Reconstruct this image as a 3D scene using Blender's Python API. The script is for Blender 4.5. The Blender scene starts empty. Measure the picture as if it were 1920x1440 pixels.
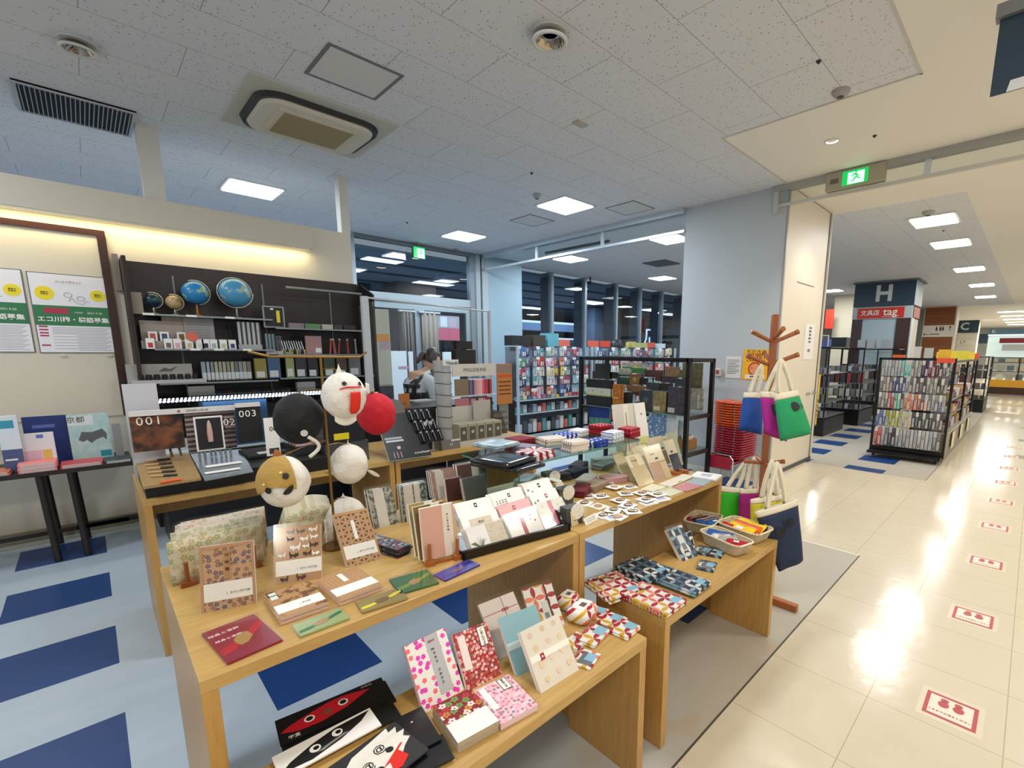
import bpy, math, random
from mathutils import Vector, Matrix
random.seed(7)
S = bpy.context.scene
COL = S.collection
# ---------------------------------------------------------------- camera, world, exposure
RM = Matrix(((0.694997, -0.718969, 0.007863), (-0.113431, -0.120435, -0.986220), (0.710009, 0.684528, -0.165255)))
FPX, CX, CY, H = 880.223, 1082.016, 805.571, 1.52
cam_data = bpy.data.cameras.new('camera')
cam = bpy.data.objects.new('camera', cam_data)
COL.objects.link(cam)
cam_data.sensor_fit = 'HORIZONTAL'
cam_data.sensor_width = 36
cam_data.lens = FPX / 1920 * 36
cam_data.shift_x = (960 - CX) / 1920
cam_data.shift_y = (CY - 720) / 1920
cam_data.clip_start = 0.05
r_, d_, f_ = (Vector(RM[i]).normalized() for i in range(3))
cam.matrix_world = Matrix(((r_.x, -d_.x, -f_.x, 0), (r_.y, -d_.y, -f_.y, 0), (r_.z, -d_.z, -f_.z, H), (0, 0, 0, 1)))
S.camera = cam
S.view_settings.view_transform = 'Standard'
S.view_settings.look = 'None'
S.view_settings.exposure = -0.04
S.view_settings.gamma = 1
S.view_settings.use_curve_mapping = False
S.cycles.use_adaptive_sampling = True
S.cycles.adaptive_threshold = 0.035
S.cycles.max_bounces = 8
S.cycles.diffuse_bounces = 4
S.cycles.glossy_bounces = 4
S.cycles.transparent_max_bounces = 14
S.cycles.transmission_bounces = 6
S.cycles.sample_clamp_indirect = 4
S.cycles.caustics_reflective = False
S.cycles.caustics_refractive = False
world = bpy.data.worlds.new('world')
S.world = world
world.use_nodes = True
world.node_tree.nodes['Background'].inputs[0].default_value = (0.66, 0.65, 0.66, 1)
world.node_tree.nodes['Background'].inputs[1].default_value = 0.95
CEIL = 3.35

def lamp(x, y, w, col, size=0.5, sy=None, z=CEIL - 0.035):
    l = bpy.data.lights.new('ceiling_lamp_light', 'AREA')
    l.energy = w; l.color = col; l.shape = 'RECTANGLE'; l.size = size; l.size_y = sy or size
    o = bpy.data.objects.new('ceiling_lamp_light', l); COL.objects.link(o); o.location = (x, y, z)
    return o
COOL, WARM = (0.80, 0.92, 1.0), (1.0, 0.92, 0.80)
SHOP_LIGHTS = [(1.57, 6.79), (4.47, 4.55), (4.49, 6.92)]
HALL_LIGHTS = [(8.37, 1.24), (10.25, 1.25), (13.5, 1.27), (16.75, 1.27), (20.2, 1.4)]
for x, y in SHOP_LIGHTS: lamp(x, y, 50, COOL)
for x, y in HALL_LIGHTS: lamp(x, y, 38, (1, .97, .92), .6, .45)
for x in (28, 34, 40): lamp(x, .9, 160, (1, .96, .9), .5, 1.1)
for x in (11, 16, 21): lamp(x, -1.6, 70, WARM)
# lamps of the same ceilings that hang over and behind the photographer
for x, y in ((-1.4, 4.4), (-1.4, 1.9), (1.5, 1.9), (-1.5, 6.8)): lamp(x, y, 34, (0.9, 0.95, 1.0))
for x, y in ((-2.0, -1.2), (0.9, -0.9), (3.9, -1.0), (6.9, -1.0)): lamp(x, y, 44, WARM)

# ---------------------------------------------------------------- pixel helpers (a point on a real surface)
def ray(px, py):
    return RM.transposed() @ Vector(((px - CX) / FPX, (py - CY) / FPX, 1))
def PZ(px, py, z):
    d = ray(px, py); t = (z - H) / d.z; return Vector((d.x * t, d.y * t, z))
def PX(px, py, x):
    d = ray(px, py); t = x / d.x; return Vector((x, d.y * t, H + d.z * t))
def PY(px, py, y):
    d = ray(px, py); t = y / d.y; return Vector((d.x * t, y, H + d.z * t))
rad = math.radians
def lin(c):
    if isinstance(c, str): c = tuple(int(c[i:i + 2], 16) / 255 for i in (0, 2, 4))
    return tuple(((v / 12.92) if v <= 0.04045 else ((v + 0.055) / 1.055) ** 2.4) for v in c[:3]) + (1,)
# ---------------------------------------------------------------- materials
MC = {}
def M(hexc, rough=0.5, metal=0.0, emit=0, coat=0, noise=0, alpha=1, name=None, spec=None):
    key = (hexc, rough, metal, emit, coat, noise, alpha)
    if key in MC: return MC[key]
    m = bpy.data.materials.new(name or ('paint_' + hexc)); m.use_nodes = True
    nt = m.node_tree; b = nt.nodes['Principled BSDF']
    b.inputs['Base Color'].default_value = lin(hexc)
    b.inputs['Roughness'].default_value = rough
    b.inputs['Metallic'].default_value = metal
    if coat: b.inputs['Coat Weight'].default_value = coat; b.inputs['Coat Roughness'].default_value = 0.06
    if emit:
        b.inputs['Emission Color'].default_value = lin(hexc); b.inputs['Emission Strength'].default_value = emit
    if noise:
        tc = nt.nodes.new('ShaderNodeTexCoord'); n = nt.nodes.new('ShaderNodeTexNoise'); n.inputs['Scale'].default_value = noise
        bp = nt.nodes.new('ShaderNodeBump'); bp.inputs['Strength'].default_value = 0.25; bp.inputs['Distance'].default_value = 0.004
        nt.links.new(tc.outputs['Object'], n.inputs['Vector']); nt.links.new(n.outputs[0], bp.inputs['Height']); nt.links.new(bp.outputs[0], b.inputs['Normal'])
    if alpha < 1: b.inputs['Alpha'].default_value = alpha
    MC[key] = m
    return m
class NT:
    def __init__(s, name):
        s.m = bpy.data.materials.new(name); s.m.use_nodes = True; s.t = s.m.node_tree
        s.b = s.t.nodes['Principled BSDF']; s.o = s.t.nodes['Material Output']
    def n(s, typ, **kw):
        x = s.t.nodes.new('ShaderNode' + typ)
        for k, v in kw.items(): setattr(x, k, v)
        return x
    def l(s, a, b): s.t.links.new(a, b)
    def math(s, op, a, b=None, c=None):
        x = s.n('Math', operation=op)
        for i, v in enumerate((a, b, c)):
            if v is None: continue
            if isinstance(v, (int, float)): x.inputs[i].default_value = v
            else: s.l(v, x.inputs[i])
        return x.outputs[0]
    def mix(s, f, a, b):
        x = s.n('Mix', data_type='RGBA')
        for i, v in ((0, f), (6, a), (7, b)):
            if isinstance(v, (int, float)): x.inputs[i].default_value = v
            elif isinstance(v, (tuple, str)): x.inputs[i].default_value = lin(v) if isinstance(v, str) else v
            else: s.l(v, x.inputs[i])
        return x.outputs[2]
    def obj(s):
        tc = s.n('TexCoord'); sp = s.n('SeparateXYZ'); s.l(tc.outputs['Object'], sp.inputs[0]); s.tc = tc
        return sp.outputs
    def noise(s, vec, scale, detail=3, rough=.5):
        x = s.n('TexNoise'); x.inputs['Scale'].default_value = scale; x.inputs['Detail'].default_value = detail; x.inputs['Roughness'].default_value = rough
        if vec is not None: s.l(vec, x.inputs['Vector'])
        return x.outputs[0]
    def vec(s, a, b, c=0.0):
        x = s.n('CombineXYZ')
        for i, v in enumerate((a, b, c)):
            if isinstance(v, (int, float)): x.inputs[i].default_value = v
            else: s.l(v, x.inputs[i])
        return x.outputs[0]
    def bump(s, h, st, d=0.01):
        x = s.n('Bump'); x.inputs['Strength'].default_value = st; x.inputs['Distance'].default_value = d
        s.l(h, x.inputs['Height']); s.l(x.outputs[0], s.b.inputs['Normal'])
    def base(s, c, rough=.5):
        if isinstance(c, str): s.b.inputs['Base Color'].default_value = lin(c)
        else: s.l(c, s.b.inputs['Base Color'])
        s.b.inputs['Roughness'].default_value = rough
def step(k, v, a, w=0.02):
    x = k.n('MapRange'); x.inputs[1].default_value = a - w; x.inputs[2].default_value = a + w; k.l(v, x.inputs[0]); return x.outputs[0]

def mat_wood(name='pale_oak', c1='CAA663', c2='B28C4E', axis=0):
    k = NT(name); o = k.obj()
    sc = [14, 14, 14]; sc[axis] = 1.2
    mp = k.n('Mapping'); mp.inputs['Scale'].default_value = sc; k.l(k.tc.outputs['Object'], mp.inputs[0])
    n = k.noise(mp.outputs[0], 5, 5, .6); n2 = k.noise(mp.outputs[0], 22, 3, .6)
    f = k.math('ADD', k.math('MULTIPLY', n, .75), k.math('MULTIPLY', n2, .3))
    k.base(k.mix(step(k, f, .52, .2), c1, c2), .42); k.b.inputs['Coat Weight'].default_value = .15
    return k.m
OAK = mat_wood(); OAKV = mat_wood('pale_oak_upright', 'C69C56', 'AE8344', 2)
DARKWOOD = mat_wood('reddish_brown_wood', '9A5426', '7C3F1A', 2)
WHITE = M('F2F1EC', .5); BLACK = M('0E0E10', .4); STEEL = M('B9BDC0', .3, 1); ALU = M('C9D3DA', .35, .6)
PAPER = M('F4F1E8', .6); CREAMP = M('EADFC4', .6); GREYM = M('8C8E8E', .5); BLKMETAL = M('121212', .35, .3)

def mat_glass(name='clear_glass', tint='DCEFEA', fac=.10, rough=0.02):
    k = NT(name); k.t.nodes.remove(k.b)
    tr = k.n('BsdfTransparent'); tr.inputs[0].default_value = lin(tint)
    gl = k.n('BsdfGlossy'); gl.inputs['Roughness'].default_value = rough
    lw = k.n('LayerWeight'); lw.inputs[0].default_value = .5
    f = k.math('ADD', k.math('MULTIPLY', k.math('POWER', lw.outputs['Facing'], 4), .7), fac)
    mx = k.n('MixShader'); k.l(f, mx.inputs[0]); k.l(tr.outputs[0], mx.inputs[1]); k.l(gl.outputs[0], mx.inputs[2]); k.l(mx.outputs[0], k.o.inputs[0])
    return k.m
GLASS = mat_glass('clear_glass', 'F6FAFA', .02); SLEEVE = mat_glass('plastic_sleeve', 'FFFFFF', .03, .13)
PLATEGLASS = mat_glass('green_edged_glass', 'E2EEEA', .03); DARKGLASS = mat_glass('window_glass', 'C8D4DC', .03)
GLASSEDGE = M('5E9080', .2)

# ---------------------------------------------------------------- meshes
class MB:
    def __init__(s): s.v = []; s.f = []; s.mi = []; s.ms = []; s.sm = []
    def mat(s, m):
        if m not in s.ms: s.ms.append(m)
        return s.ms.index(m)
    def add(s, vs, fs, m, X=None, smooth=False):
        b = len(s.v); i = s.mat(m)
        for v in vs:
            v = Vector(v); s.v.append(X @ v if X else v)
        for f in fs: s.f.append([b + q for q in f]); s.mi.append(i); s.sm.append(smooth)
        return s
    def box(s, x0, y0, z0, x1, y1, z1, m, X=None):
        if x0 > x1: x0, x1 = x1, x0
        if y0 > y1: y0, y1 = y1, y0
        if z0 > z1: z0, z1 = z1, z0
        return s.add([(x0, y0, z0), (x1, y0, z0), (x1, y1, z0), (x0, y1, z0), (x0, y0, z1), (x1, y0, z1), (x1, y1, z1), (x0, y1, z1)],
                     [(3, 2, 1, 0), (4, 5, 6, 7), (0, 1, 5, 4), (1, 2, 6, 5), (2, 3, 7, 6), (3, 0, 4, 7)], m, X)
    def cyl(s, p0, p1, r, m, n=12, r1=None, smooth=True):
        p0, p1 = Vector(p0), Vector(p1); r1 = r if r1 is None else r1
        q = (p1 - p0).to_track_quat('Z', 'Y'); L = (p1 - p0).length; vs = []
        for z, rr in ((0, r), (L, r1)):
            for i in range(n):
                a = 2 * math.pi * i / n; vs.append(p0 + q @ Vector((rr * math.cos(a), rr * math.sin(a), z)))
        s.add(vs, [(i, (i + 1) % n, n + (i + 1) % n, n + i) for i in range(n)], m, smooth=smooth)
        return s.add(vs, [tuple(range(n))[::-1], tuple(range(n, 2 * n))], m)
    def tube(s, pts, r, m, n=8):
        for a, b in zip(pts, pts[1:]): s.cyl(a, b, r, m, n)
        return s
    def lathe(s, prof, m, c=(0, 0, 0), n=20, X=None):
        c = Vector(c); vs = []; k = len(prof)
        for i in range(n):
            a = 2 * math.pi * i / n
            for r, z in prof: vs.append(c + Vector((r * math.cos(a), r * math.sin(a), z)))
        fs = [(i * k + j, ((i + 1) % n) * k + j, ((i + 1) % n) * k + j + 1, i * k + j + 1) for i in range(n) for j in range(k - 1)]
        return s.add(vs, fs, m, X, True)
    def prism(s, poly, y0, y1, m, X=None):          # polygon in x,z pushed along y
        n = len(poly)
        vs = [(x, y0, z) for x, z in poly] + [(x, y1, z) for x, z in poly]
        return s.add(vs, [tuple(range(n)), tuple(range(n, 2 * n))[::-1]] + [(i, n + i, n + (i + 1) % n, (i + 1) % n) for i in range(n)], m, X)
    def grid(s, fn, nu, nv, m, smooth=True, X=None, thick=0):
        vs = [fn(i / nu, j / nv) for j in range(nv + 1) for i in range(nu + 1)]
        fs = [(j * (nu + 1) + i, j * (nu + 1) + i + 1, (j + 1) * (nu + 1) + i + 1, (j + 1) * (nu + 1) + i) for j in range(nv) for i in range(nu)]
        return s.add(vs, fs, m, X, smooth)
    def build(s, name, parent=None, loc=None, rot=None, bev=0, solid=0, sub=0):
        me = bpy.data.meshes.new(name); me.from_pydata([tuple(v) for v in s.v], [], s.f)
        for m in s.ms: me.materials.append(m)
        for p, i, q in zip(me.polygons, s.mi, s.sm): p.material_index = i; p.use_smooth = q
        me.update()
        o = bpy.data.objects.new(name, me); COL.objects.link(o)
        if parent: o.parent = parent
        if loc is not None: o.location = loc
        if rot is not None: o.rotation_euler = rot
        if solid: md = o.modifiers.new('solid', 'SOLIDIFY'); md.thickness = solid; md.offset = 0
        if bev: md = o.modifiers.new('bevel', 'BEVEL'); md.width = bev; md.segments = 2; md.limit_method = 'ANGLE'
        if sub: md = o.modifiers.new('sub', 'SUBSURF'); md.levels = sub; md.render_levels = sub
        return o
def tag(o, label, cat, group=None, kind=None):
    if len(label.split()) > 16: print('LONGLABEL', len(label.split()), label)
    o['label'] = label; o['category'] = cat
    if group: o['group'] = group
    if kind: o['kind'] = kind
    return o
def thing(name, label, cat, loc=(0, 0, 0), rot=(0, 0, 0), group=None):
    o = bpy.data.objects.new(name, None); COL.objects.link(o); o.location = loc; o.rotation_euler = rot; o.empty_display_size = .05
    return tag(o, label, cat, group)
def struct(o): o['kind'] = 'structure'; return o
def dup(root, loc, rot=None, label=None, group=None):
    r = root.copy(); COL.objects.link(r); r.location = loc
    if rot is not None: r.rotation_euler = rot
    if label:
        r['label'] = label
        if len(label.split()) > 16: print('LONGLABEL', len(label.split()), label)
    if group: r['group'] = group
    for ch in root.children:
        c = ch.copy(); COL.objects.link(c); c.parent = r
        for g in ch.children:
            d = g.copy(); COL.objects.link(d); d.parent = c
    return r
ORD = ['first', 'second', 'third', 'fourth', 'fifth', 'sixth', 'seventh', 'eighth', 'ninth', 'tenth', 'eleventh', 'twelfth', 'thirteenth', 'fourteenth', 'fifteenth', 'sixteenth',
       'seventeenth', 'eighteenth', 'nineteenth', 'twentieth', 'twenty-first', 'twenty-second', 'twenty-third', 'twenty-fourth', 'twenty-fifth', 'twenty-sixth', 'twenty-seventh', 'twenty-eighth', 'twenty-ninth', 'thirtieth']
def text(s, size, m, parent, loc=(0, 0, 0), rot=(rad(90), 0, 0), name='lettering', ext=0.0004, align='CENTER', bold=0, sp=1):
    cu = bpy.data.curves.new(name, 'FONT'); cu.body = s; cu.size = size; cu.extrude = ext; cu.offset = bold; cu.align_x = align; cu.align_y = 'CENTER'; cu.resolution_u = 2; cu.space_character = sp
    t = bpy.data.objects.new(name, cu); COL.objects.link(t)
    me = bpy.data.meshes.new_from_object(t.evaluated_get(bpy.context.evaluated_depsgraph_get()))
    bpy.data.objects.remove(t); me.materials.clear(); me.materials.append(m)
    o = bpy.data.objects.new(name, me); COL.objects.link(o); o.parent = parent; o.location = loc; o.rotation_euler = rot
    return o
# ================================================================ the setting
def mat_floor_shop():
    k = NT('blue_grey_vinyl_with_blue_tiles'); o = k.obj()
    def band(v, off):
        return k.math('LESS_THAN', k.math('FRACT', k.math('DIVIDE', k.math('SUBTRACT', v, off - 9.017), .9017)), .5)
    blue = k.math('MULTIPLY', band(o[0], .397), band(o[1], 2.138))
    v = k.tc.outputs['Object']
    mp = k.n('Mapping'); mp.inputs['Scale'].default_value = (.6, 3, 1); k.l(v, mp.inputs[0])
    n = k.noise(mp.outputs[0], 3, 5, .6); n2 = k.noise(v, 260, 2)
    base = k.mix(n, 'A3B4C3', 'BBC7D1'); base = k.mix(k.math('MULTIPLY', n2, .3), base, '8DA2B8')
    # warm light of the aisle painted into the vinyl colour, with tea-brown stains
    warm_light = step(k, k.math('SUBTRACT', k.math('MULTIPLY', o[0], .9), o[1]), .05, .6)
    base = k.mix(k.math('MULTIPLY', warm_light, .9), base, 'B5AD9E')
    st = k.noise(v, 3.1, 3, .6); stm = k.math('MULTIPLY', k.math('MULTIPLY', step(k, st, .62, .05), warm_light), .5)
    base = k.mix(stm, base, 'B39A6A')
    bl = k.mix(n, '10366C', '194482')
    k.base(k.mix(blue, base, bl), .34); k.bump(n2, .08, .002)
    return k.m
def mat_floor_aisle():
    k = NT('waxed_cream_tile'); o = k.obj(); v = k.tc.outputs['Object']
    def line(a, off): 
        f = k.math('FRACT', k.math('DIVIDE', k.math('SUBTRACT', a, off - 45.5), .455)); return k.math('LESS_THAN', k.math('ABSOLUTE', k.math('SUBTRACT', f, .5)), .4955)
    j = k.math('MULTIPLY', line(o[0], 1.81), line(o[1], .362))
    n = k.noise(v, 6, 4, .6); n2 = k.noise(v, 320, 2); n3 = k.noise(v, 1.1, 3)
    c = k.mix(n, 'DDD4BF', 'CFC5AE'); c = k.mix(k.math('MULTIPLY', n2, .25), c, 'B9A98C'); c = k.mix(k.math('MULTIPLY', n3, .4), c, 'D9D2C2')
    k.base(k.mix(j, 'B8A98C', c), .16)
    mp = k.n('Mapping'); mp.inputs['Scale'].default_value = (1, 1, 1); k.l(v, mp.inputs[0])
    k.bump(k.math('ADD', k.noise(mp.outputs[0], 9, 3, .6), k.math('MULTIPLY', j, .2)), .22, .006)
    return k.m
FSHOP, FAISLE = mat_floor_shop(), mat_floor_aisle()
struct(MB().add([(-7, .785, 0), (3.92, .785, 0), (3.92, 9, 0), (-7, 9, 0)], [(0, 1, 2, 3)], FSHOP).add([(3.92, 2.2, 0), (30, 2.2, 0), (30, 9, 0), (3.92, 9, 0)], [(0, 1, 2, 3)], FSHOP)
       .add([(6.9, .785, 0), (23, .785, 0), (23, 2.2, 0), (6.9, 2.2, 0)], [(0, 1, 2, 3)], FSHOP).build('floor'))
struct(MB().add([(-7, -5, 0), (50, -5, 0), (50, .785, 0), (-7, .785, 0)], [(0, 1, 2, 3)], FAISLE).add([(3.92, .785, 0), (6.9, .785, 0), (6.9, 2.2, 0), (3.92, 2.2, 0)], [(0, 1, 2, 3)], FAISLE)
       .add([(23, .785, 0), (50, .785, 0), (50, 9, 0), (23, 9, 0)], [(0, 1, 2, 3)], FAISLE).build('floor'))
# dark joint strip along the edge of the shop floor, light strip across its end
struct(MB().box(-7, .781, 0, 3.92, .789, .0015, M('4A4640', .6)).build('trim_1'))
struct(MB().box(3.912, .789, 0, 3.932, 2.2, .0015, M('D8D4C8', .6)).build('trim_2'))
struct(MB().box(6.9, .780, 0, 23, .790, .0015, M('7C7468', .6)).build('trim_3'))

def mat_ceiling():
    k = NT('perforated_ceiling_board'); o = k.obj(); v = k.tc.outputs['Object']
    row = k.math('FLOOR', k.math('DIVIDE', k.math('ADD', o[1], 20 * .4655 - 1.206), .4655))
    fy = k.math('FRACT', k.math('DIVIDE', k.math('ADD', o[1], 20 * .4655 - 1.206), .4655))
    sh = k.math('MULTIPLY', k.math('MODULO', k.math('ADD', row, 1), 2), .4655)
    fx = k.math('FRACT', k.math('DIVIDE', k.math('ADD', k.math('ADD', o[0], 20 * .931 - 2.98), sh), .931))
    jy = k.math('LESS_THAN', k.math('ABSOLUTE', k.math('SUBTRACT', fy, .5)), .4955); jx = k.math('LESS_THAN', k.math('ABSOLUTE', k.math('SUBTRACT', fx, .5)), .4975)
    j = k.math('MULTIPLY', jx, jy)
    mp = k.n('Mapping'); mp.inputs['Scale'].default_value = (1, 1, 1); mp.inputs['Rotation'].default_value = (0, 0, .7); k.l(v, mp.inputs[0])
    vo = k.n('TexVoronoi'); vo.inputs['Scale'].default_value = 52; vo.inputs['Randomness'].default_value = 1
    wv = k.n('Mapping'); wv.inputs['Scale'].default_value = (1, .55, 1); k.l(mp.outputs[0], wv.inputs[0]); k.l(wv.outputs[0], vo.inputs['Vector'])
    vs = k.n('TexVoronoi', feature='F1'); vs.inputs['Scale'].default_value = 40; k.l(v, vs.inputs['Vector'])
    pit = k.math('MULTIPLY', k.math('LESS_THAN', vo.outputs['Distance'], .23), k.math('GREATER_THAN', k.noise(v, 45, 1), .5))
    c = k.mix(pit, 'DADDE0', '9E9FA0'); c = k.mix(j, '9A9B9B', c)
    k.base(c, .85); return k.m
CT = mat_ceiling(); CREAMC = M('EDE9DF', .7, name='cream_painted_board')
c = CEIL
def slab(b, x0, y0, x1, y1, m): b.box(x0, y0, c, x1, y1, c + .05, m)
b = MB(); slab(b, -7, .78, 4.06, 8.3, CT); slab(b, 4.06, 2.18, 5.6, 8.3, CT); slab(b, 5.6, 2.3, 24, 8.55, CT); slab(b, 7.2, .8, 24, 2.3, CT)
struct(b.build('ceiling'))
b = MB(); slab(b, -7, -5, 50, .78, CREAMC); slab(b, 4.06, .78, 7.2, 2.18, CREAMC); slab(b, 5.6, 2.18, 7.2, 2.3, CREAMC); slab(b, 24, .78, 50, 8, CREAMC); slab(b, 7.2, .78, 24, .8, CREAMC)
struct(b.build('ceiling'))
struct(MB().box(4.045, .765, c - .006, 4.06, 2.19, c, M('C9C6BE', .6)).box(4.06, 2.18, c - .006, 5.6, 2.195, c, M('C9C6BE', .6)).box(-7, .765, c - .006, 4.06, .78, c, M('C9C6BE', .6)).build('trim_4'))

WALLW = M('D9D3C4', .8, name='off_white_wallpaper', noise=90)
LWALL = M('B7BEC3', .75, name='pale_grey_wallpaper', noise=120)
# low partition wall on the left, box cove light, two posts up to the ceiling
struct(MB().box(-7, 5.55, 0, 2.16, 5.7, 2.76, WALLW).build('wall_left'))
struct(MB().box(-7, 5.52, 0, .31, 5.55, .085, M('8B8474', .6)).build('baseboard_left'))
struct(MB().box(-7, 5.42, 2.52, 1.73, 5.55, 2.735, M('CFC9BA', .75)).build('trim_5'))
COVE = M('FFE9B0', .5, emit=2.6)
o = MB().box(-7, 5.435, 2.505, 1.70, 5.47, 2.522, COVE).box(-7, 5.425, 2.50, 1.70, 5.436, 2.525, M('E8DFC2', .5)).build('cove_light')
tag(o, 'long warm strip light under the white box along the top of the left wall', 'light')
l = bpy.data.lights.new('cove_lamp_light', 'AREA'); l.energy = 16; l.color = (1, .80, .42); l.shape = 'RECTANGLE'; l.size = 6; l.size_y = .05
o = bpy.data.objects.new('cove_lamp_light', l); COL.objects.link(o); o.location = (-1.3, 5.47, 2.5); o.rotation_euler = (rad(12), 0, 0)
for i, (x0, x1) in enumerate(((.50, .64), (2.08, 2.17))):
    struct(MB().box(x0, 5.56, 2.76, x1, 5.68, c, M('D5D3CB', .7)).build('trim_%d' % (6 + i)))
# pinboard with a dark brown frame let into the wall
BROWNF = M('3A1A14', .4)
b = MB().box(-3.5, 5.54, .95, .17, 5.549, 2.40, M('DAD3C0', .85, noise=200))
o = thing('pinboard', 'large cream pinboard with dark brown wooden frame on the left wall', 'pinboard', (0, 0, 0)); b.build('board', o)
MB().box(-3.5, 5.525, 2.40, .22, 5.55, 2.445, BROWNF).box(.172, 5.525, .95, .222, 5.55, 2.40, BROWNF).build('frame', o)

# pillar with the pale grey face, cream fire-door panel behind it
struct(MB().box(5.6, 2.185, 0, 5.75, 3.48, c, LWALL).box(5.75, 2.33, 0, 6.1, 3.48, c, LWALL).build('wall_pillar'))
DOORP = M('DCD3C0', .45, name='cream_painted_steel')
struct(MB().box(5.76, 2.18, 0, 7.12, 2.33, c - .015, DOORP).build('wall_back'))
struct(MB().box(7.05, 2.172, 0, 7.06, 2.181, c - .02, M('3C3A36', .5)).box(5.595, 2.165, 0, 5.63, 2.185, c, M('9A9A96', .4)).box(5.63, 2.178, 0, 5.76, 2.185, c, DOORP).box(7.10, 2.165, 0, 7.125, 2.18, c, M('D8D6CE', .4)).build('trim_8'))
struct(MB().box(6.05, 2.174, 2.36, 6.65, 2.181, 2.366, M('6A655A', .5)).build('trim_9'))
struct(MB().box(5.6, 2.168, 0, 7.1, 2.18, .05, M('4A4844', .5)).build('baseboard_back'))
# hanging smoke-screen glass at x = 5.6 on both sides of the pillar
struct(MB().box(5.55, 3.48, c - .07, 5.66, 8.0, c, ALU).box(5.58, 3.48, 3.05, 5.62, 8.0, 3.085, ALU).build('trim_10'))
struct(MB().box(5.598, 3.48, 3.085, 5.603, 8.0, c - .07, GLASS).build('window_1'))
struct(MB().box(5.55, -5, c - .06, 5.66, 2.33, c, M('A5A6A2', .45)).box(5.58, -5, 3.125, 5.62, 2.33, 3.155, M('C6C5BE', .45)).box(5.56, 2.28, 3.06, 5.64, 2.33, c, M('BEBEB8', .4)).build('trim_11'))
struct(MB().box(5.598, -5, 3.155, 5.603, 2.28, c - .06, GLASS).build('window_2'))
for y in (4.9, 6.4, .93, -1.0):
    struct(MB().box(5.585, y - .025, 3.07 if y > 3 else 3.13, 5.615, y + .025, c - .05, ALU).build('trim_12'))

# storefront behind the till: frame, transom, two door leaves
A = M('98A4AC', .35, .4)
YB = 8.05
b = MB().box(3.08, YB - .05, 0, 3.17, YB + .05, c, A).box(3.17, YB - .05, 2.33, 5.35, YB + .05, 2.47, A).box(5.30, YB - .06, 0, 5.42, YB + .06, c, M('7C858B', .35, .4)).box(5.42, YB - .08, 0, 5.52, YB + .06, c, A).box(5.58, YB - .06, 0, 5.72, YB + .06, c, M('A4AEB4', .4))
b.box(3.17, YB - .04, 3.28, 5.35, YB + .04, c, M('6E777D', .4)).box(5.52, YB - .02, 0, 5.58, YB + .04, c, M('3B4044', .5))
struct(b.build('trim_13'))
struct(MB().box(3.17, YB - .004, 2.47, 5.30, YB + .004, 3.28, DARKGLASS).build('window_3'))
for i, (x0, x1) in enumerate(((3.17, 4.24), (4.24, 5.30))):
    D = M('98A6AE', .35, .4)
    b = MB().box(x0, YB - .025, 0, x0 + .09, YB + .025, 2.32, D).box(x1 - .09, YB - .025, 0, x1, YB + .025, 2.32, D).box(x0 + .09, YB - .025, 2.22, x1 - .09, YB + .025, 2.32, D).box(x0 + .09, YB - .025, 0, x1 - .09, YB + .025, .12, D)
    o = struct(b.build('door_%d' % (i + 1)))
    g = MB().box(x0 + .09, YB - .003, .12, x1 - .09, YB + .003, 2.22, DARKGLASS).build('glass_pane', o)
# pale blue wall leaf and the mullioned window wall running away to the right
YG = 8.5
BLUEW = M('8FA8B6', .6)
struct(MB().box(5.72, 8.0, 0, 6.58, 8.07, c, BLUEW).box(6.50, 8.07, 0, 6.58, 8.5, c, M('B9CAD4', .6)).build('wall_corner'))
for i, x in enumerate((6.80, 7.85, 9.01, 10.27, 11.37, 12.47, 13.7, 14.9)):
    struct(MB().box(x, YG - .06, 0, x + .07, YG + .06, c, A).box(x - .0, YG + .06, 0, x + .06, YG + .34, c, M('59636B', .5)).build('trim_%d' % (20 + i)))
struct(MB().box(6.9, YG - .003, 0, 16, YG + .003, c, DARKGLASS).build('window_4'))
# white blind panels standing inside the doors, lower half
# ---- concourse outside, at night
DK = M('A8B2BC', .8); DK2 = M('22282F', .7)
struct(MB().box(-3, 8.6, -.02, 34, 22, -.001, M('9AA2AA', .3)).build('floor'))
struct(MB().box(-3, 8.6, c - .1, 34, 22, c - .05, DK).build('ceiling'))
struct(MB().box(-3, 21, 0, 34, 21.2, c - .1, M('66727E', .7)).build('wall_outside'))

# ================================================================ card, notebook and pack helpers
def mat_flowers(name, bg, cols, scale=60, rad_=.35, petals=5, amp=.09, corek=.25):
    k = NT(name); o = k.obj(); v = k.vec(o[0], o[2])
    vo = k.n('TexVoronoi', voronoi_dimensions='2D'); vo.inputs['Scale'].default_value = scale; vo.inputs['Randomness'].default_value = .75; k.l(v, vo.inputs['Vector'])
    df = k.n('VectorMath', operation='SUBTRACT'); k.l(v, df.inputs[0])
    k.l(vo.outputs['Position'], df.inputs[1]); sp = k.n('SeparateXYZ'); k.l(df.outputs[0], sp.inputs[0])
    a = k.math('ARCTAN2', sp.outputs[1], sp.outputs[0]); c = k.math('MULTIPLY', k.math('COSINE', k.math('MULTIPLY', a, petals)), amp)
    inside = k.math('LESS_THAN', k.math('ADD', vo.outputs['Distance'], c), rad_)
    core = k.math('LESS_THAN', vo.outputs['Distance'], rad_ * corek)
    sc = k.n('SeparateColor'); k.l(vo.outputs['Color'], sc.inputs[0])
    r = k.n('ValToRGB'); r.color_ramp.interpolation = 'CONSTANT'; e = r.color_ramp.elements
    while len(e) < len(cols): e.new(1)
    for i, cc in enumerate(cols): e[i].position = i / len(cols); e[i].color = lin(cc)
    k.l(sc.outputs[0], r.inputs[0])
    col = k.mix(core, r.outputs[0], bg)
    k.base(k.mix(inside, bg, col), .45); return k.m
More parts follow.
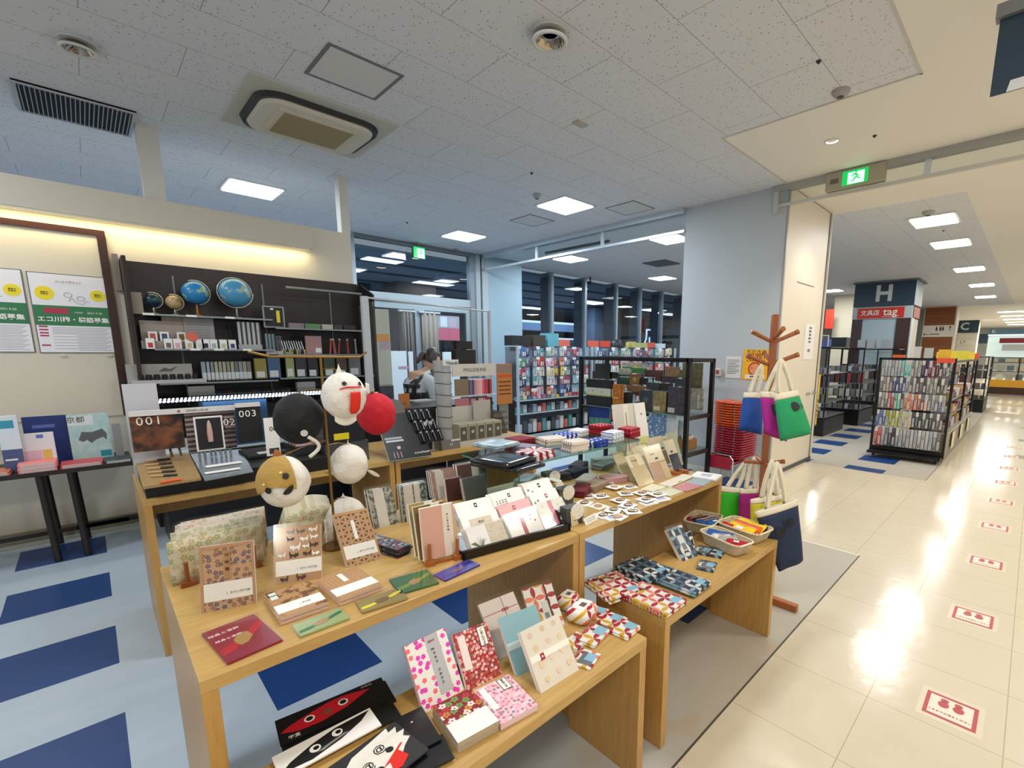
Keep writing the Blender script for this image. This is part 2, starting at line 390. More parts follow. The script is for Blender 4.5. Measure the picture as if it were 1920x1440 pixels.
def mat_petals(name, bg, cols, a=.075):        # overlapping circles whose lenses are coloured one by one
    k = NT(name); o = k.obj(); x = k.math('DIVIDE', o[0], a); z = k.math('DIVIDE', k.math('ADD', o[2], o[1]), a)
    fx = k.math('FRACT', k.math('ADD', x, 50)); fz = k.math('FRACT', k.math('ADD', z, 50)); ix = k.math('SUBTRACT', 1, fx); iz = k.math('SUBTRACT', 1, fz)
    R = .70
    def d(u, w): return k.math('LESS_THAN', k.math('SQRT', k.math('ADD', k.math('MULTIPLY', u, u), k.math('MULTIPLY', w, w))), R)
    s = k.math('ADD', k.math('ADD', d(fx, fz), d(ix, fz)), k.math('ADD', d(fx, iz), d(ix, iz)))
    lens = k.math('GREATER_THAN', s, 1.5)
    # which lens: the edge of the cell that lies nearest
    hx = k.math('FLOOR', k.math('ADD', k.math('ADD', x, z), 100)); hz = k.math('FLOOR', k.math('ADD', k.math('SUBTRACT', x, z), 100))
    wn = k.n('TexWhiteNoise', noise_dimensions='2D'); k.l(k.vec(hx, hz), wn.inputs['Vector'])
    r = k.n('ValToRGB'); r.color_ramp.interpolation = 'CONSTANT'; e = r.color_ramp.elements
    while len(e) < len(cols): e.new(1)
    for i, cc in enumerate(cols): e[i].position = i / len(cols); e[i].color = lin(cc)
    k.l(wn.outputs[0], r.inputs[0]); k.base(k.mix(lens, bg, r.outputs[0]), .6); return k.m
def mat_lattice(name, bg, fg, a=.016, w=.2):     # three crossing sets of cut strips, triangles between them
    k = NT(name); o = k.obj(); fs = []
    for ang in (0, 60, 120):
        t = k.math('ADD', k.math('MULTIPLY', o[0], math.cos(rad(ang)) / a), k.math('MULTIPLY', o[2], math.sin(rad(ang)) / a))
        f = k.math('FRACT', k.math('ADD', t, 100)); fs.append(k.math('LESS_THAN', k.math('ABSOLUTE', k.math('SUBTRACT', f, .5)), .5 - w))
    h = k.math('MULTIPLY', k.math('MULTIPLY', fs[0], fs[1]), fs[2]); k.base(k.mix(h, bg, fg), .6); return k.m
def mat_mottle(name, a, b, scale=60, th=.5, w=.03, rough=.55, det=3):
    k = NT(name); k.obj(); n = k.noise(k.tc.outputs['Object'], scale, det, .6); k.base(k.mix(step(k, n, th, w), a, b), rough); return k.m
def mat_rand(name, cols, rough=.4, metal=0, v=.5):     # one flat colour per object, taken from a list
    k = NT(name); oi = k.n('ObjectInfo'); r = k.n('ValToRGB'); r.color_ramp.interpolation = 'CONSTANT'; e = r.color_ramp.elements
    while len(e) < len(cols): e.new(1)
    for i, cc in enumerate(cols): e[i].position = i / len(cols); e[i].color = lin(cc)
    k.l(oi.outputs['Random'], r.inputs[0]); k.base(r.outputs[0], rough); return k.m
def mat_stripes(name, a, b, period=.01, duty=.4, axis=0, rough=.6):
    k = NT(name); o = k.obj(); f = k.math('FRACT', k.math('ADD', k.math('DIVIDE', o[axis], period), 50)); k.base(k.mix(k.math('LESS_THAN', f, duty), a, b), rough); return k.m
def mat_dots(name, bg, fg, a=.02, r=.25, rough=.7):
    k = NT(name); o = k.obj(); x = k.math('SUBTRACT', k.math('FRACT', k.math('ADD', k.math('DIVIDE', o[0], a), 50)), .5); z = k.math('SUBTRACT', k.math('FRACT', k.math('ADD', k.math('DIVIDE', o[1], a), 50)), .5)
    z2 = k.math('SUBTRACT', k.math('FRACT', k.math('ADD', k.math('DIVIDE', o[2], a), 50)), .5)
    d = k.math('SQRT', k.math('ADD', k.math('ADD', k.math('MULTIPLY', x, x), k.math('MULTIPLY', z, z)), k.math('MULTIPLY', k.math('MULTIPLY', z2, z2), .0)))
    k.base(k.mix(k.math('LESS_THAN', d, r), bg, fg), rough); return k.m

def card(name, label, cat, pts, z, t, mat, flat=False, group=None, edge=None, sleeve=False, parts=(), bev=0):
    """pts = bottom-left, bottom-right, top-left corner of the front face; z = height of the bottom edge (or of the upper face when it lies flat)"""
    P = [p if isinstance(p, Vector) else PZ(p[0], p[1], z) for p in pts[:2]]
    u = (P[1] - P[0]); w = u.length; u.normalize()
    if flat:
        q = pts[2] if isinstance(pts[2], Vector) else PZ(pts[2][0], pts[2][1], z); up = q - P[0]; up -= u * up.dot(u)
    else:
        dr = ray(*pts[2]); o = Vector((0, 0, H)); tt = (P[0] - o).dot(u) / dr.dot(u)
        up = o + dr * tt - P[0]; up -= u * up.dot(u)
        if up.length > .9 or tt < 0: print('card odd', name, up.length, tt)
    h = up.length; up.normalize(); yv = up.cross(u)
    b = MB(); W = w / 2; e = edge or PAPER
    b.add([(-W, 0, 0), (W, 0, 0), (W, 0, h), (-W, 0, h)], [(0, 1, 2, 3)], mat)
    b.add([(-W, 0, 0), (W, 0, 0), (W, 0, h), (-W, 0, h), (-W, t, 0), (W, t, 0), (W, t, h), (-W, t, h)], [(1, 0, 4, 5), (2, 1, 5, 6), (3, 2, 6, 7), (0, 3, 7, 4)], e)
    b.add([(-W, t, 0), (W, t, 0), (W, t, h), (-W, t, h)], [(3, 2, 1, 0)], mat)
    ob = b.build(name)
    m = Matrix((u, yv, up)).transposed().to_4x4(); m.translation = P[0] + u * W
    if flat and z is not None: m.translation.z = z
    ob.matrix_world = m; ob.rotation_mode = 'XYZ'
    tag(ob, label, cat, group); ob['dw'] = w; ob['dh'] = h
    if sleeve:
        MB().box(-W - .006, -.0015, -.002, W + .006, -.0012, h + .012, SLEEVE).build('plastic_sleeve', ob)
    for p in parts: deco(ob, *p)
    return ob
def deco(ob, kind, *a):
    w, h = ob['dw'], ob['dh']; n = ob.get('dl', 0); ob['dl'] = n + 1; d = .0006 + n * .00018
    if kind == 'band':            # u0 v0 u1 v1 material [name]
        u0, v0, u1, v1, m = a[:5]; nm = a[5] if len(a) > 5 else 'paper_band'
        return MB().box((u0 - .5) * w, -d, v0 * h, (u1 - .5) * w, -.0002, v1 * h, m).build(nm, ob)
    if kind == 'disc':            # u v r material [name]
        u, v, r, m = a[:4]; nm = a[4] if len(a) > 4 else 'round_print'
        return MB().cyl(((u - .5) * w, 0, v * h), ((u - .5) * w, -d - .0001, v * h), r, m, 20, smooth=False).build(nm, ob)
    if kind == 'text':            # string u v size material
        s, u, v, sz, m = a[:5]; return text(s, sz, m, ob, ((u - .5) * w, -d - .0004, v * h), sp=a[5] if len(a) > 5 else 1)
    if kind == 'poly':            # list of u,v , material, name
        pl, m, nm = a; return MB().prism([((u - .5) * w, v * h) for u, v in pl], -d, -.0002, m).build(nm, ob)
def finish(ob):
    for k_ in ('dw', 'dh'):
        if k_ in ob: del ob[k_]
def shifted(ob, label, dy=0, dz=0, dx=0, **kw):
    """another card behind this one, moved along the card's own axes"""
    m = ob.matrix_world.copy() if False else Matrix.LocRotScale(ob.location, ob.rotation_euler, (1, 1, 1))
    p = m @ Vector((dx, dy, dz)); return dup(ob, p, label=label)

# ================================================================ display tables
def display_table(label, x0, x1, y0, y1, h, cat='display table', group=None, t=.032, back=None):
    o = thing('display_table', label, cat, ((x0 + x1) / 2, (y0 + y1) / 2, 0), group=group)
    X, Y = (x1 - x0) / 2, (y1 - y0) / 2
    MB().box(-X, -Y, h - t, X, Y, h, OAK).build('table_top', o, bev=.0015)
    MB().box(-X, -Y + .001, 0, -X + t, Y - .001, h - t, OAKV).build('side_panel', o, bev=.0015)
    MB().box(X - t, -Y + .001, 0, X, Y - .001, h - t, OAKV).build('side_panel', o, bev=.0015)
    if back: MB().box(-X + t, Y - .02, h - t - back, X - t, Y - .004, h - t, OAKV).build('back_panel', o)
    return o
TZ = .81
display_table('tall oak display table, front row left, with cut-paper notebooks and lanterns on it', .09, 1.272, 1.21, 1.98, TZ, group='pale oak display tables of the front row')
display_table('tall oak display table, front row right, with a glass riser of cloths on it', 1.276, 2.46, 1.21, 1.98, TZ, group='pale oak display tables of the front row')
display_table('pale oak display table of the back row carrying the 001 002 003 pen boards', .108, 1.325, 2.935, 3.62, TZ, back=.22)
display_table('pale oak display table of the back row carrying the black pen stand and glasses display', 1.333, 2.55, 2.935, 3.62, TZ, back=.22)
LZ = .545
display_table('low pale oak display table in front holding flat printed books and black mask bags', .10, 1.238, .85, 1.196, LZ, t=.035)
display_table('low pale oak display table in front holding patterned pouches and three baskets', 1.372, 2.425, .862, 1.205, LZ, t=.035)

KR = 'B98B5E'
KRAFT = M(KR, .7); KDARK = '5C3A22'
KFLOW = mat_flowers('kraft_with_cut_flowers', 'C2966A', ['6B4630', '4A4A66', '7A4E30', '8C6038'], 62, .34)
KWAVE = mat_mottle('kraft_with_cut_waves', 'B48A5E', '6E4A2C', 26, .53, .04)
KHEMP = mat_lattice('kraft_with_cut_hemp_leaf', 'BC9062', '5A3624', .021, .17)
KHEMP2 = mat_lattice('kraft_with_cut_scales', 'BC9062', '5A3624', .010, .20)
INK = M('3C3C3C', .6); GREYINK = M('8C8C8C', .6); PINKISH = M('E8C4B4', .6)
def px5(x, y): return (240 + .3888 * x, 880 + .3888 * y)
DARKC = M('4A3020', .6)
n1 = card('notebook', 'kraft notebook standing at the left with cut flowers and scrolls and a white band', 'notebook', (px5(355, 695), px5(620, 645), px5(340, 378)), TZ, .012, KFLOW, sleeve=True,
     parts=[('band', 0, .145, 1, .42, PAPER), ('text', '(  きれい切り絵', .68, .24, .008, GREYINK), ('band', .0, .0, .055, 1, KRAFT, 'cover_border'), ('band', .945, .0, 1, 1, KRAFT, 'cover_border'), ('band', .055, .95, .945, 1, KRAFT, 'cover_border'),
            ('band', .43, .46, .56, .90, KRAFT, 'title_strip'), ('text', '切', .495, .83, .010, DARKC), ('text', '絵', .495, .72, .010, DARKC), ('text', '帳', .495, .61, .010, DARKC)])
n2 = card('notebook', 'kraft notebook standing in the middle with cut cats and a white band', 'notebook', (px5(712, 560), px5(935, 525), px5(712, 285)), TZ, .012, KRAFT, sleeve=True,
     parts=[('band', 0, .14, 1, .40, PAPER), ('text', '(  きれい切り絵', .68, .23, .008, GREYINK)])
CATD, CATW = M('3E2A1C', .6), M('F0EDE6', .6)
def cat_shape(ob, u, v, s, m, fl=1):
    pts = [(-.95, .45), (-1.0, .85), (-.9, 1.3), (-.7, 1.05), (-.5, 1.05), (-.3, 1.3), (-.2, .9), (.1, .85), (.6, .95), (.85, 1.2), (.9, 1.7), (1.05, 1.7), (1.1, 1.0), (.95, .6), (.9, 0), (.68, 0), (.6, .4), (-.05, .38), (-.15, 0), (-.38, 0), (-.42, .4), (-.7, .35)]
    w, h = ob['dw'], ob['dh']
    deco(ob, 'poly', [(u + fl * a * s / w, v + b * s / h) for a, b in (pts if fl > 0 else pts[::-1])], m, 'cat_print')
for i, (u, v, s) in enumerate(((.32, .86, .010), (.55, .85, .011), (.82, .86, .012), (.33, .73, .010), (.62, .71, .011), (.85, .73, .011), (.42, .56, .014), (.84, .58, .012), (.13, .46, .010), (.40, .43, .012), (.68, .44, .011), (.88, .43, .010), (.18, .04, .010), (.55, .03, .012), (.66, .58, .009))):
    cat_shape(n2, u, v, s, (CATD, DARKC, CATW)[i % 3] if i not in (6, 4) else CATW, -1 if i % 2 else 1)
n3 = card('notebook', 'kraft notebook standing at the right with a cut hemp-leaf lattice and white label', 'notebook', (px5(1055, 475), px5(1225, 428), px5(985, 220)), TZ, .012, KHEMP, sleeve=True,
     parts=[('band', 0, .13, 1, .37, PAPER), ('text', '(  きれい切り絵', .62, .22, .008, GREYINK), ('band', .43, .46, .53, .82, PAPER, 'title_strip'), ('band', 0, 0, .05, 1, KRAFT, 'cover_border'), ('band', .95, 0, 1, 1, KRAFT, 'cover_border'), ('band', .05, .95, .95, 1, KRAFT, 'cover_border')])
def stack(name, label, cat, pts, z, n, t, mat, group, edge=None, parts=(), jit=.002, lab2=None, **kw):
    """n flat things piled on each other; pts give the top one"""
    top = card(name, label, cat, pts, z, t * .92, mat, flat=True, edge=edge, parts=parts, group=group, **kw)
    m = Matrix.LocRotScale(top.location, top.rotation_euler, (1, 1, 1))
    for i in range(1, n):
        l = (lab2 or label) + ', %s from top' % ORD[i]
        d = dup(top, m @ Vector((random.uniform(-jit, jit), t * i, random.uniform(-jit, jit))), label=l)
    if n > 1: top['label'] = label + ', topmost'
    return top
stack('notebook', 'kraft notebook lying flat with cut waves and white band', 'notebook', (px5(735, 738 - 22), px5(965, 660 - 22), px5(655, 612 - 10)), TZ + .022, 2, .011, KWAVE, 'flat kraft notebooks with cut waves', edge=M('D8B8A4', .6),
      parts=[('band', 0, .12, 1, .42, PAPER), ('band', .04, .66, .19, .93, M('DCE4DC', .6), 'title_label'), ('text', '雲海手帖', .11, .8, .006, INK), ('text', '(  切り絵', .6, .25, .007, GREYINK)], lab2='kraft notebook with cut waves under the flat one')
stack('notebook', 'kraft notebook lying flat with cut triangles and white band', 'notebook', (px5(1020, 650 - 24), px5(1222, 572 - 20), px5(925, 537 - 12)), TZ + .022, 2, .011, KHEMP2, 'flat kraft notebooks with cut triangles', edge=M('D8B8A4', .6),
      parts=[('band', 0, .1, 1, .40, PAPER), ('band', .42, .55, .54, .9, PAPER, 'title_strip')], lab2='kraft notebook with cut triangles under the flat one')
# flat wrapped bookmark packs along the front edge
def bookmark(label, pts, base, strap, orn, n=1, txt=None):
    o = card('bookmark_pack', label, 'bookmark', pts, TZ + .006, .005, base, flat=True, edge=base, sleeve=True,
        parts=[('poly', [(.03, .18), (.25, .22), (.36, .30), (.36, .44), (.2, .40), (.03, .34)], strap, 'strap'), ('poly', [(.64, .40), (.97, .62), (.97, .78), (.8, .70), (.64, .56)], strap, 'strap'),
               ('poly', [(.34, .36), (.40, .28), (.52, .30), (.6, .36), (.68, .44), (.64, .58), (.52, .62), (.42, .56), (.34, .48)], orn, 'ornament')])
    if txt: deco(o, 'text', txt, .3, .78, o['dh'] * .07, M('E8C8C8', .5)); deco(o, 'text', txt, .3, .58, o['dh'] * .06, M('E8C8C8', .5))
    return o
GOLD = M('B08A50', .45)
bookmark('dark red wrapped bookmark lying at the front left corner of the table', (px5(480, 935), px5(745, 820), px5(360, 790)), M('8E1A34', .45), M('B8102C', .5), GOLD, txt='結晶と宝飾')
bookmark('pale green wrapped bookmark with dark green ends beside the dark red one', (px5(830, 805), px5(1068, 715), px5(805, 745)), M('9DAE70', .5), M('0E6B34', .5), GOLD)
bookmark('olive wrapped bookmark with bright yellow ends', (px5(1130, 690), px5(1350, 620), px5(1075, 640)), M('96834A', .5), M('E8DC22', .5), M('7C5E34', .6))
bookmark('dark green wrapped bookmark lying near the table front beside the blue one', (px5(1310, 600), px5(1500, 545), px5(1260, 530)), M('3B6B3A', .5), M('7E9440', .5), GOLD)
o = bookmark('violet blue wrapped bookmark in front of the wooden book rack', ((834.6, 1088), (900, 1058), (822, 1073)), M('3A36A0', .4), M('2A2A92', .45), M('7A5A70', .6))

# bag stack at the left end: thin washi-patterned bags standing one behind the other
WASHI = [mat_flowers('washi_' + str(i), bg, cols, sc, .36) for i, (bg, cols, sc) in enumerate((('CFC8AE', ['A3AA78', 'B8A878', 'BCB090'], 42), ('D6C4BC', ['CC8878', 'B89898', 'D8A890'], 50), ('CEC8B8', ['A8AA88', 'BCAC88'], 60), ('CCB8A4', ['C08850', 'B06860', 'C8A068'], 46)))]
for i in range(15):
    y = 1.79 + .0125 * i; x0 = .102 + .0035 * i + random.uniform(-.004, .004)
    a = Vector((x0, y, TZ)); bpt = Vector((x0 + .27 + random.uniform(-.01, .01) , y + .002, TZ)); lean = .04 + .01 * random.random()
    b = MB(); W = .118; hh = .14 + random.uniform(-.016, .012)
    b.grid(lambda u, v: ((u - .5) * 2 * W, (-.002 + .003 * math.sin(u * 7 + i)) * v, v * hh), 8, 4, WASHI[i % 4 if i > 5 else (0 if i < 4 else 2)])
    ob = b.build('washi_bag', loc=(x0 + .12, y, TZ), solid=.004)
    MB().grid(lambda u, v: ((u - .5) * 2 * (W + .008), -.006 - .004 * abs(math.sin(u * 9 + i)) * v, v * (hh + .012)), 12, 4, SLEEVE).build('plastic_sleeve', ob)
    tag(ob, 'thin flowered washi paper bag standing at the left table end, %s from front' % ORD[i], 'paper bag', 'washi paper bags in the left book rack')
for i in range(9):
    b = MB(); W = .075; hh = .13
    b.grid(lambda u, v: ((u - .5) * 2 * W + v * .05, v * .004, v * hh + .02 * math.sin(u * 3)), 8, 4, WASHI[0])
    ob = b.build('washi_bag', loc=(.45 + .004 * i, 1.82 + .018 * i, TZ), rot=(0, 0, random.uniform(-.05, .05)), solid=.005)
    tag(ob, 'green flowered washi bag leaning behind the cat notebook, %s from front' % ORD[i], 'paper bag', 'green washi bags in the second row')
o = thing('book_rack', 'small reddish wooden book rack with pegs under the washi bags', 'book rack', (.12, 1.77, TZ))
for x in (.018, .19):
    MB().box(x - .018, -.02, 0, x + .018, .0, .014, DARKWOOD).build('foot', o)
    MB().cyl((x, -.01, .014), (x, -.012, .075), .0055, DARKWOOD, 10).build('peg', o)
MB().box(.018, -.016, 0, .19, -.006, .008, DARKWOOD).build('crossbar', o)

# books and wrapped boards in the middle of the tall left table
def px66(x, y): return (660 + .15276 * x, 860 + .15276 * y)
PINKB = mat_mottle('pink_cloth_cover', 'DDB09E', 'D2A08E', 400, .5, .2)
OLIVEB = mat_dots('olive_cover_with_rings', '8A6E3A', 'D8CFB4', .07, .33); OLIVEC = M('B09C62', .5)
b1 = card('notebook', 'tall pink notebook with white title strip in the wooden rack', 'notebook', (px66(890, 1270), px66(1290, 1160), px66(830, 620)), TZ + .012, .014, PINKB, parts=[('band', .64, 0, .94, 1, M('E8DDD0', .6))] + [('text', c_, .79, .8 - .06 * i, .008, INK) for i, c_ in enumerate('はんなり手帖')])
b2 = card('notebook', 'olive notebook with pale rings behind the pink notebook', 'notebook', (px66(835, 1250), px66(1200, 1140), px66(747, 600)), TZ + .012, .012, mat_dots('olive_cover_with_rings_b', '8A6E3A', 'D8CFB4', .05, .4), parts=[('band', .55, 0, .85, 1, PAPER)])
b3 = card('notebook', 'khaki notebook at the back of the wooden rack', 'notebook', (px66(785, 1205), px66(1120, 1110), px66(690, 566)), TZ + .012, .012, OLIVEC, parts=[('band', .55, 0, .85, 1, PAPER)])
p0 = PZ(*px66(960, 1310), TZ); p1 = PZ(*px66(1300, 1230), TZ); o = thing('book_rack', 'light wooden book rack with two pegs holding the pink notebook', 'book rack', (p0.x, p0.y, TZ), (0, 0, math.atan2(p1.y - p0.y, p1.x - p0.x)))
Lr = (p1 - p0).length; RK = M('A8622C', .5)
for x in (0, Lr):
    MB().box(x - .015, -.012, 0, x + .015, .012, .016, RK).build('foot', o)
    MB().box(x - .008, .012, 0, x + .008, .12, .009, RK).build('rail', o)
MB().box(-.0, .0, 0, Lr, .01, .008, RK).build('crossbar', o)
for x in (0, Lr): MB().cyl((x, 0, .016), (x, 0, .075), .006, RK, 10).build('peg', o)
COV = [mat_mottle('cover_grey_foliage', 'B0AEA4', '4A5448', 55, .5, .05), mat_mottle('cover_teal_foliage', '8EA49E', '33413E', 60, .5, .05), mat_mottle('cover_dusty_pink', 'B08C82', 'A07C74', 60), M('5E3228', .5), M('5E645C', .5), M('4C1F26', .5), M('5C6436', .5)]
WS = M('DAD6CC', .6)
def book_row(label, grp, bl, br, tl, n, mt, z=TZ, bands=((.2, .62),), t=.011, gap=.016):
    f = card('album', label + ', first of its row', 'album', (bl, br, tl), z, t, mt, group=grp, sleeve=True, parts=[('band', a, 0, b_, 1, WS) for a, b_ in bands])
    m = Matrix.LocRotScale(f.location, f.rotation_euler, (1, 1, 1))
    for i in range(1, n):
        d = m @ Vector((random.uniform(-.004, .004), gap * i, random.uniform(0, .003))); d.z = f.location.z
        dup(f, d, label=label + ', %s of its row' % ORD[i])
book_row('grey foliage album wrapped in plastic with a pale band', 'grey foliage albums', (703, 992), (748, 981), (689, 922), 3, COV[0])
book_row('teal foliage album wrapped in plastic with two pale bands', 'teal foliage albums', (758, 980), (806, 969), (750, 912), 3, COV[1], bands=((.1, .45), (.5, .72)))
book_row('dusty pink album at the back of the table', 'dusty pink albums', (815, 938), (862, 929), (807, 886), 4, COV[2], bands=((.15, .48),))
book_row('dark maroon album beside the dusty pink ones', 'dark maroon albums', (863, 930), (905, 921), (856, 873), 3, COV[3], bands=((.62, .95),))
book_row('grey green album lying in front of the maroon ones', 'grey green albums', (872, 940), (915, 930), (865, 899), 2, COV[4], bands=((0, .02),))
book_row('small dark red album with white edges', 'small dark red albums', (838, 942), (868, 936), (833, 899), 1, COV[5], bands=((0, .04),))
DARKFL = mat_flowers('dark_floral_cloth', '2E3C44', ['8FB0B8', 'B83848', 'D8D4CC', '4A6A78'], 70, .42)
stack('cloth_pack', 'dark flowered cloth folded flat in plastic behind the hemp-leaf notebook', 'folded cloth', (px66(560, 1120), px66(720, 1050), px66(330, 890)), TZ + .03, 5, .007, DARKFL, 'dark flowered folded cloths', edge=M('39454E', .4), sleeve=True, parts=[('band', .25, .7, .75, .95, M('C8D0D4', .5), 'label_card')], jit=.008)
o = None
# ================================================================ lantern stand
BRASS = M('8A6A34', .35, .7)
o = thing('lantern_stand', 'thin dark brass pole with a crossbar, paper lanterns hanging on it', 'display stand', (.555, 1.75, TZ))
MB().cyl((0, 0, 0), (0, 0, .008), .045, BRASS, 20).build('base', o)
MB().cyl((0, 0, .008), (0, 0, .682), .0045, BRASS, 10).build('pole', o)
MB().tube([(-.205, 0, .70), (-.15, 0, .685), (.13, 0, .682), (.155, 0, .70)], .004, BRASS).build('crossbar', o)
STAND = o
def paper(name, a, b, tl=.35):
    k = NT(name); k.obj(); n = k.noise(k.tc.outputs['Object'], 26, 3, .5); k.base(k.mix(n, a, b), .75); k.bump(n, .9, .010)
    return k.m
PWHITE = paper('crumpled_white_paper', 'EFEDE6', 'E2DED4'); PRED = paper('crumpled_red_paper', 'D0142A', 'B80E22'); PBLACK = paper('crumpled_black_paper', '161718', '0C0C0E'); PTAN = paper('crumpled_ochre_paper', 'C09C50', 'A98640')
def crumple(r, n=9, amp=.05, sz=1.16, seed=0):
    rnd = random.Random(seed); ph = [rnd.uniform(0, 6) for _ in range(4)]
    def f(u, v):
        a = u * 2 * math.pi; b_ = (v - .5) * math.pi
        k = 1 + amp * (math.sin(3 * a + ph[0] + 4 * b_) * .5 + math.sin(5 * a - 3 * b_ + ph[1]) * .4) * math.cos(b_) + .014 * math.cos(8 * a) * math.cos(b_) + .012 * math.sin(13 * b_ + 5 * a + ph[2])
        return (r * k * math.cos(b_) * math.cos(a), r * k * math.cos(b_) * math.sin(a), r * sz * math.sin(b_))
    return f
def lantern(label, px, py, y, r, m, seed=0, yaw=0):
    c = PY(px, py, y); d = (Vector((0, 0, H)) - c); yw = math.atan2(d.y, d.x) + math.pi / 2 + yaw      # local -y looks towards the aisle
    o = thing('paper_lantern', label, 'paper lantern', c, (0, 0, yw)); r *= .93
    MB().grid(crumple(r, seed=seed), 32, 20, m).build('lantern_body', o)
    MB().cyl((0, 0, r * 1.10), (0, 0, r * 1.19), .010, M('D8D4CA', .5), 12).build('collar', o)
    t = c - STAND.location; MB().tube([(0, 0, min(t.z + r * 1.3, .68)), (t.x * .5, t.y * .5, t.z + r * 1.33), (t.x, t.y, t.z + r * 1.18)], .002, BRASS, 6).build('hook', STAND)
    return o
def on_ball(o, r, au, av, pts, m, name, lift=1.025, sub=1):      # a flat paper shape pasted on the ball, au av in degrees, pts in metres
    b = MB(); vs = []
    for x, z in pts:
        a = rad(-90) + rad(au) + x / r; e = rad(av) + z / r / 1.12
        vs.append((r * lift * math.cos(e) * math.cos(a), r * lift * math.cos(e) * math.sin(a), r * lift * 1.16 * math.sin(e)))
    n = len(vs); c = sum((Vector(v) for v in vs), Vector()) / n; c = c.normalized() * Vector(vs[0]).length
    b.add([c] + vs, [(0, i + 1, (i + 1) % n + 1) for i in range(n)], m); return b.build(name, o, solid=.001)
def ell(rx, rz, n=18, cx=0, cz=0): return [(cx + rx * math.cos(2 * math.pi * i / n), cz + rz * math.sin(2 * math.pi * i / n)) for i in range(n)]
EYE = M('141414', .5); TONGUE = M('E02414', .5)
g = lantern('white ghost paper lantern with a long red tongue, highest on the stand', 645, 742, 1.68, .074, PWHITE, 1)
on_ball(g, .069, 3, 32, ell(.008, .007), EYE, 'eye', 1.07); on_ball(g, .069, 52, 30, ell(.006, .007), EYE, 'eye', 1.07)
on_ball(g, .069, 28, 14, [(-.045, .008), (-.02, .014), (.0, .013), (.03, .012), (.03, .008), (0, .009), (-.02, .010), (-.045, .004)], TONGUE, 'mouth_line', 1.08)
MB().grid(lambda u, v: ((u - .5) * .034 * (1 if v < .8 else 1 - (v - .8) * 2.2) , -.074 * math.cos(v * .9 - .15) * 1.07, .018 - v * .075), 6, 10, TONGUE, X=Matrix.Rotation(rad(26), 4, 'Z')).build('tongue', g, solid=.001)
MB().lathe([(.014, 0), (.009, .016), (.003, .030), (.0005, .042)], PWHITE, (-.01, 0, .066), 10).build('hair_tuft', g)
MB().grid(lambda u, v: ((u - .5) * .075 * (1 - .25 * abs(u - .5)), -.03 + .01 * math.sin(u * 3), -.055 - v * .045 * (1 - (2 * u - 1) ** 2 * .4)), 10, 6, PWHITE).build('paper_tail', g, solid=.001)
MB().grid(lambda u, v: (.068 + u * .012, -.02 + v * .004, .01 + v * .035 - u * .006), 3, 4, PWHITE).build('hand', g, solid=.001)
g = lantern('red paper lantern hanging behind the white ghost lantern', 706, 776, 1.86, .078, PRED, 2)
MB().cyl((-.01, 0, .066), (-.015, 0, .088), .022, M('7A0C16', .6), 14, .012).build('cap', g)
g = lantern('large black paper lantern with a curling white arm', 560, 785, 1.80, .082, PBLACK, 3)
MB().tube([(.012 + .03 * math.sin(a) - .0, -.085 + .002 * a, -.052 - .022 * a) for a in [i * .35 for i in range(10)]], .006, PWHITE).build('tail', g)
g.children[-1].location.x = .01
MB().cyl((.012, -.088, -.038), (.012, -.090, -.038), .011, M('C9C9CC', .3), 16).build('button', g)
g = lantern('ochre and white dog paper lantern with brown ears, lowest at the left', 533, 903, 1.62, .074, PWHITE, 4)
# ochre patch: the upper left of the face
def patch(u, v):
    a = rad(-90) + rad(-88 + 112 * u * (1 - .0 * v)); e = rad(-8 + 84 * v) - rad(14) * (1 - v) * (1 - u) + rad(16) * (1 - v) * math.sin(u * 3.14) * (1 if u > .5 else .6)
    r = .069 * 1.075; return (r * math.cos(e) * math.cos(a), r * math.cos(e) * math.sin(a), r * 1.16 * math.sin(e))
MB().grid(patch, 16, 12, PTAN).build('face_patch', g)
on_ball(g, .069, 4, 22, ell(.0085, .0085), EYE, 'eye', 1.12); on_ball(g, .069, -33, -4, ell(.0085, .0085), EYE, 'eye', 1.12)
on_ball(g, .069, -6, 30, ell(.004, .003), M('E8D890', .5), 'brow_spot', 1.12); on_ball(g, .069, -42, 8, ell(.004, .003), M('E8D890', .5), 'brow_spot', 1.12)
on_ball(g, .069, 5, -5, [(-.012, -.010), (-.008, -.002), (.004, .008), (.013, .012), (.014, .004), (.010, -.006), (.002, -.012), (-.006, -.013)], EYE, 'nose', 1.12)
EAR = M('B06A3A', .7)
for x, z, a in ((-.008, .070, -10), (-.066, .004, 80)):
    MB().prism([(-.016, 0), (.016, 0), (.008, .026), (-.002, .034), (-.012, .018)], -.004, .004, EAR, Matrix.Translation((x, 0, z)) @ Matrix.Rotation(-rad(-a), 4, 'Y')).build('ear', g)
g = lantern('white cat paper lantern seen from behind with black whiskers, right of the pole', 655, 870, 1.76, .068, PWHITE, 5)
for k in range(3): MB().cyl((-.066, -.02, .004 - .012 * k), (-.078, -.034, .010 - .014 * k), .0012, EYE, 5).build('whisker', g)
MB().prism([(-.004, .062), (.004, .062), (.001, .095)], -.003, .003, PWHITE).build('ear', g)
MB().grid(lambda u, v: (.058 + .04 * v, -.01 - .004 * u, -.028 - .026 * v + (u - .5) * (.006 + .012 * math.sin(v * 3))), 4, 8, PWHITE).build('tail', g, solid=.001)
g = lantern('white paper lantern with a pointed tuft, lowest behind the hemp-leaf notebook', 650, 970, 1.80, .072, PWHITE, 6)
MB().lathe([(.018, 0), (.010, .016), (.004, .024), (.0005, .034)], PWHITE, (-.006, 0, .062), 10).build('hair_tuft', g)
MB().grid(lambda u, v: (-.045 - u * .03, -.02, .01 - v * .10), 4, 6, PWHITE).build('paper_tail', g, solid=.001)

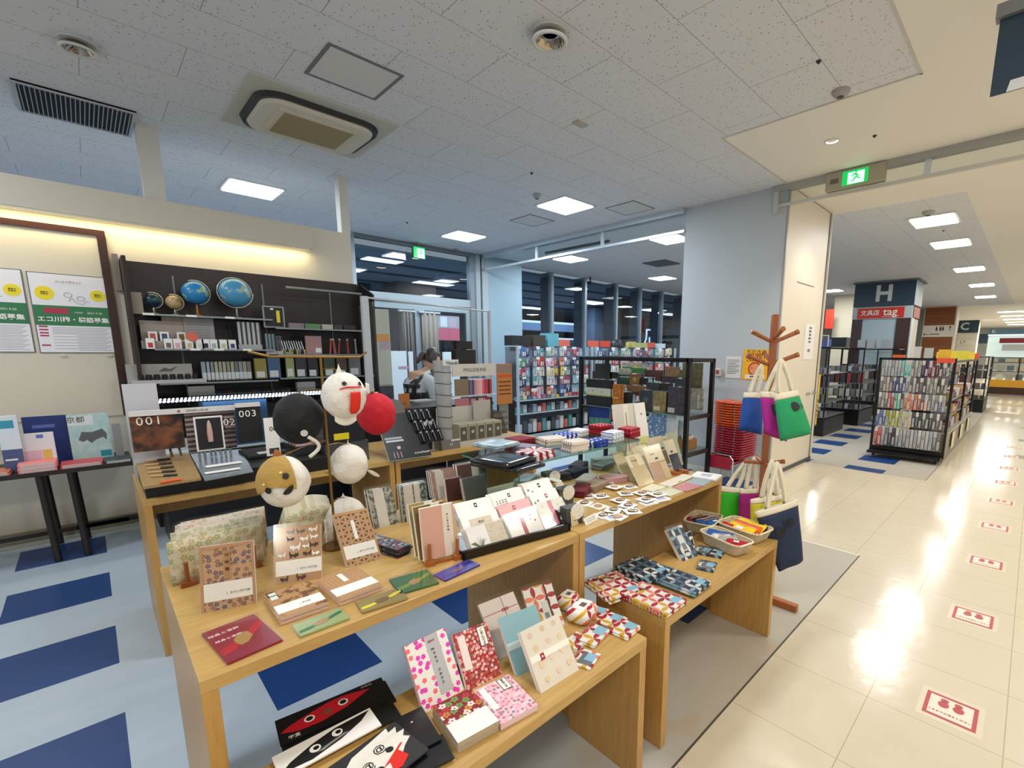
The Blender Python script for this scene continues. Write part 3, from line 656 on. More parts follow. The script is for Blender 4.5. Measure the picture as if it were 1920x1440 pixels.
# ================================================================ black tray of paper-money envelopes and cards
a_, b_ = PZ(869, 1052, TZ), PZ(1066, 997, TZ)
o = thing('card_tray', 'long black stepped tray holding three rows of white and pink letter cards', 'card tray', (a_.x, a_.y, TZ), (0, 0, math.atan2(b_.y - a_.y, b_.x - a_.x)))
L = (b_ - a_).length; BK = M('0C0C0D', .25)
MB().box(0, 0, 0, L, .012, .032, BK).build('front_wall', o); MB().box(0, .012, 0, L, .20, .006, BK).build('bottom', o)
MB().prism([(0, 0), (.2, 0), (.2, .09), (.13, .09), (.13, .06), (.07, .06), (.07, .03), (0, .03)], -.005, 0, BK, Matrix.Translation((0, 0, 0)) @ Matrix.Rotation(rad(90), 4, 'Z') @ Matrix.Identity(4)).build('side_wall', o)
MB().prism([(0, 0), (.2, 0), (.2, .09), (.13, .09), (.13, .06), (.07, .06), (.07, .03), (0, .03)], -.005, 0, BK, Matrix.Translation((L + .005, 0, 0)) @ Matrix.Rotation(rad(90), 4, 'Z')).build('side_wall', o)
def px4(x, y): return (840 + .14583 * x, 880 + .14583 * y)
WHITEC = M('F3F1EE', .5); PINKC = M('E9B9BC', .5); IVORYC = M('EBE6D8', .5); REDM = M('A82A38', .5); NAVYM = M('232A4A', .5); BEIGEC = mat_mottle('beige_written_paper', 'D8CBB8', 'C2B09A', 90, .6, .08)
GRASS = M('7E8A6A', .6)
def grass(o):
    for x, s in ((.22, -.10), (.25, -.03), (.27, .03), (.29, .09), (.31, .15), (.2, -.18)): deco(o, 'poly', [(.26, .08), (.275, .08), ((.27 + x) / 2 + s * .6, .4), (x + s, .62 - abs(s) * 1.4), ((.27 + x) / 2 + s * .5 - .012, .4)], GRASS, 'grass_print')
FLD = mat_flowers('ring_print_card', 'EFEDE4', ['E4E4C4', 'DCDCE0', 'E4E0D0', 'D8DCD0'], 38, .38, 0)
SPEC = [  # name, row, corners, material
 ('white card with painted grass and a beige written strip', px4(330, 1085), px4(800, 940), px4(215, 770), WHITEC, [('band', .52, 0, 1, 1, BEIGEC)]),
 ('white card with a red band and black marks', px4(845, 925), px4(1240, 775), px4(725, 625), WHITEC, [('band', .40, 0, .52, 1, REDM), ('disc', .46, .88, .004, WHITEC), ('disc', .75, .78, .003, EYE), ('disc', .7, .62, .002, EYE), ('disc', .84, .52, .003, EYE)]),
 ('ivory card printed with pale rings and a pink band', px4(1262, 765), px4(1600, 640), px4(1115, 455), FLD, [('band', .42, 0, .56, 1, M('DE8A9E', .5))]),
]
rows = []
for i, (nm, bl, br, tl, mt, parts) in enumerate(SPEC):
    c = card('letter_card', nm + ', front row of the black tray', 'card', (bl, br, tl), TZ + .012, .003, mt, parts=parts, sleeve=True)
    if i == 0: grass(c)
    rows.append(c)
    m = Matrix.LocRotScale(c.location, c.rotation_euler, (1, 1, 1))
    for j in range(1, 4):
        q = c.copy(); COL.objects.link(q); q.location = m @ Vector((-.002 * j, .007 * j, .003 * j)); q['label'] = nm + ', %s in its front row stack' % ORD[j]
ROW2 = [[('plain white card with a beige title label', WHITEC, [('band', .2, .25, .8, .8, BEIGEC), ('text', '和の', .5, .6, .012, INK)]), ('pink card with a small square red crest', PINKC, [('band', .42, .68, .5, .86, REDM, 'crest'), ('disc', .46, .77, .0035, WHITEC)]), ('white card with four grey discs and a red crest', WHITEC, [('band', .52, .68, .60, .86, REDM, 'crest'), ('disc', .56, .77, .0035, WHITEC), ('disc', .1, .6, .005, GREYINK), ('disc', .22, .66, .005, GREYINK), ('disc', .1, .4, .005, GREYINK), ('disc', .22, .46, .005, GREYINK)])],
        [('white card with a navy crest', WHITEC, [('band', .5, .66, .58, .86, NAVYM, 'crest'), ('disc', .54, .76, .0035, WHITEC)]), ('white card with grey dashes and a black crest', WHITEC, [('band', .5, .68, .58, .86, INK, 'crest'), ('disc', .54, .77, .0035, WHITEC)] + [('band', .1 + .09 * q, .6 - .1 * p_, .14 + .09 * q, .63 - .1 * p_, INK, 'dash') for q in range(4) for p_ in range(3)]), ('white card with green leaves and a black crest', WHITEC, [('band', .5, .66, .58, .86, INK, 'crest'), ('disc', .54, .76, .0035, WHITEC), ('disc', .12, .66, .005, GRASS), ('disc', .24, .56, .004, GRASS)])]]
for r_i, row in enumerate(ROW2):
    for c_i, (nm, mt, parts) in enumerate(row):
        base_ = rows[c_i]; w, h = base_['dw'], base_['dh']
        m = Matrix.LocRotScale(base_.location, base_.rotation_euler, (1, 1, 1))
        where = ('middle', 'back')[r_i]
        off = Vector((.0, .055 * (r_i + 1) + .0, .0)); p0 = m @ off; p0.z = TZ + .012 + .038 * (r_i + 1)
        b = MB().box(-w / 2, 0, 0, w / 2, .003, h * .92, mt); c = b.build('letter_card'); c.location = p0; c.rotation_euler = base_.rotation_euler
        tag(c, nm + ', %s row of the black tray' % where, 'card'); c['dw'] = w; c['dh'] = h * .92
        for p_ in parts: deco(c, *p_)
        m2 = Matrix.LocRotScale(c.location, c.rotation_euler, (1, 1, 1))
        for j in range(1, 4):
            q = c.copy(); COL.objects.link(q); q.location = m2 @ Vector((-.0015 * j, .006 * j, .003 * j)); q['label'] = nm + ', %s in its %s row stack' % (ORD[j], where)

# dark boxes with round tags, kraft sign, price card, hair-tie cards
TAGW = mat_mottle('round_tag_print', 'ECE8DE', 'B8B4AA', 120, .6, .06)
for i, (x, y, zt, lb) in enumerate(((1040, 922, .10, 'rear'), (1066, 950, .085, 'middle'), (1082, 985, .075, 'front'))):
    p = PZ(x, y, TZ); o = thing('tag_box', 'dark grey box with a round white tag, %s of the three beside the card tray' % lb, 'box', (p.x, p.y + .03, TZ), (0, 0, rad(-8)))
    MB().box(-.04, -.02, 0, .04, .03, zt, M('4A4C48', .6)).build('box_body', o); MB().cyl((.01, -.021, zt * .75), (.01, -.024, zt * .75), .034, TAGW, 24, smooth=False).build('round_tag', o)
card('kraft_sign', 'small kraft paper sign with lines of print standing before the dark boxes', 'sign', ((1072, 988), (1101, 975), (1070, 960)), TZ, .002, M('D8C7A2', .6), parts=[('band', .15, .72 - .2 * q, .8, .76 - .2 * q, INK, 'print_line') for q in range(3)])
card('price_card', 'white price card at the table edge beside the hair ties', 'price card', ((1099, 985), (1121, 973), (1094, 973)), TZ, .001, WHITE, parts=[('band', .1, .7 - .22 * q, .85, .76 - .22 * q, GREYINK, 'print_line') for q in range(3)])
card('perfume_box', 'slim white and orange box standing behind the black card tray', 'box', ((1016, 920), (1048, 930), (1013, 895)), TZ, .03, WHITE, parts=[('band', .5, .7, .8, 1, M('E08A2A', .5))])
card('perfume_box', 'slim ivory box standing between the card tray and the dark boxes', 'box', ((1046, 938), (1060, 935), (1042, 907)), TZ, .03, IVORYC)
DISC = mat_mottle('wood_disc', 'C8A482', 'B48E6C', 80, .5, .2)
for i, (x, y) in enumerate(((1104, 931), (1126, 932), (1162, 941), (1152, 917), (1180, 913), (1172, 927), (1203, 927), (1232, 931), (1122, 950), (1150, 958), (1177, 951), (1210, 941), (1130, 967), (1158, 971), (1185, 962), (1140, 906), (1095, 944))):
    p = PZ(x, y, TZ); o = thing('hair_tie_card', 'white card with a round wooden charm on a black elastic, %s of the hair ties' % ORD[i], 'hair tie', (p.x, p.y, TZ + .001 + .0035 * (i % 4)), (0, 0, random.uniform(-.6, .5)), 'hair tie cards at the table edge')
    MB().box(-.036, -.036, 0, .036, .036, .0015, WHITEC).build('backing_card', o)
    pts = [(.004 + .024 * math.cos(q * .524), .0 + .018 * math.sin(q * .524), .0035) for q in range(13)]
    if i % 5 != 3: MB().tube(pts, .0014, EYE, 6).build('elastic', o)
    MB().cyl((-.002, 0, .0015), (-.002, 0, .006), .014 if i % 5 != 3 else .019, DISC, 18).build('wooden_charm', o)
for i, (x, y) in enumerate(((1150, 973), (1216, 945), (1240, 938))):
    p = PZ(x, y, TZ)
    stack('striped_card', 'white card with a slanted grey stripe border, %s pile' % ('left', 'middle', 'right')[i], 'card', (p + Vector((-.04, -.01, .006)), p + Vector((.04, -.03, .006)), p + Vector((-.03, .04, .006))), TZ + .006, 3, .002, WHITEC, 'striped cards', parts=[('band', .2, .2, .8, .8, M('A9ACC0', .5), 'print')])

# kraft paper envelope packs standing at the right end
def pxe(x, y): return (1120 + .13542 * x, 810 + .13542 * y)
TAN1 = mat_mottle('tan_washi', 'CFBC8E', 'C2AE7E', 60, .5, .2); SCALE = mat_petals('red_scale_print', 'E0CDB0', ['B0705A', 'B87A64', 'A86450'], .011)
ENV = M('E4D8B4', .6); NAVYP = M('1C2740', .3)
SPECE = [('cream and tan envelope pack, foremost at the right end', (590, 755), (790, 690), (385, 340), TAN1, [('band', 0, .62, 1, 1, ENV), ('band', .18, .62, .55, .95, M('CDB68E', .6)), ('text', 'そえぶみ箋', .38, .8, .010, INK)]),
         ('envelope pack with a red scale pattern', (815, 690), (1035, 620), (635, 240), SCALE, [('band', 0, .56, 1, 1, ENV), ('band', .62, 0, 1, .5, M('D8C49A', .6), 'side_card'), ('band', .44, .62, .62, .68, INK, 'seal'), ('text', 'そえぶみ', .35, .8, .010, INK)]),
         ('navy blue envelope pack in the small wooden stand', (1070, 560), (1190, 520), (920, 125), NAVYP, [('band', 0, .55, 1, 1, ENV), ('band', .3, .6, .55, .66, INK, 'seal')]),
         ('tan envelope pack seen through the glass, farthest left', (395, 700), (640, 650), (195, 290), TAN1, [('band', 0, .55, 1, 1, ENV)]),
         ('cream envelope pack behind the foremost one', (650, 640), (860, 590), (460, 205), ENV, []),
         ('cream and brown envelope pack behind the navy one', (880, 470), (1060, 420), (760, 90), M('A58A62', .6), [('band', 0, .5, 1, 1, ENV), ('band', .4, .56, .62, .62, INK, 'seal')]),
         ('yellowish envelope pack at the back of the right end', (760, 420), (960, 370), (680, 90), TAN1, [('band', 0, .45, 1, 1, ENV)]),
         ('green topped envelope pack standing farthest back', (1060, 480), (1190, 450), (950, 20), M('AEB69A', .6), [])]
for nm, a, b_, c_, mt, pt in SPECE: card('envelope_pack', nm, 'envelope pack', (pxe(*a), pxe(*b_), pxe(*c_)), TZ + (.008 if 'navy' in nm else 0), .006, mt, parts=pt, sleeve=True)
p = PZ(*pxe(1090, 600), TZ); q = PZ(*pxe(1210, 570), TZ); o = thing('card_stand', 'small light wooden stand under the navy envelope pack', 'stand', p)
for v in (Vector((0, 0, 0)), q - p): MB().box(v.x - .012, v.y - .02, 0, v.x + .012, v.y + .05, .02, RK).build('block', o)
d = q - p; MB().tube([(0, .0, .01), (d.x, d.y, .01)], .004, RK).build('crossbar', o)
FL = [('cream washi sheet pack lying flat in front of the tan envelopes', (600, 790), (800, 830), (780, 720), M('E6E0C2', .5)), ('cream sheet pack with a dark seal lying flat beside the wooden stand', (1010, 755), (1350, 610), (850, 715), M('E2DCC8', .5)),
      ('olive translucent sheet pack lying at the table edge', (1010, 890), (1240, 800), (820, 810), M('C0B890', .35)), ('dark pink sheet pack lying at the table edge', (1230, 820), (1450, 750), (1055, 760), M('B86A70', .4)), ('blue grey sheet pack lying at the table edge', (1460, 745), (1610, 660), (1240, 685), M('94A2A8', .4))]
for i, (nm, a, b_, c_, mt) in enumerate(FL):
    c = card('paper_pack', nm, 'paper pack', (pxe(*a), pxe(*b_), pxe(*c_)), TZ + .004 + .002 * (i % 2), .0035, mt, flat=True, edge=mt)
    if i == 1: deco(c, 'band', .35, .1, .5, .17, INK, 'seal')
p = [pxe(1640, 655), pxe(1725, 590), pxe(1305, 595)]
stack('leaflet', 'white printed leaflet lying at the right corner of the display table', 'leaflet', p, TZ + .012, 5, .0024, WHITEC, 'white leaflets', parts=[('band', .25, .3, .75, .7, M('B8BCCC', .5), 'print')], jit=.004)

# ================================================================ glass riser with folded cloths
GZ = 1.02
o = thing('glass_riser', 'clear glass shelf riser on glass legs carrying folded cloths', 'display shelf', (0, 0, 0))
def rr(x0, y0, x1, y1, r, n=5):
    pts = []
    for cx, cy, a in ((x1 - r, y0 + r, -90), (x1 - r, y1 - r, 0), (x0 + r, y1 - r, 90), (x0 + r, y0 + r, 180)):
        for i in range(n + 1): t = rad(a + 90 * i / n); pts.append((cx + r * math.cos(t), cy + r * math.sin(t)))
    return pts
pl = rr(1.215, 1.575, 2.18, 1.975, .04); n = len(pl); b = MB()
b.add([(x, y, GZ - .008) for x, y in pl] + [(x, y, GZ) for x, y in pl], [tuple(range(n))[::-1], tuple(range(n, 2 * n))], PLATEGLASS)
b.add([(x, y, GZ - .008) for x, y in pl] + [(x, y, GZ) for x, y in pl], [(i, (i + 1) % n, n + (i + 1) % n, n + i) for i in range(n)], GLASSEDGE); b.build('glass_top', o)
for x in (1.30, 2.08): MB().box(x, 1.62, TZ, x + .006, 1.94, GZ - .008, PLATEGLASS).box(x, 1.618, TZ, x + .006, 1.62, GZ - .008, GLASSEDGE).build('glass_leg', o)
def mat_sun(name):     # pale rays and triangles on dark red
    k = NT(name); v = k.obj(); a = k.math('ARCTAN2', v[1], v[0]); f = k.math('FRACT', k.math('ADD', k.math('MULTIPLY', a, 1.6), 20)); k.base(k.mix(k.math('LESS_THAN', f, .5), '8E1C2C', 'E6DDDC'), .8); return k.m
CL = dict(rays=mat_sun('red_and_white_rays'), lilac=M('8C8698', .8), stripe=mat_stripes('cream_with_fine_stripes', 'E8DED2', '6A4A3C', .018, .22, 1, .8), bdot=mat_dots('royal_blue_with_white_dots', '1F3F9E', 'EDEDF4', .035, .22, .8), rdot=mat_dots('dark_red_with_white_dots', 'A3142A', 'F0E4E4', .028, .16, .8),
          wcloth=M('E4E6E8', .8), bcloth=mat_stripes('white_with_blue_edge', 'DDE2E8', '5A6E9A', .03, .12, 0, .8), maroon=M('7A1626', .8), blackp=M('1B1D22', .18), teal=mat_mottle('blue_grey_bag_print', '7E93A0', 'A8B8BE', 30, .5, .1, .3))
def cloth(label, x, y, z, sx, sy, n, m, yaw=0, group=None, name='folded_cloth', cat='folded cloth', layers=3, t=.006, sleeve=False, hump=.4):
    """n folded pieces on top of each other, each with rounded layered edges"""
    b = MB(); T = layers * t
    for l in range(layers):
        k = .96 + .03 * math.sin(l * 2.1); z0 = l * t
        def f(u, v, k=k, z0=z0):
            a = u * 2 * math.pi; c, s_ = math.cos(a), math.sin(a); e = .22
            X_ = sx / 2 * k * math.copysign(abs(c) ** e, c); Y_ = sy / 2 * k * math.copysign(abs(s_) ** e, s_)
            if v < .2: q = v / .2; return (X_ * q * .98, Y_ * q * .98, z0)
            if v > .8: q = (1 - v) / .2; return (X_ * q * .97, Y_ * q * .97, z0 + t + .004 * math.sin(X_ * 30) * (1 - q) * .4)
            q = math.sin((v - .2) / .6 * math.pi); return (X_ * (.98 + .02 * q), Y_ * (.98 + .02 * q), z0 + (v - .2) / .6 * t)
        b.grid(f, 28, 8, m)
    o = b.build(name, loc=(x, y, z), rot=(0, 0, yaw)); tag(o, label + (', lowest' if n > 1 else ''), cat, group)
    for i in range(1, n):
        d = dup(o, (x + random.uniform(-.006, .006), y + random.uniform(-.006, .006), z + T * i * 1.0), (0, 0, yaw + random.uniform(-.06, .06)), label + (', topmost' if i == n - 1 else ', %s from bottom' % ORD[i]))
    return o
def gp(x, y, z=GZ + .02): return PZ(x, y, z)
PILES = [('black plastic wrapped cloth pack at the left end of the glass shelf', 945, 862, .25, .26, 2, 'blackp', .25), ('black glossy wrapped pack at the front of the glass shelf', 985, 870, .20, .10, 1, 'blackp', .1),
         ('blue grey wrapped cloth bag lying on the black packs', 930, 836, .20, .20, 1, 'teal', .2), ('dark red cloth with white rays folded on the glass shelf', 1005, 850, .17, .15, 2, 'rays', .1),
         ('plain dark red cloth behind the lilac one', 975, 826, .15, .14, 2, 'maroon', .1), ('lilac cloth folded beside the red ray cloth', 985, 840, .10, .12, 2, 'lilac', .3), ('cream striped cloth folded at the back of the glass shelf', 1033, 825, .16, .13, 2, 'stripe', -.2),
         ('cream striped cloth folded at the front of the glass shelf', 1078, 837, .14, .10, 3, 'stripe', -.1), ('royal blue dotted cloth folded at the back of the glass shelf', 1060, 818, .14, .12, 2, 'bdot', 0), ('royal blue dotted cloth folded at the front of the glass shelf', 1118, 829, .13, .10, 2, 'bdot', .1),
         ('white cloth folded at the back of the glass shelf', 1085, 810, .12, .10, 2, 'wcloth', .2), ('white cloth with blue edges on the glass shelf', 1148, 820, .14, .10, 3, 'bcloth', .1), ('dark red dotted cloth at the back of the glass shelf', 1125, 806, .14, .12, 3, 'rdot', 0), ('dark red dotted cloth at the right end of the glass shelf', 1180, 812, .13, .11, 3, 'rdot', .1)]
for nm, x, y, sx, sy, n, m, yw in PILES:
    p = gp(x, y, GZ + .035 if m == 'teal' else GZ + .02); cloth(nm, p.x, p.y, GZ + (.036 if m == 'teal' else .0), sx * .92, sy * .92, n, CL[m], yw, group=None, layers=3 if m != 'blackp' else 1, t=.006 if m != 'blackp' else .016)
# socks and small towels under the glass
SOCK = [('purple grey knitted socks under the glass riser', 1060, 868, '4E4658'), ('white knitted socks at the back under the glass riser', 1110, 858, 'D6D4D2'), ('navy knitted socks under the glass riser', 1080, 885, '20203A'), ('grey striped knitted socks under the glass riser', 1130, 872, '8C8C8E'),
        ('light grey knitted socks with a label under the glass riser', 1100, 900, 'B4AEA8'), ('pink knitted socks in front of the glass riser', 1150, 897, 'C9A2A0'), ('dark red knitted socks beside the round tags', 1090, 918, '6A1C28'), ('brown knitted socks beside the hair ties', 1115, 909, 'A08A78'), ('white ribbed towel under the left end of the glass riser', 1005, 886, 'DADFE2'), ('pale blue ribbed towel under the glass riser', 985, 900, 'A8B6BE'), ('charcoal socks under the glass riser behind the round tags', 1045, 893, '3A3A3C')]
for i, (nm, x, y, c_) in enumerate(SOCK):
    p = PZ(x, y, TZ + .02); cloth(nm, p.x, min(p.y, 1.92), TZ, .16, .085, 2, M(c_, .85, noise=220), random.uniform(-.5, .5), name='socks', cat='socks', layers=2, t=.009)
# large white gift-envelope folders at the back of the right table
card('gift_envelope', 'large pale folder with a red and gold cord, behind the red dotted cloths', 'gift envelope', ((1160, 868), (1202, 860), (1149, 759)), TZ, .012, M('DAD6CC', .6), parts=[('band', .42, 0, .62, 1, M('EFEAE0', .5)), ('band', .50, .15, .54, .85, M('A87850', .5), 'cord'), ('band', .46, .4, .58, .43, M('A87850', .5), 'cord'), ('band', .46, .6, .58, .62, M('A87850', .5), 'cord')])
card('gift_envelope', 'tall white folder with pale yellow foot, right of the corded folder', 'gift envelope', ((1204, 862), (1222, 858), (1190, 756)), TZ, .012, M('EEEBE4', .5), parts=[('band', 0, 0, 1, .4, M('D8DC8C', .6)), ('text', '金封', .5, .8, .012, GREYINK)])
# ================================================================ goods on the two low tables
def pxa(x, y): return (740 + .26042 * x, 1070 + .26042 * y)
def pxb(x, y): return (1080 + .19792 * x, 950 + .19792 * y)
GOEN = mat_flowers('white_with_neon_pink_flowers', 'ECE8E2', ['E83AB0', 'F46A78', 'E840B8', 'F07A80', 'E03CB4'], 46, .31, 5, .035, 0)
REDFL = mat_flowers('red_with_small_flowers', 'A81420', ['E8B8B0', 'D88890', 'F0D8D0', 'B06040', '806058', 'E8A8A8'], 95, .42)
REDBIG = mat_flowers('dark_red_with_plum_flowers', '861A24', ['6A9A50', 'C8803C', 'F0DCD4', 'B83040', '8FA050', 'D09040'], 46, .44)
PINKFL = mat_flowers('pale_pink_with_flowers', 'EDC4CE', ['D87890', '7A6E80', 'E8A0B0', 'C05A78', 'F0D8DE'], 90, .38)
SILV = M('B9B9BC', .4)
c = card('stamp_book', 'white book with neon pink flowers and a silver band, standing at the left', 'stamp book', (pxa(213, 1028), pxa(500, 852), pxa(68, 548)), LZ, .016, GOEN, edge=M('E8B8C4', .6), parts=[('band', .46, .10, .78, 1, SILV)])
for i, ch in enumerate('goen nenn'):
    if ch != ' ': text(ch, .014, INK, c, ((.60 - .5) * c['dw'], -.0016, c['dh'] * (.78 - .065 * i)), rot=(rad(90), rad(90), 0))
deco(c, 'text', '御朱印', .6, .9, .007, M('A83A4A', .5))
c = card('stamp_book', 'dark red flowered book with white title labels, standing second from left', 'stamp book', (pxa(525, 868), pxa(775, 745), pxa(412, 465)), LZ, .016, REDFL, parts=[('band', .10, .32, .30, .93, M('EBDCD6', .6), 'title_strip'), ('band', .66, .60, .90, .97, INK, 'label_border'), ('band', .68, .615, .88, .955, PAPER, 'title_label')])
for i, ch in enumerate('ごめんです'): text(ch, .011, INK, c, (.28 * c['dw'], -.0018, c['dh'] * (.90 - .065 * i)))
c = card('gift_envelope_book', 'white book with a thin red knotted cord, standing at the back', 'stamp book', (pxa(750, 640), pxa(1005, 515), pxa(600, 247)), LZ, .012, M('ECE0DA', .6), sleeve=True, parts=[('band', 0, .745, 1, .757, REDM, 'red_cord'), ('band', .60, .62, .612, 1, REDM, 'red_cord'), ('text', '∞', .61, .75, .03, REDM)])
c = card('stamp_book', 'light blue book with a white band, standing in a clear stand', 'stamp book', (pxa(880, 765), pxa(1150, 635), pxa(745, 345)), LZ, .014, mat_mottle('light_blue_cloth', '8FBFCB', '86B6C4', 300, .5, .2), sleeve=True, parts=[('band', 0, .42, 1, .54, M('D9ECEF', .5))])
DOTS = [(.18, .88), (.50, .90), (.80, .90), (.22, .66), (.55, .68), (.84, .66), (.5, .42), (.22, .38), (.78, .44), (.25, .14), (.55, .18), (.84, .20)]
c = card('stamp_book', 'cream book with pale gold discs and a folded band, standing at the right', 'stamp book', (pxa(1055, 885), pxa(1328, 712), pxa(902, 447)), LZ, .018, M('EFE6D6', .6), sleeve=True, parts=[('disc', u, v, .009, M('E2CBA6' if i % 2 else 'E4CDB8', .6), 'gold_disc') for i, (u, v) in enumerate(DOTS)] + [('band', 0, .46, 1, .56, M('F4EEE2', .6)), ('band', .24, .44, .34, .55, REDM, 'crest'), ('disc', .29, .495, .003, WHITEC)])
stack('stamp_book', 'dark red book with plum flowers and a white band, lying flat', 'stamp book', (pxa(455, 1243), pxa(750, 1080), pxa(250, 985)), LZ + .032, 2, .016, REDBIG, 'flat plum flower books', edge=M('B8A890', .6), parts=[('band', .0, .0, 1, .44, WHITEC)])
c = stack('stamp_book', 'pale pink flowered book with a white title strip, lying flat', 'stamp book', (pxa(765, 1108), pxa(1030, 963), pxa(575, 862)), LZ + .02, 1, .02, PINKFL, None, edge=M('E8CCD0', .6), parts=[('band', .08, .34, .24, .95, M('F6EFEF', .5), 'title_strip'), ('band', .60, .66, .84, .98, INK, 'label_border'), ('band', .615, .675, .825, .965, PAPER, 'title_label')])
for i, ch in enumerate('まめてす'): text(ch, .010, INK, c, (.22 * c['dw'], -.0018, c['dh'] * (.92 - .065 * i)))
# clear stands behind the standing books
for i, (x, y, lb) in enumerate(((960, 1240, 'light blue'), (1010, 1275, 'cream'), (860, 1270, 'dark red'))):
    p = PZ(x, y, LZ); o = thing('book_stand', 'clear acrylic stand holding the %s book' % lb, 'book stand', (p.x, p.y + .02, LZ), (0, 0, .25))
    MB().box(-.03, -.03, 0, .03, .05, .002, SLEEVE).build('foot', o); MB().box(-.03, .03, .002, .03, .032, .07, SLEEVE).build('backrest', o)

RP = ['A8182A', 'A8182A', 'F08A6C', 'D8A824', 'B01C30', 'E87C64']
PETR = mat_petals('red_and_yellow_petals', 'F2EEE8', RP, .046); PETB = mat_petals('navy_and_blue_petals', '1B2A3E', ['5E8098', 'DCE0DC', '7EA4B4', 'E4E4DE', '4A6A84'], .046)
LBL = M('8CC4DC', .5); DGR = M('6E7478', .4)
def flatq(nm, label, cat, px, py, w, h, yaw, z, n, t, mat, parts=(), group=None, dx=None, base=LZ):
    p = PZ(px, py, base + z); u = Vector((math.cos(yaw), math.sin(yaw), 0)); v = Vector((-math.sin(yaw), math.cos(yaw), 0))
    a = p - u * w / 2 - v * h / 2; return stack(nm, label, cat, (a, a + u * w, a + v * h), base + z, n, t, mat, group, edge=mat, parts=parts, jit=.008, sleeve=True)
lbp = [('band', .3, .1, .75, .42, LBL, 'blue_label')]
lbp2 = [('band', .15, .1, .85, .75, DGR, 'dark_window'), ('band', .4, .1, .85, .55, LBL, 'blue_label')]
# left low table, right end: red and yellow petal pouches
c = card('pouch', 'red and yellow petal patterned pouch with a black ribbon, standing', 'pouch', (pxa(1010, 455), pxa(1225, 385), pxa(915, 135)), LZ, .014, PETR, sleeve=True, parts=[('band', .69, 0, .74, 1, EYE, 'black_ribbon'), ('band', .45, .15, .68, .62, M('D8DAD6', .5), 'label_card'), ('band', .48, .18, .62, .36, DGR, 'photo')])
for i, (x, y, s) in enumerate(((1248, 168, .085), (1350, 250, .11))):
    p = PZ(*pxa(x, y + 60), LZ + .02); o = thing('pouch', 'thick folded petal patterned pouch with a white card, %s the standing pouch' % ('behind', 'right of')[i], 'pouch', (p.x, p.y, LZ), (0, 0, rad(15)))
    def f(u, v, s=s):
        a = u * 2 * math.pi; e = .45; c, q = math.cos(a), math.sin(a); k = math.sin(v * math.pi) ** .3
        return (s / 2 * k * math.copysign(abs(c) ** e, c), s * .42 * k * math.copysign(abs(q) ** e, q), .055 * (.5 - .5 * math.cos(v * math.pi)))
    MB().grid(f, 24, 12, PETR).build('pouch_body', o); MB().box(-s * .30, -s * .2, .054, s * .36, s * .25, .056, WHITEC).build('label_card', o); MB().box(-s * .1, -s * .12, .056, s * .15, s * .08, .0568, M('6A5A50', .5)).build('photo', o)
for i, (x, y, w, h, yw, q, n) in enumerate(((1450, 300, .085, .07, .3, .008, 2), (1560, 350, .085, .075, .2, .010, 2), (1655, 410, .09, .075, .1, .012, 2), (1430, 455, .11, .075, .2, .012, 2), (1310, 500, .08, .06, .1, .008, 2), (1375, 630, .085, .07, .3, .006, 1))):
    flatq('pouch', 'small red petal pouch, %s on the left low table' % ORD[i], 'pouch', *pxa(x, y), w, h, yw, q, n, .005, PETR, lbp2 if i == 5 else [('band', .55, .1, .98, .62, LBL, 'blue_label')])
# right low table: large red pouches, large navy pouches
CORD = M('2A2426', .5)
def petal_pack(label, tl, tr, br, bl, z, n, m, t=.006):
    c = stack('pouch', label, 'pouch', (pxb(*bl), pxb(*br), pxb(*tl)), LZ + z, n, t, m, None, edge=m, parts=[('band', .62, .06, .92, .22, LBL, 'blue_label')], sleeve=True, jit=.014)
    w, h = c['dw'], c['dh']; MB().tube([(-w * .3, -.003, h * .95), (-w * .1, -.004, h * .8), (.0, -.003, h * .85), (w * .2, -.004, h * .7)], .0016, CORD, 5).build('drawstring', c)
petal_pack('red petal drawstring pouch at the rear of the right low table', (115, 690), (395, 590), (640, 770), (330, 880), .030, 4, PETR, .007)
petal_pack('red petal patterned drawstring pouch at the front of the right low table', (480, 790), (710, 665), (1050, 875), (850, 1020), .024, 3, PETR, .007)
petal_pack('navy petal patterned drawstring pouch at the rear of the right low table', (400, 545), (620, 430), (900, 590), (660, 700), .032, 4, PETB, .007)
petal_pack('navy petal patterned drawstring pouch at the front of the right low table', (680, 660), (870, 520), (1275, 705), (1130, 820), .026, 3, PETB, .007)
card('pouch', 'navy petal patterned pouch with a white printed card, standing', 'pouch', (pxb(1010, 520), pxb(1155, 465), pxb(855, 215)), LZ, .02, PETB, sleeve=True, parts=[('band', .35, .25, .70, .72, M('D8DCDC', .5), 'label_card'), ('band', .40, .28, .64, .48, DGR, 'photo')])
card('pouch', 'navy petal patterned pouch leaning behind the standing one', 'pouch', (pxb(1090, 440), pxb(1135, 420), pxb(1050, 250)), LZ, .01, PETB)
for i, (x, y, yw, pt) in enumerate(((1210, 410, .2, lbp2), (1320, 430, .25, lbp), (1240, 555, .3, lbp2))):
    flatq('pouch', 'small navy petal patterned pouch with a blue label, %s of the flat ones' % ORD[i], 'pouch', *pxb(x, y), .10, .075, yw, .008, 1, .008, PETB, pt)

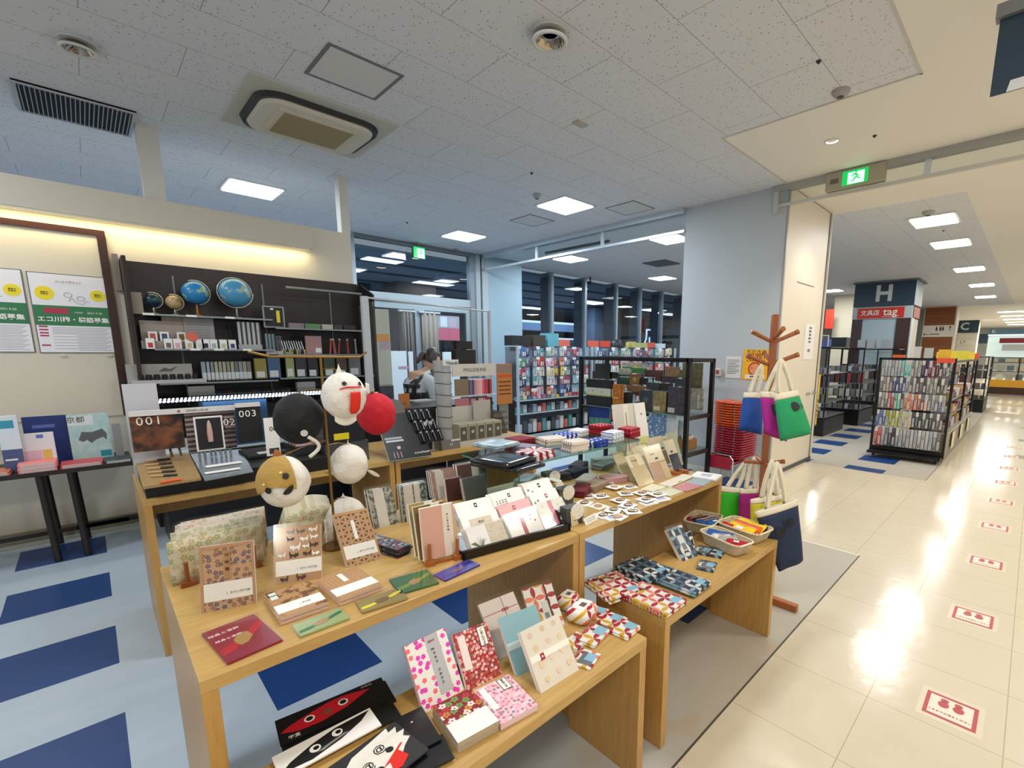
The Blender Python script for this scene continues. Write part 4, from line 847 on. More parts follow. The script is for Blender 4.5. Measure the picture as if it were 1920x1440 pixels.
# woven baskets
WICK = None
def mat_wicker():
    k = NT('cream_wicker'); o = k.obj(); v = k.tc.outputs['Object']
    s = k.math('ADD', o[0], o[1]); a = k.math('SINE', k.math('MULTIPLY', s, 420)); b_ = k.math('SINE', k.math('MULTIPLY', o[2], 560)); h = k.math('MULTIPLY', a, b_)
    k.base(k.mix(k.math('MULTIPLY_ADD', h, .5, .5), 'C9B48C', 'EADFC4'), .7); k.bump(h, .9, .003); return k.m
WICK = mat_wicker(); RIM = mat_stripes('wound_cream_rim', 'E8DCC0', 'CDBB95', .012, .5, 0, .7)
def basket(label, cs, m=WICK):
    P = [PZ(*pxb(*c), LZ + .065) for c in cs]; ctr = sum(P, Vector()) / 4; u = P[1] - P[0]; w = (u.length + (P[2] - P[3]).length) / 2; v = P[3] - P[0]; d = (v.length + (P[2] - P[1]).length) / 2
    o = thing('woven_basket', label, 'basket', (ctr.x, ctr.y, LZ), (0, 0, math.atan2(u.y, u.x)))
    def ring(k, z):
        return lambda a: (w / 2 * k * math.copysign(abs(math.cos(a)) ** .35, math.cos(a)), d / 2 * k * math.copysign(abs(math.sin(a)) ** .35, math.sin(a)), z)
    b = MB(); b.grid(lambda uu, vv: ring(.80 + .18 * vv, .004 + .058 * vv)(uu * 2 * math.pi), 40, 6, m); b.grid(lambda uu, vv: ring(.78 * vv + .001, .006)(uu * 2 * math.pi), 40, 2, m)
    b.build('basket_body', o, solid=.004)
    MB().tube([ring(1.0, .064)(i / 40 * 2 * math.pi) for i in range(41)], .005, RIM, 8).build('rim', o)
    return o, w, d
B1 = basket('tan woven basket of dark red, navy and blue pouches, farthest back', ((1000, 130), (1290, 190), (1405, 85), (1130, 25)))
B2 = basket('cream woven basket of yellow and orange pouches at the right', ((1345, 150), (1740, 285), (1865, 200), (1480, 72)))
B3 = basket('cream woven basket of blue, grey and red pouches, foremost', ((1160, 225), (1560, 400), (1705, 310), (1290, 185)))
def pouches(B, lst):
    o, w, d = B; M4 = Matrix.LocRotScale(o.location, o.rotation_euler, (1, 1, 1)); yw = o.rotation_euler.z
    for nm, x, y, ang, L, tilt, c_, lab in lst:
        p = M4 @ Vector((x * w, y * d, .052)); b = MB()
        b.grid(lambda uu, vv: ((uu - .5) * L, (vv - .5) * L * .42, .010 * math.sin(uu * math.pi) ** .4 * math.sin(vv * math.pi) ** .4 + .003 * math.sin(uu * 9)), 14, 8, M(c_, .8))
        b.grid(lambda uu, vv: ((uu - .5) * L, (.5 - vv) * L * .42, -.004 * math.sin(uu * math.pi) ** .4), 6, 4, M(c_, .8))
        q = b.build('zip_pouch', loc=p, rot=(rad(tilt), 0, yw + rad(ang))); tag(q, nm, 'pouch')
        MB().box(-L * .46, L * .17, .007, L * .46, L * .19, .0095, M('D8C8A0', .5)).build('zipper', q)
        if lab: MB().box(-L * .12, -L * .10, .011, L * .14, L * .02, .0125, WHITEC).build('label', q)
pouches(B1, [('dark red pouch in the farthest basket', -.22, 0, 60, .13, 10, '7A1438', 0), ('navy pouch in the farthest basket', -.05, 0, 60, .13, 10, '12182E', 0), ('royal blue pouch at the right of the farthest basket', .14, -.05, 62, .13, 15, '1D5AA8', 0), ('crimson pouch in the farthest basket', .24, .05, 62, .12, 12, '98183C', 0), ('bright blue pouch at the edge of the farthest basket', .36, 0, 60, .12, 10, '1C62B0', 1)])
pouches(B2, [('large yellow pouch at the back of the right basket', 0, .28, 0, .17, 25, 'EFC81E', 0), ('orange pouch in the right basket', 0, .02, -2, .17, 22, 'E8601C', 0), ('yellow pouch with a white label in the right basket', -.02, -.2, -2, .16, 22, 'F0C420', 1), ('red pouch at the left of the right basket', -.3, -.25, 0, .08, 10, 'B02020', 0)])
pouches(B3, [('blue pouch in the foremost basket', -.22, .1, 25, .13, 15, '1E58A8', 0), ('light grey pouch in the foremost basket', -.08, -.05, 50, .10, 10, 'D6D8DC', 0), ('grey pouch in the foremost basket', .06, 0, 55, .10, 15, 'A0A2A4', 0), ('red pouch with a white label in the foremost basket', .26, -.02, 30, .10, 15, 'B41424', 1)])

# black mask bags on the left low table: thin bags with folded paper masks under clear film
def pxm(x, y): return (480 + .19792 * x, 1240 + .19792 * y)
BAGB = M('141416', .35); LZ1 = LZ
def mask_bag(label, tl, tr, br, bl, z, base, cards):
    c = card('mask_bag', label, 'mask pack', (pxm(*bl), pxm(*br), pxm(*tl)), LZ + z, .004, base, flat=True, edge=base)
    return c
c = mask_bag('plain black bag under the red fish mask pack', (110, 640), (1280, 250), (1330, 370), (250, 850), .006, BAGB, 0)
c = mask_bag('black pack with a red fish shaped paper mask with two white ringed eyes', (120, 590), (1120, 180), (1290, 330), (230, 800), .012, BAGB, 0)
RM_ = M('C01828', .45)
deco(c, 'poly', [(.02, .42), (.10, .56), (.25, .70), (.45, .86), (.6, .88), (.85, .72), (.60, .38), (.35, .22), (.15, .25)], RM_, 'paper_mask')
for u, v in ((.27, .52), (.58, .62)):
    deco(c, 'disc', u, v, .0125, WHITEC, 'eye_ring'); q = deco(c, 'disc', u, v, .0085, EYE, 'pupil')
q = deco(c, 'disc', .43, .50, .011, M('7A4A34', .6), 'nose')
deco(c, 'text', '干支', .12, .10, .014, WHITEC); deco(c, 'text', '紙風船', .83, .86, .010, M('8C8C80', .5))
c = mask_bag('plain black bag behind the black mask pack', (950, 420), (1250, 380), (1380, 520), (1180, 620), .010, BAGB, 0)
c = mask_bag('white pack with a black pointed paper mask with two eyes', (150, 910), (1060, 460), (1190, 600), (230, 1120), .018, WHITEC, 0)
deco(c, 'poly', [(.02, .18), (.12, .42), (.35, .70), (.60, .88), (.98, .92), (.86, .62), (.60, .30), (.30, .10)], EYE, 'paper_mask')
for u, v in ((.36, .46), (.60, .64)):
    q = deco(c, 'disc', u, v, .0125, WHITEC, 'eye_ring'); q = deco(c, 'disc', u + .01, v, .0065, BAGB, 'pupil')
q = deco(c, 'poly', [(.36, .26), (.44, .34), (.66, .48), (.70, .44), (.50, .30), (.42, .22)], M('8C8C8C', .5), 'mouth')
c = mask_bag('black bag lying crosswise at the right end of the mask packs', (1150, 620), (1440, 505), (1760, 735), (1480, 880), .020, BAGB, 0)
q = deco(c, 'disc', .45, .72, .003, M('B8B8B8', .4), 'snap')
c = mask_bag('dark pack with a white spiky haired paper mask with spiral eyes and red mouth', (520, 1120), (1250, 590), (1640, 830), (900, 1420), .026, M('3A3A3E', .25), 0)
hair = [(.05, .30), (.12, .62), (.35, .86), (.62, .92), (.86, .98), (.84, .86), (.95, .88), (.90, .74), (1.0, .72), (.93, .60), (.98, .50), (.86, .40), (.70, .20), (.4, .08), (.15, .10)]
deco(c, 'poly', hair, PWHITE, 'paper_mask')
for u, v, r in ((.62, .66, .011), (.40, .48, .011)):
    q = deco(c, 'text', '@', u, v, .030, EYE)
for u, v in ((.70, .52), (.47, .28)):
    q = deco(c, 'disc', u, v, .009, EYE, 'pupil')
q = deco(c, 'poly', [(.50, .26), (.84, .50), (.86, .48), (.76, .40), (.80, .18), (.66, .06), (.56, .10), (.60, .28)], TONGUE, 'tongue')
c = mask_bag('black bag with a white spiky mask peeping out, lowest at the front', (1300, 900), (1620, 760), (1880, 910), (1500, 1100), .012, BAGB, 0)
# ================================================================ posters and the black side table on the left
GREENP = M('2E7A4C', .5); YEL = M('F0DC2A', .5); REDC = M('B03050', .5); SHEET = M('ECEBF0', .35)
def poster(label, x0, x1, z0, z1):
    o = thing('poster', label, 'poster', ((x0 + x1) / 2, 5.538, z0)); w, h = x1 - x0, z1 - z0
    MB().box(-w / 2, -.004, 0, w / 2, .0, h, M('5A6470', .4)).build('backing', o)
    s = MB().box(-w / 2 + .006, -.0055, .006, w / 2 - .006, -.004, h - .006, SHEET).build('sheet', o)
    MB().box(-w / 2 + .006, -.0065, h * .35, w / 2 - .006, -.0055, h * .60, GREENP).build('green_band', o)
    for u, r in ((-.32, .052), (.36, .045)):
        MB().cyl((u * w, -.0055, h * .75), (u * w, -.0066, h * .75), r, YEL, 14, smooth=False).build('yellow_bubble', o)
        text('募集中\n作品を', .014, INK, o, (u * w, -.0075, h * .75))
    text('エコ川柳・標語募集', .0435, WHITE, o, (0, -.0075, h * .425), bold=.001); text('2021.9.30', .022, WHITE, o, (.12, -.0075, h * .52)); text('応募期間', .012, WHITE, o, (.03, -.0075, h * .52))
    MB().box(-w * .36, -.0072, h * .50, -w * .06, -.0065, h * .57, REDC).build('red_chip', o)
    for v in (.325, .285, .245, .21): MB().box(-w * .46, -.0064, h * v, -w * .35, -.0055, h * (v + .018), REDC).build('red_chip', o)
    MB().box(-w * .46, -.0064, h * .09, -w * .35, -.0055, h * .108, REDC).build('red_chip', o)
    b = MB()
    for i in range(16):
        v = .32 - i * .019; b.box(-w * .30 + (0 if i < 5 else w * .3 * (i % 2)), -.006, h * v, w * (.45 - .1 * ((i * 7) % 3) / 3), -.0055, h * v + .003, GREYINK)
    b.build('print_lines', o)
    ol = [(-.03, .66), (.0, .70), (.03, .695), (.05, .66), (.08, .64), (.15, .63), (.2, .67), (.24, .665)]
    MB().tube([(x * w + .0, -.006, h * z) for x, z in ol], .0012, INK, 5).build('drawing', o)
    for x, z in ((-.03, .74), (.13, .70)): MB().tube([(x * w + .022 * math.cos(a * .6), -.006, h * z + .018 * math.sin(a * .6)) for a in range(12)], .0012, INK, 5).build('drawing', o)
    text('みんなで考えよう', .018, GREYINK, o, (0, -.0075, h * .90))
    return o
poster('green and white contest poster on the pinboard, the complete one beside the frame', -.241, .183, 1.472, 2.08)
poster('green and white contest poster on the pinboard, cut off by the left picture edge', -.700, -.262, 1.476, 2.088)
for i, x in enumerate((-.14, .12)): tag(MB().box(x, 5.53, 1.445, x + .035, 5.539, 1.46, M('D8D4C4', .4)).build('clip'), 'small clear clip under the %s part of the complete contest poster' % ('left', 'right')[i], 'clip')

p = PY(240, 866, 4.85); TB = p.z
DKW = M('241A17', .45)
o = thing('side_table', 'dark brown folding table with leaflets along the left wall', 'table', (-1.0, 5.1, 0))
MB().box(-1.4, -.25, TB - .03, 1.16, .27, TB, DKW).build('table_top', o)
for x in (.68, .83, -1.2):
    for y in (-.22, .22): MB().cyl((x - (.0), y, TB - .03), (x + .02, y, 0), .02, DKW, 8).build('leg', o)
MB().box(-1.38, .2, .09, 1.1, .22, .12, DKW).build('stretcher', o)
MB().box(.80, .2, .09, 1.2, .22, .13, M('0C0B0C', .4)).build('stretcher', o)
CORAL = M('EE8A84', .5); BLUEF = M('1E3272', .45)
def py_card(name, label, cat, bl, br, tl, y, t, m, parts=()):
    a, b_ = PY(bl[0], bl[1], y), PY(br[0], br[1], y); c = PY(tl[0], tl[1], y)
    w, h = b_.x - a.x, c.z - a.z
    o = MB().box(-w / 2, 0, 0, w / 2, t, h, m).build(name, loc=((a.x + b_.x) / 2, y, a.z)); tag(o, label, cat); o['dw'] = w; o['dh'] = h
    for p_ in parts: deco(o, *p_)
    return o
def on(name, label, cat, x0, x1, y0, y1, z, h, m, parts=(), group=None):
    o = MB().box(-(x1 - x0) / 2, -(y1 - y0) / 2, 0, (x1 - x0) / 2, (y1 - y0) / 2, h, m).build(name, loc=((x0 + x1) / 2, (y0 + y1) / 2, z)); return tag(o, label, cat, group)
def pxs(px, py, y): return PY(px, py, y).x
def std(name, label, cat, px0, px1, ptop, y, z, m, t=.01, parts=(), lean=0, py=None):      # standing card: left/right pixel columns, base height z
    pym = py or ptop + 20
    x0, x1 = PY(px0, pym, y).x, PY(px1, pym, y).x; zt = PY((px0 + px1) / 2, ptop, y).z
    w, h = x1 - x0, max(zt - z, .01)
    o = MB().box(-w / 2, 0, 0, w / 2, t, h, m).build(name, loc=((x0 + x1) / 2, y, z), rot=(rad(-lean), 0, 0)); tag(o, label, cat); o['dw'] = w; o['dh'] = h
    for p_ in parts: deco(o, *p_)
    return o
MINT = mat_mottle('mint_leaflet_print', 'BFD8D4', 'A8CCCC', 20, .5, .1)
std('leaflet', 'white and light blue leaflet stack standing at the left picture edge', 'leaflet', -6, 34, 780, 5.0, TB, M('DDE6EC', .5), .03, [('band', 0, .78, .8, .92, M('3A9AB4', .5)), ('band', 0, 0, 1, .4, M('4A5A84', .5)), ('band', .1, .2, .7, .23, WHITE, 'print')])
std('folder', 'dark blue folder standing behind the house shaped leaflet', 'folder', 42, 128, 780, 5.22, TB, BLUEF, .01, [('band', .2, .75, .7, .82, M('5A6AB0', .5), 'print')])
o = std('leaflet', 'white house shaped leaflet with pink and yellow print', 'leaflet', 35, 103, 812, 5.05, TB, M('E6E4E8', .5), .02, [('band', .08, .05, .6, .5, M('D8BCD0', .5)), ('band', .62, .1, .88, .5, M('E0C060', .5)), ('band', .5, .85, .7, .95, M('5A7AB8', .5))])
std('leaflet', 'mint green leaflet with a horse print standing near the table end', 'leaflet', 126, 205, 776, 5.15, TB, MINT, .012, [('band', .0, .76, .62, .97, M('DDE4E4', .5)), ('text', '京都', .2, .88, .05, M('3A2A24', .5)), ('band', .68, .05, .95, .18, M('2F8E9C', .5)), ('poly', [(.2, .45), (.3, .62), (.55, .60), (.8, .66), (.9, .55), (.88, .4), (.8, .48), (.6, .42), (.5, .36), (.4, .44), (.3, .40)], M('5E6468', .5), 'horse_print')])
std('leaflet', 'thin grey leaflet standing on edge between mint leaflet and pen board', 'leaflet', 212, 228, 795, 5.1, TB, M('8A8C8C', .5), .05)
for i, (a, b_, c_, m_, nm, n) in enumerate((((36, 885), (108, 878), (30, 850), CORAL, 'coral red leaflet', 10), ((114, 876), (193, 868), (112, 858), M('C04A50', .5), 'red and grey magazine', 4), ((196, 868), (248, 864), (194, 852), M('3A3E48', .4), 'dark blue magazine', 3), ((-20, 893), (20, 889), (-22, 862), M('C06A50', .5), 'terracotta leaflet', 4))):
    p = PZ(a[0], a[1], TB + .005); q = PZ(b_[0], b_[1], TB + .005); w = q.x - p.x
    o = MB().box(0, 0, 0, w, .2, .0058, m_).box(.01, -.0005, .001, w - .01, 0, .005, M('D8D4D0', .6)).build('leaflet', loc=(p.x, 4.87, TB)); tag(o, nm + ', lowest of its pile on the dark table', 'leaflet', nm + 's on the dark table')
    for k in range(1, n): dup(o, (p.x + random.uniform(-.004, .004), 4.87 + random.uniform(-.004, .004), TB + .006 * k), None, nm + ', %s from the bottom of its pile' % ORD[k])
for i, (x, y) in enumerate(((137, 850), (165, 848))): p = PZ(x, y, TB + .03); on('price_card', 'tiny white card on the dark table, %s of the pair' % ('left', 'right')[i], 'price card', p.x - .03, p.x + .03, p.y - .02, p.y, TB + .03, .002, WHITE)

# ================================================================ dark bookcase with globes and drawing goods
CASE = M('241310', .5); CASEB = mat_wood('dark_brown_veneer', '22110D', '190C0A', 0); CBLK = M('0E0D0F', .45)
YF = 5.2
o = thing('bookcase', 'tall dark brown wall bookcase with black shelves, full of drawing supplies', 'bookcase', (1.26, 5.36, 0))
MB().box(-.98, .16, 0, .97, .18, 2.23, CASEB).build('back_panel', o)
MB().box(-.98, -.14, 0, -.955, .16, 2.23, CASE).build('side_panel', o)
MB().prism([(0, 0), (0, 0)], 0, 0, CASE) if False else None
b = MB().add([(.95, -.16, 0), (.97, -.16, 0), (.97, .16, 0), (.95, .16, 0), (.95, -.16, 2.10), (.97, -.16, 2.10), (.97, .16, 2.23), (.95, .16, 2.23)], [(3, 2, 1, 0), (4, 5, 6, 7), (0, 1, 5, 4), (1, 2, 6, 5), (2, 3, 7, 6), (3, 0, 4, 7)], CBLK); b.build('side_panel', o)
MB().box(-.955, .0, 0, .95, .16, 1.0, CBLK).build('base_cupboard', o)
MB().box(-1.02, .12, 1.98, -.985, .18, 2.27, M('8C8478', .5)).build('cable_duct', o)
SH = M('18171A', .3, .2)
for x0, x1, z in ((-.86, .0, 1.79), (-.86, .0, 1.51), (-.86, -.0, 1.225), (.02, .86, 1.716), (.02, .86, 1.465), (.02, .92, 1.24), (-.86, .92, 1.09)):
    MB().box(x0, -.16, z - .012, x1, .16, z, SH).box(x0, -.162, z - .012, x1, -.158, z + .002, M('8C9498', .3, .6)).build('shelf', o)
for x in (-.66, .005, .62, .93): MB().box(x, .15, 1.0, x + .014, .158, 2.14 if x < .9 else 2.0, M('6E7276', .4, .6)).build('slotted_standard', o)
MB().cyl((.15, -.10, 2.10), (.86, -.10, 2.10), .012, M('9AA0A2', .3, .6), 8).build('light_tube', o)
# globes
def mat_globe(name, sea, land, sc=9):
    k = NT(name); k.obj(); n = k.noise(k.tc.outputs['Object'], sc, 4, .6); k.base(k.mix(step(k, n, .56, .015), sea, land), .25); return k.m
for nm, px, py, r, sea, land, meta in (('smallest dark blue globe on the bookcase', 286, 563, .055, '0E3442', '2A5A50', 0), ('small antique beige globe between the blue ones', 326, 567, .057, 'BCA474', '9A8454', 0), ('medium light blue globe on a wooden foot', 366, 549, .095, '2A86C4', '9AB890', 1), ('largest light blue globe with a full silver ring', 440, 549, .122, '4E9CC8', 'A8B8A0', 2)):
    c_ = PY(px, py, 5.30); o = thing('globe', nm, 'globe', (c_.x, 5.30, 1.79)); zc = c_.z - 1.79
    b = MB(); b.lathe([(r * math.cos(t), r * math.sin(t)) for t in [rad(-90 + 7.5 * i) for i in range(25)]], mat_globe('globe_' + sea, sea, land, .9 / r), (0, 0, 0), 28); s = b.build('sphere', o, loc=(0, 0, zc), rot=(0, rad(23), 0))
    RG = STEEL if meta else M('C8C4B8', .3, .6)
    a0, a1 = (-100, 100) if meta < 2 else (0, 360)
    MB().tube([((r + .008) * math.cos(rad(a)), 0 if meta < 2 else -.0, (r + .008) * math.sin(rad(a))) for a in range(a0 + 20, a1 + 21, 12)], .0045, RG, 6).build('meridian_ring', o, loc=(0, 0, zc))
    if meta == 2: MB().tube([((r + .012) * math.cos(rad(a)), -.02, (r + .012) * math.sin(rad(a))) for a in range(180, 361, 12)], .006, RG, 6).build('cradle', o, loc=(0, 0, zc))
    MB().lathe([(0, 0), (.04, 0), (.036, .008), (.008, .014), (.006, max(zc - r - .004, .015))], M('B8782E', .4) if meta == 1 else RG, n=16).build('foot', o)
on('box', 'upright beige box at the left end of the globe shelf', 'box', pxs(245, 560, 5.3), pxs(266, 560, 5.3), 5.28, 5.36, 1.79, .17, M('9C9080', .5))
for i, x in enumerate((278, 358, 430)): p = PY(x, 588, YF); tag(MB().box(-.035, -.004, -.012, .035, 0, .006, WHITE).build('price_strip', loc=(p.x, YF - .005, 1.79)), 'white price strip on the globe shelf edge, %s from left' % ORD[i], 'price strip')
for i, x in enumerate((366, 410, 463)): p = PY(x, 653, YF); tag(MB().box(-.035, -.004, -.012, .035, 0, .006, WHITE).build('price_strip', loc=(p.x, YF - .005, 1.51)), 'white price strip on the second shelf edge, %s from left' % ORD[i], 'price strip')
# second shelf
std('display_card', 'pale display board with three small boxes on the second shelf', 'display card', 263, 346, 602, 5.34, 1.51, M('B4A8A0', .6), .01, py=620)
std('sheet', 'printed grey information sheet behind the small white boxes', 'sheet', 346, 402, 597, 5.33, 1.51, M('A8A6AA', .5), .004, [('band', .1, .85 - .08 * q, .85, .87 - .08 * q, GREYINK, 'print_line') for q in range(7)], py=620)
std('sheet', 'small cream printed sheet above the small white boxes', 'sheet', 303, 345, 590, 5.345, 1.68, M('A8A08C', .5), .004, py=600)
on('riser', 'pale step under the rear row of small boxes', 'riser', pxs(264, 640, 5.28), pxs(346, 640, 5.28), 5.26, 5.32, 1.51, .065, M('A89C94', .6))
for i, (x, c1) in enumerate(((284, 'C2504E'), (306, '2E4470'), (338, '7A5A28'))):
    x_ = pxs(x, 615, 5.28); o = on('small_box', 'small white box with a coloured label, rear row, %s from left' % ORD[i], 'box', x_ - .028, x_ + .028, 5.265, 5.31, 1.576, .075, WHITE); MB().box(-.017, -.024, .008, .017, -.0225, .06, M(c1, .5)).build('label', o)
for i, (x, c1) in enumerate(((281, 'C03A34'), (315, '6A6458'), (332, 'D8A8B8'), (354, 'C8B890'), (374, 'D8D4CC'), (385, '2A2C34'), (400, '9AB8B4'), (418, 'C8C4A0'), (435, '2C3A78'))):
    x_ = pxs(x, 640, 5.22); o = on('small_box', 'small white box with a coloured label, front row, %s from left' % ORD[i], 'box', x_ - .026, x_ + .026, 5.21, 5.25, 1.51, .085, WHITE); MB().box(-.015, -.0215, .01, .015, -.020, .05, M(c1, .5)).build('label', o)
x_ = pxs(360, 628, 5.2); tag(MB().cyl((0, 0, 0), (0, -.004, 0), .04, M('D86A54', .5), 20).build('sign', loc=(x_, 5.205, 1.615)), 'coral oval sign above the front row of small boxes', 'sign')
def clear_pen_set(label, px0, px1, ptop, z, y, n, m='C8CCD0', nm='pen_set'):
    x0, x1 = pxs(px0, ptop + 20, y), pxs(px1, ptop + 20, y); zt = PY((px0 + px1) / 2, ptop, y).z; h = zt - z
    o = thing(nm, label, 'pen set', ((x0 + x1) / 2, y, z)); w = x1 - x0
    MB().box(-w / 2, -.002, 0, w / 2, .03, h * .18, M('B8BCBE', .3)).build('tray', o)
    for i in range(n): xx = -w / 2 + w * (i + .5) / n; MB().cyl((xx, .012, h * .1), (xx, .018, h), w / n * .32, M(m, .2), 8).build('pen', o)
    MB().box(-w / 2, -.006, 0, w / 2, -.005, h, SLEEVE).build('clear_front', o)
    return o
clear_pen_set('upright clear rack of silver pens at the right of the second shelf', 445, 489, 604, 1.51, 5.26, 5)
clear_pen_set('teal wrapped pen pack at the left of the right bay', 498, 517, 626, 1.465, 5.24, 3, '6A8E9A'); clear_pen_set('dark blue pen pack beside the teal one', 518, 530, 630, 1.465, 5.24, 2, '2C3A5A')
# right bay upper shelf
c_ = std('framed_set', 'framed black drawing set with a yellow tool, leaning on the upper shelf', 'drawing set', 493, 533, 574, 5.25, 1.716, M('9A9EA0', .3), .02, [('band', .07, .06, .93, .94, BLACK, 'inset'), ('band', .62, .25, .78, .8, YEL, 'tool'), ('band', .35, .82, .5, .9, WHITE, 'label')], py=590)
for i, (a, b_, cc) in enumerate(((540, 568, '8A7C84'), (570, 598, '5E8C5A'), (602, 622, 'B8B4B0'), (624, 640, '3A3C40'), (642, 664, '26282C'))): x0, x1 = pxs(a, 608, 5.25), pxs(b_, 608, 5.25); on('stationery_box', 'low box on the upper right shelf, %s from left' % ORD[i], 'box', x0, x1, 5.22, 5.32, 1.716, .05, M(cc, .4))
for i in range(10):
    x = pxs(528 + 4.6 * i, 645, 5.26); o = MB().cyl((0, 0, 0), (-.02, .02, .13), .006, M('B4B8BC', .25, .7), 8).cyl((0, 0, 0), (0, 0, .05), .008, M(('C8B060', '8A8C90', '1C1C20')[i % 3], .4), 8).build('drawing_tool', loc=(x, 5.25, 1.465)); tag(o, 'slim silver drawing tool standing on the right middle shelf, %s from left' % ORD[i], 'drawing tool')
std('box', 'dusty pink boxed set on the right middle shelf', 'box', 573, 603, 630, 5.27, 1.465, M('B08888', .5), .02, [('band', .6, .1, .95, .35, WHITE, 'label')], py=645)
for i, (x, dx, cc) in enumerate(((618, .02, 'B84A40'), (628, -.01, 'C0564A'), (634, .02, '8E3A34'), (652, 0, 'A84038'), (667, 0, '8C9094'))):
    o = MB().cyl((0, 0, 0), (dx, .01, .14), .009, M(cc, .4), 8).build('hanging_tool', loc=(pxs(x, 648, 5.26), 5.26, 1.47)); MB().cyl((dx, .01, .14), (dx, .01, .155), .012, M('B8BABC', .3, .7), 8).build('tool_head', o); tag(o, 'red or steel tool hanging in the right bay, %s from left' % ORD[i], 'tool')
# third level
o = thing('ink_display', 'white tilted display tray of black ink bottles on the third shelf', 'display', (pxs(317, 700, 5.24), 5.22, 1.225)); W = .24
MB().box(-W, -.02, 0, W, .06, .03, M('B8B4B4', .4)).build('tray', o); MB().box(-W - .02, .06, .0, W - .08, .07, .16, M('A8A4A0', .5)).build('header_board', o)
for i in range(8): MB().cyl((-W + .06 + .05 * i, .015, .03), (-W + .06 + .05 * i, .015, .075), .018, BLACK, 10).build('ink_bottle', o)
MB().prism([(-.06, .10), (-.02, .13), (.01, .115), (.06, .14), (.02, .10)], .055, .058, M('5A5450', .5)).build('bird_print', o)
for i in range(12):
    x = pxs(382 + 7.6 * i, 690, 5.28); cc = ('8E9AA6', '9AA4AE', '7C8C98', 'B0AE8C', '9CA088', 'A8A48C', '8E8C78', 'A4A08A', '6C7078', '8C9098', '9C9A88', '787468')[i]
    o = on('tall_box', 'slim wrapped box on the third shelf of the left bay, %s from left' % ORD[i], 'box', x - .018, x + .018, 5.26, 5.30, 1.235, .165, M(cc, .3)); MB().box(-.0165, -.0215, .01, .0165, -.020, .07, M('C8CCCE', .4)).build('label', o)
for i, (a, b_, top, cc) in enumerate(((478, 500, 672, '8A7E3A'), (503, 526, 668, '3C5A7A'), (537, 552, 660, '8E9A60'), (555, 575, 665, '30343A'), (578, 596, 668, '24282E'), (608, 628, 668, '3A4A38'), (632, 650, 672, '54463C'), (655, 676, 664, '6E7072'))):
    std('boxed_tool', 'wrapped drafting tool on the lower right shelf, %s from left' % ORD[i], 'drafting tool', a, b_, top, 5.24, 1.24, M(cc, .35), .03, [('band', .1, .05, .8, .35, M('C8CCCC', .4), 'label')], py=690)
# fourth level small inks
for i in range(16):
    x = pxs(402 + 9.2 * i, 735, 5.22); cc = ('1A1A1C', '1A3A9A', '1A1A1C', 'A81C24', '141416', '2C2C22', '141416', '1C1C44', 'A01E26', '1C2C7A', '14141C', '1C1C20', '30202C', '1C1C20', '6A1C24', '222226')[i]
    o = on('ink_box', 'small coloured ink box on the lowest visible shelf, %s from left' % ORD[i], 'box', x - .02, x + .02, 5.2, 5.25, 1.09, .05, M(cc, .4)); MB().box(-.014, -.027, .02, .014, -.025, .032, M('C8C8D0', .4)).build('label', o)
std('box', 'grey printed box on the lowest visible shelf at the left', 'box', 353, 403, 724, 5.2, 1.09, M('7C7A78', .5), .06, py=735)
std('box', 'grey floral box on the lowest visible shelf at the right', 'box', 558, 592, 716, 5.2, 1.09, M('8C8A8C', .5), .06, py=730)

# ================================================================ glass counter with a line of small LEDs
YL = 4.6
o = thing('showcase', 'glass display counter with a bright white LED strip along its edge', 'showcase', (1.3, YL, 0))
MB().box(-1.0, 0, 0, .62, .5, .72, M('15151A', .4)).build('base', o)
MB().box(-1.0, .0, .72, .62, .5, .735, M('D0D4D8', .4)).build('shelf', o)
MB().box(-1.0, .0, 1.145, .62, .5, 1.153, PLATEGLASS).build('glass_top', o); MB().box(-1.0, -.006, .72, .62, 0, 1.145, GLASS).build('glass_front', o)
MB().box(-1.0, .004, 1.118, .62, .02, 1.128, M('9AA0AA', .3, .5)).build('led_channel', o)
LED = M('E6ECFF', .5, emit=6)
b = MB()
for i in range(66): x = -.965 + 1.56 * i / 65; b.add([(x, -.010, 1.118), (x + .011, -.010, 1.118), (x + .019, -.010, 1.148), (x + .008, -.010, 1.148), (x, -.002, 1.118), (x + .011, -.002, 1.118), (x + .019, -.002, 1.148), (x + .008, -.002, 1.148)], [(3, 2, 1, 0), (4, 5, 6, 7), (0, 1, 5, 4), (1, 2, 6, 5), (2, 3, 7, 6), (3, 0, 4, 7)], LED)
q = b.build('led_chips', o); q['kind'] = 'stuff'
l = bpy.data.lights.new('showcase_strip_light', 'AREA'); l.energy = 1.5; l.color = (.85, .9, 1); l.shape = 'RECTANGLE'; l.size = 1.6; l.size_y = .02
lo = bpy.data.objects.new('showcase_strip_light', l); COL.objects.link(lo); lo.location = (1.1, YL + .01, 1.112)
std('document_case', 'long flat blue case lying in the glass counter', 'case', 380, 500, 751, 4.63, .736, M('24486E', .6), .2, py=757)
on('tray', 'white tray inside the glass counter', 'tray', .42, .75, 4.66, 4.9, .736, .06, M('B8BCC4', .4))
std('monitor', 'plain white back of a panel standing left of the counter', 'panel', 232, 297, 720, 3.46, TZ, M('C6C6CC', .5), .03, py=750)

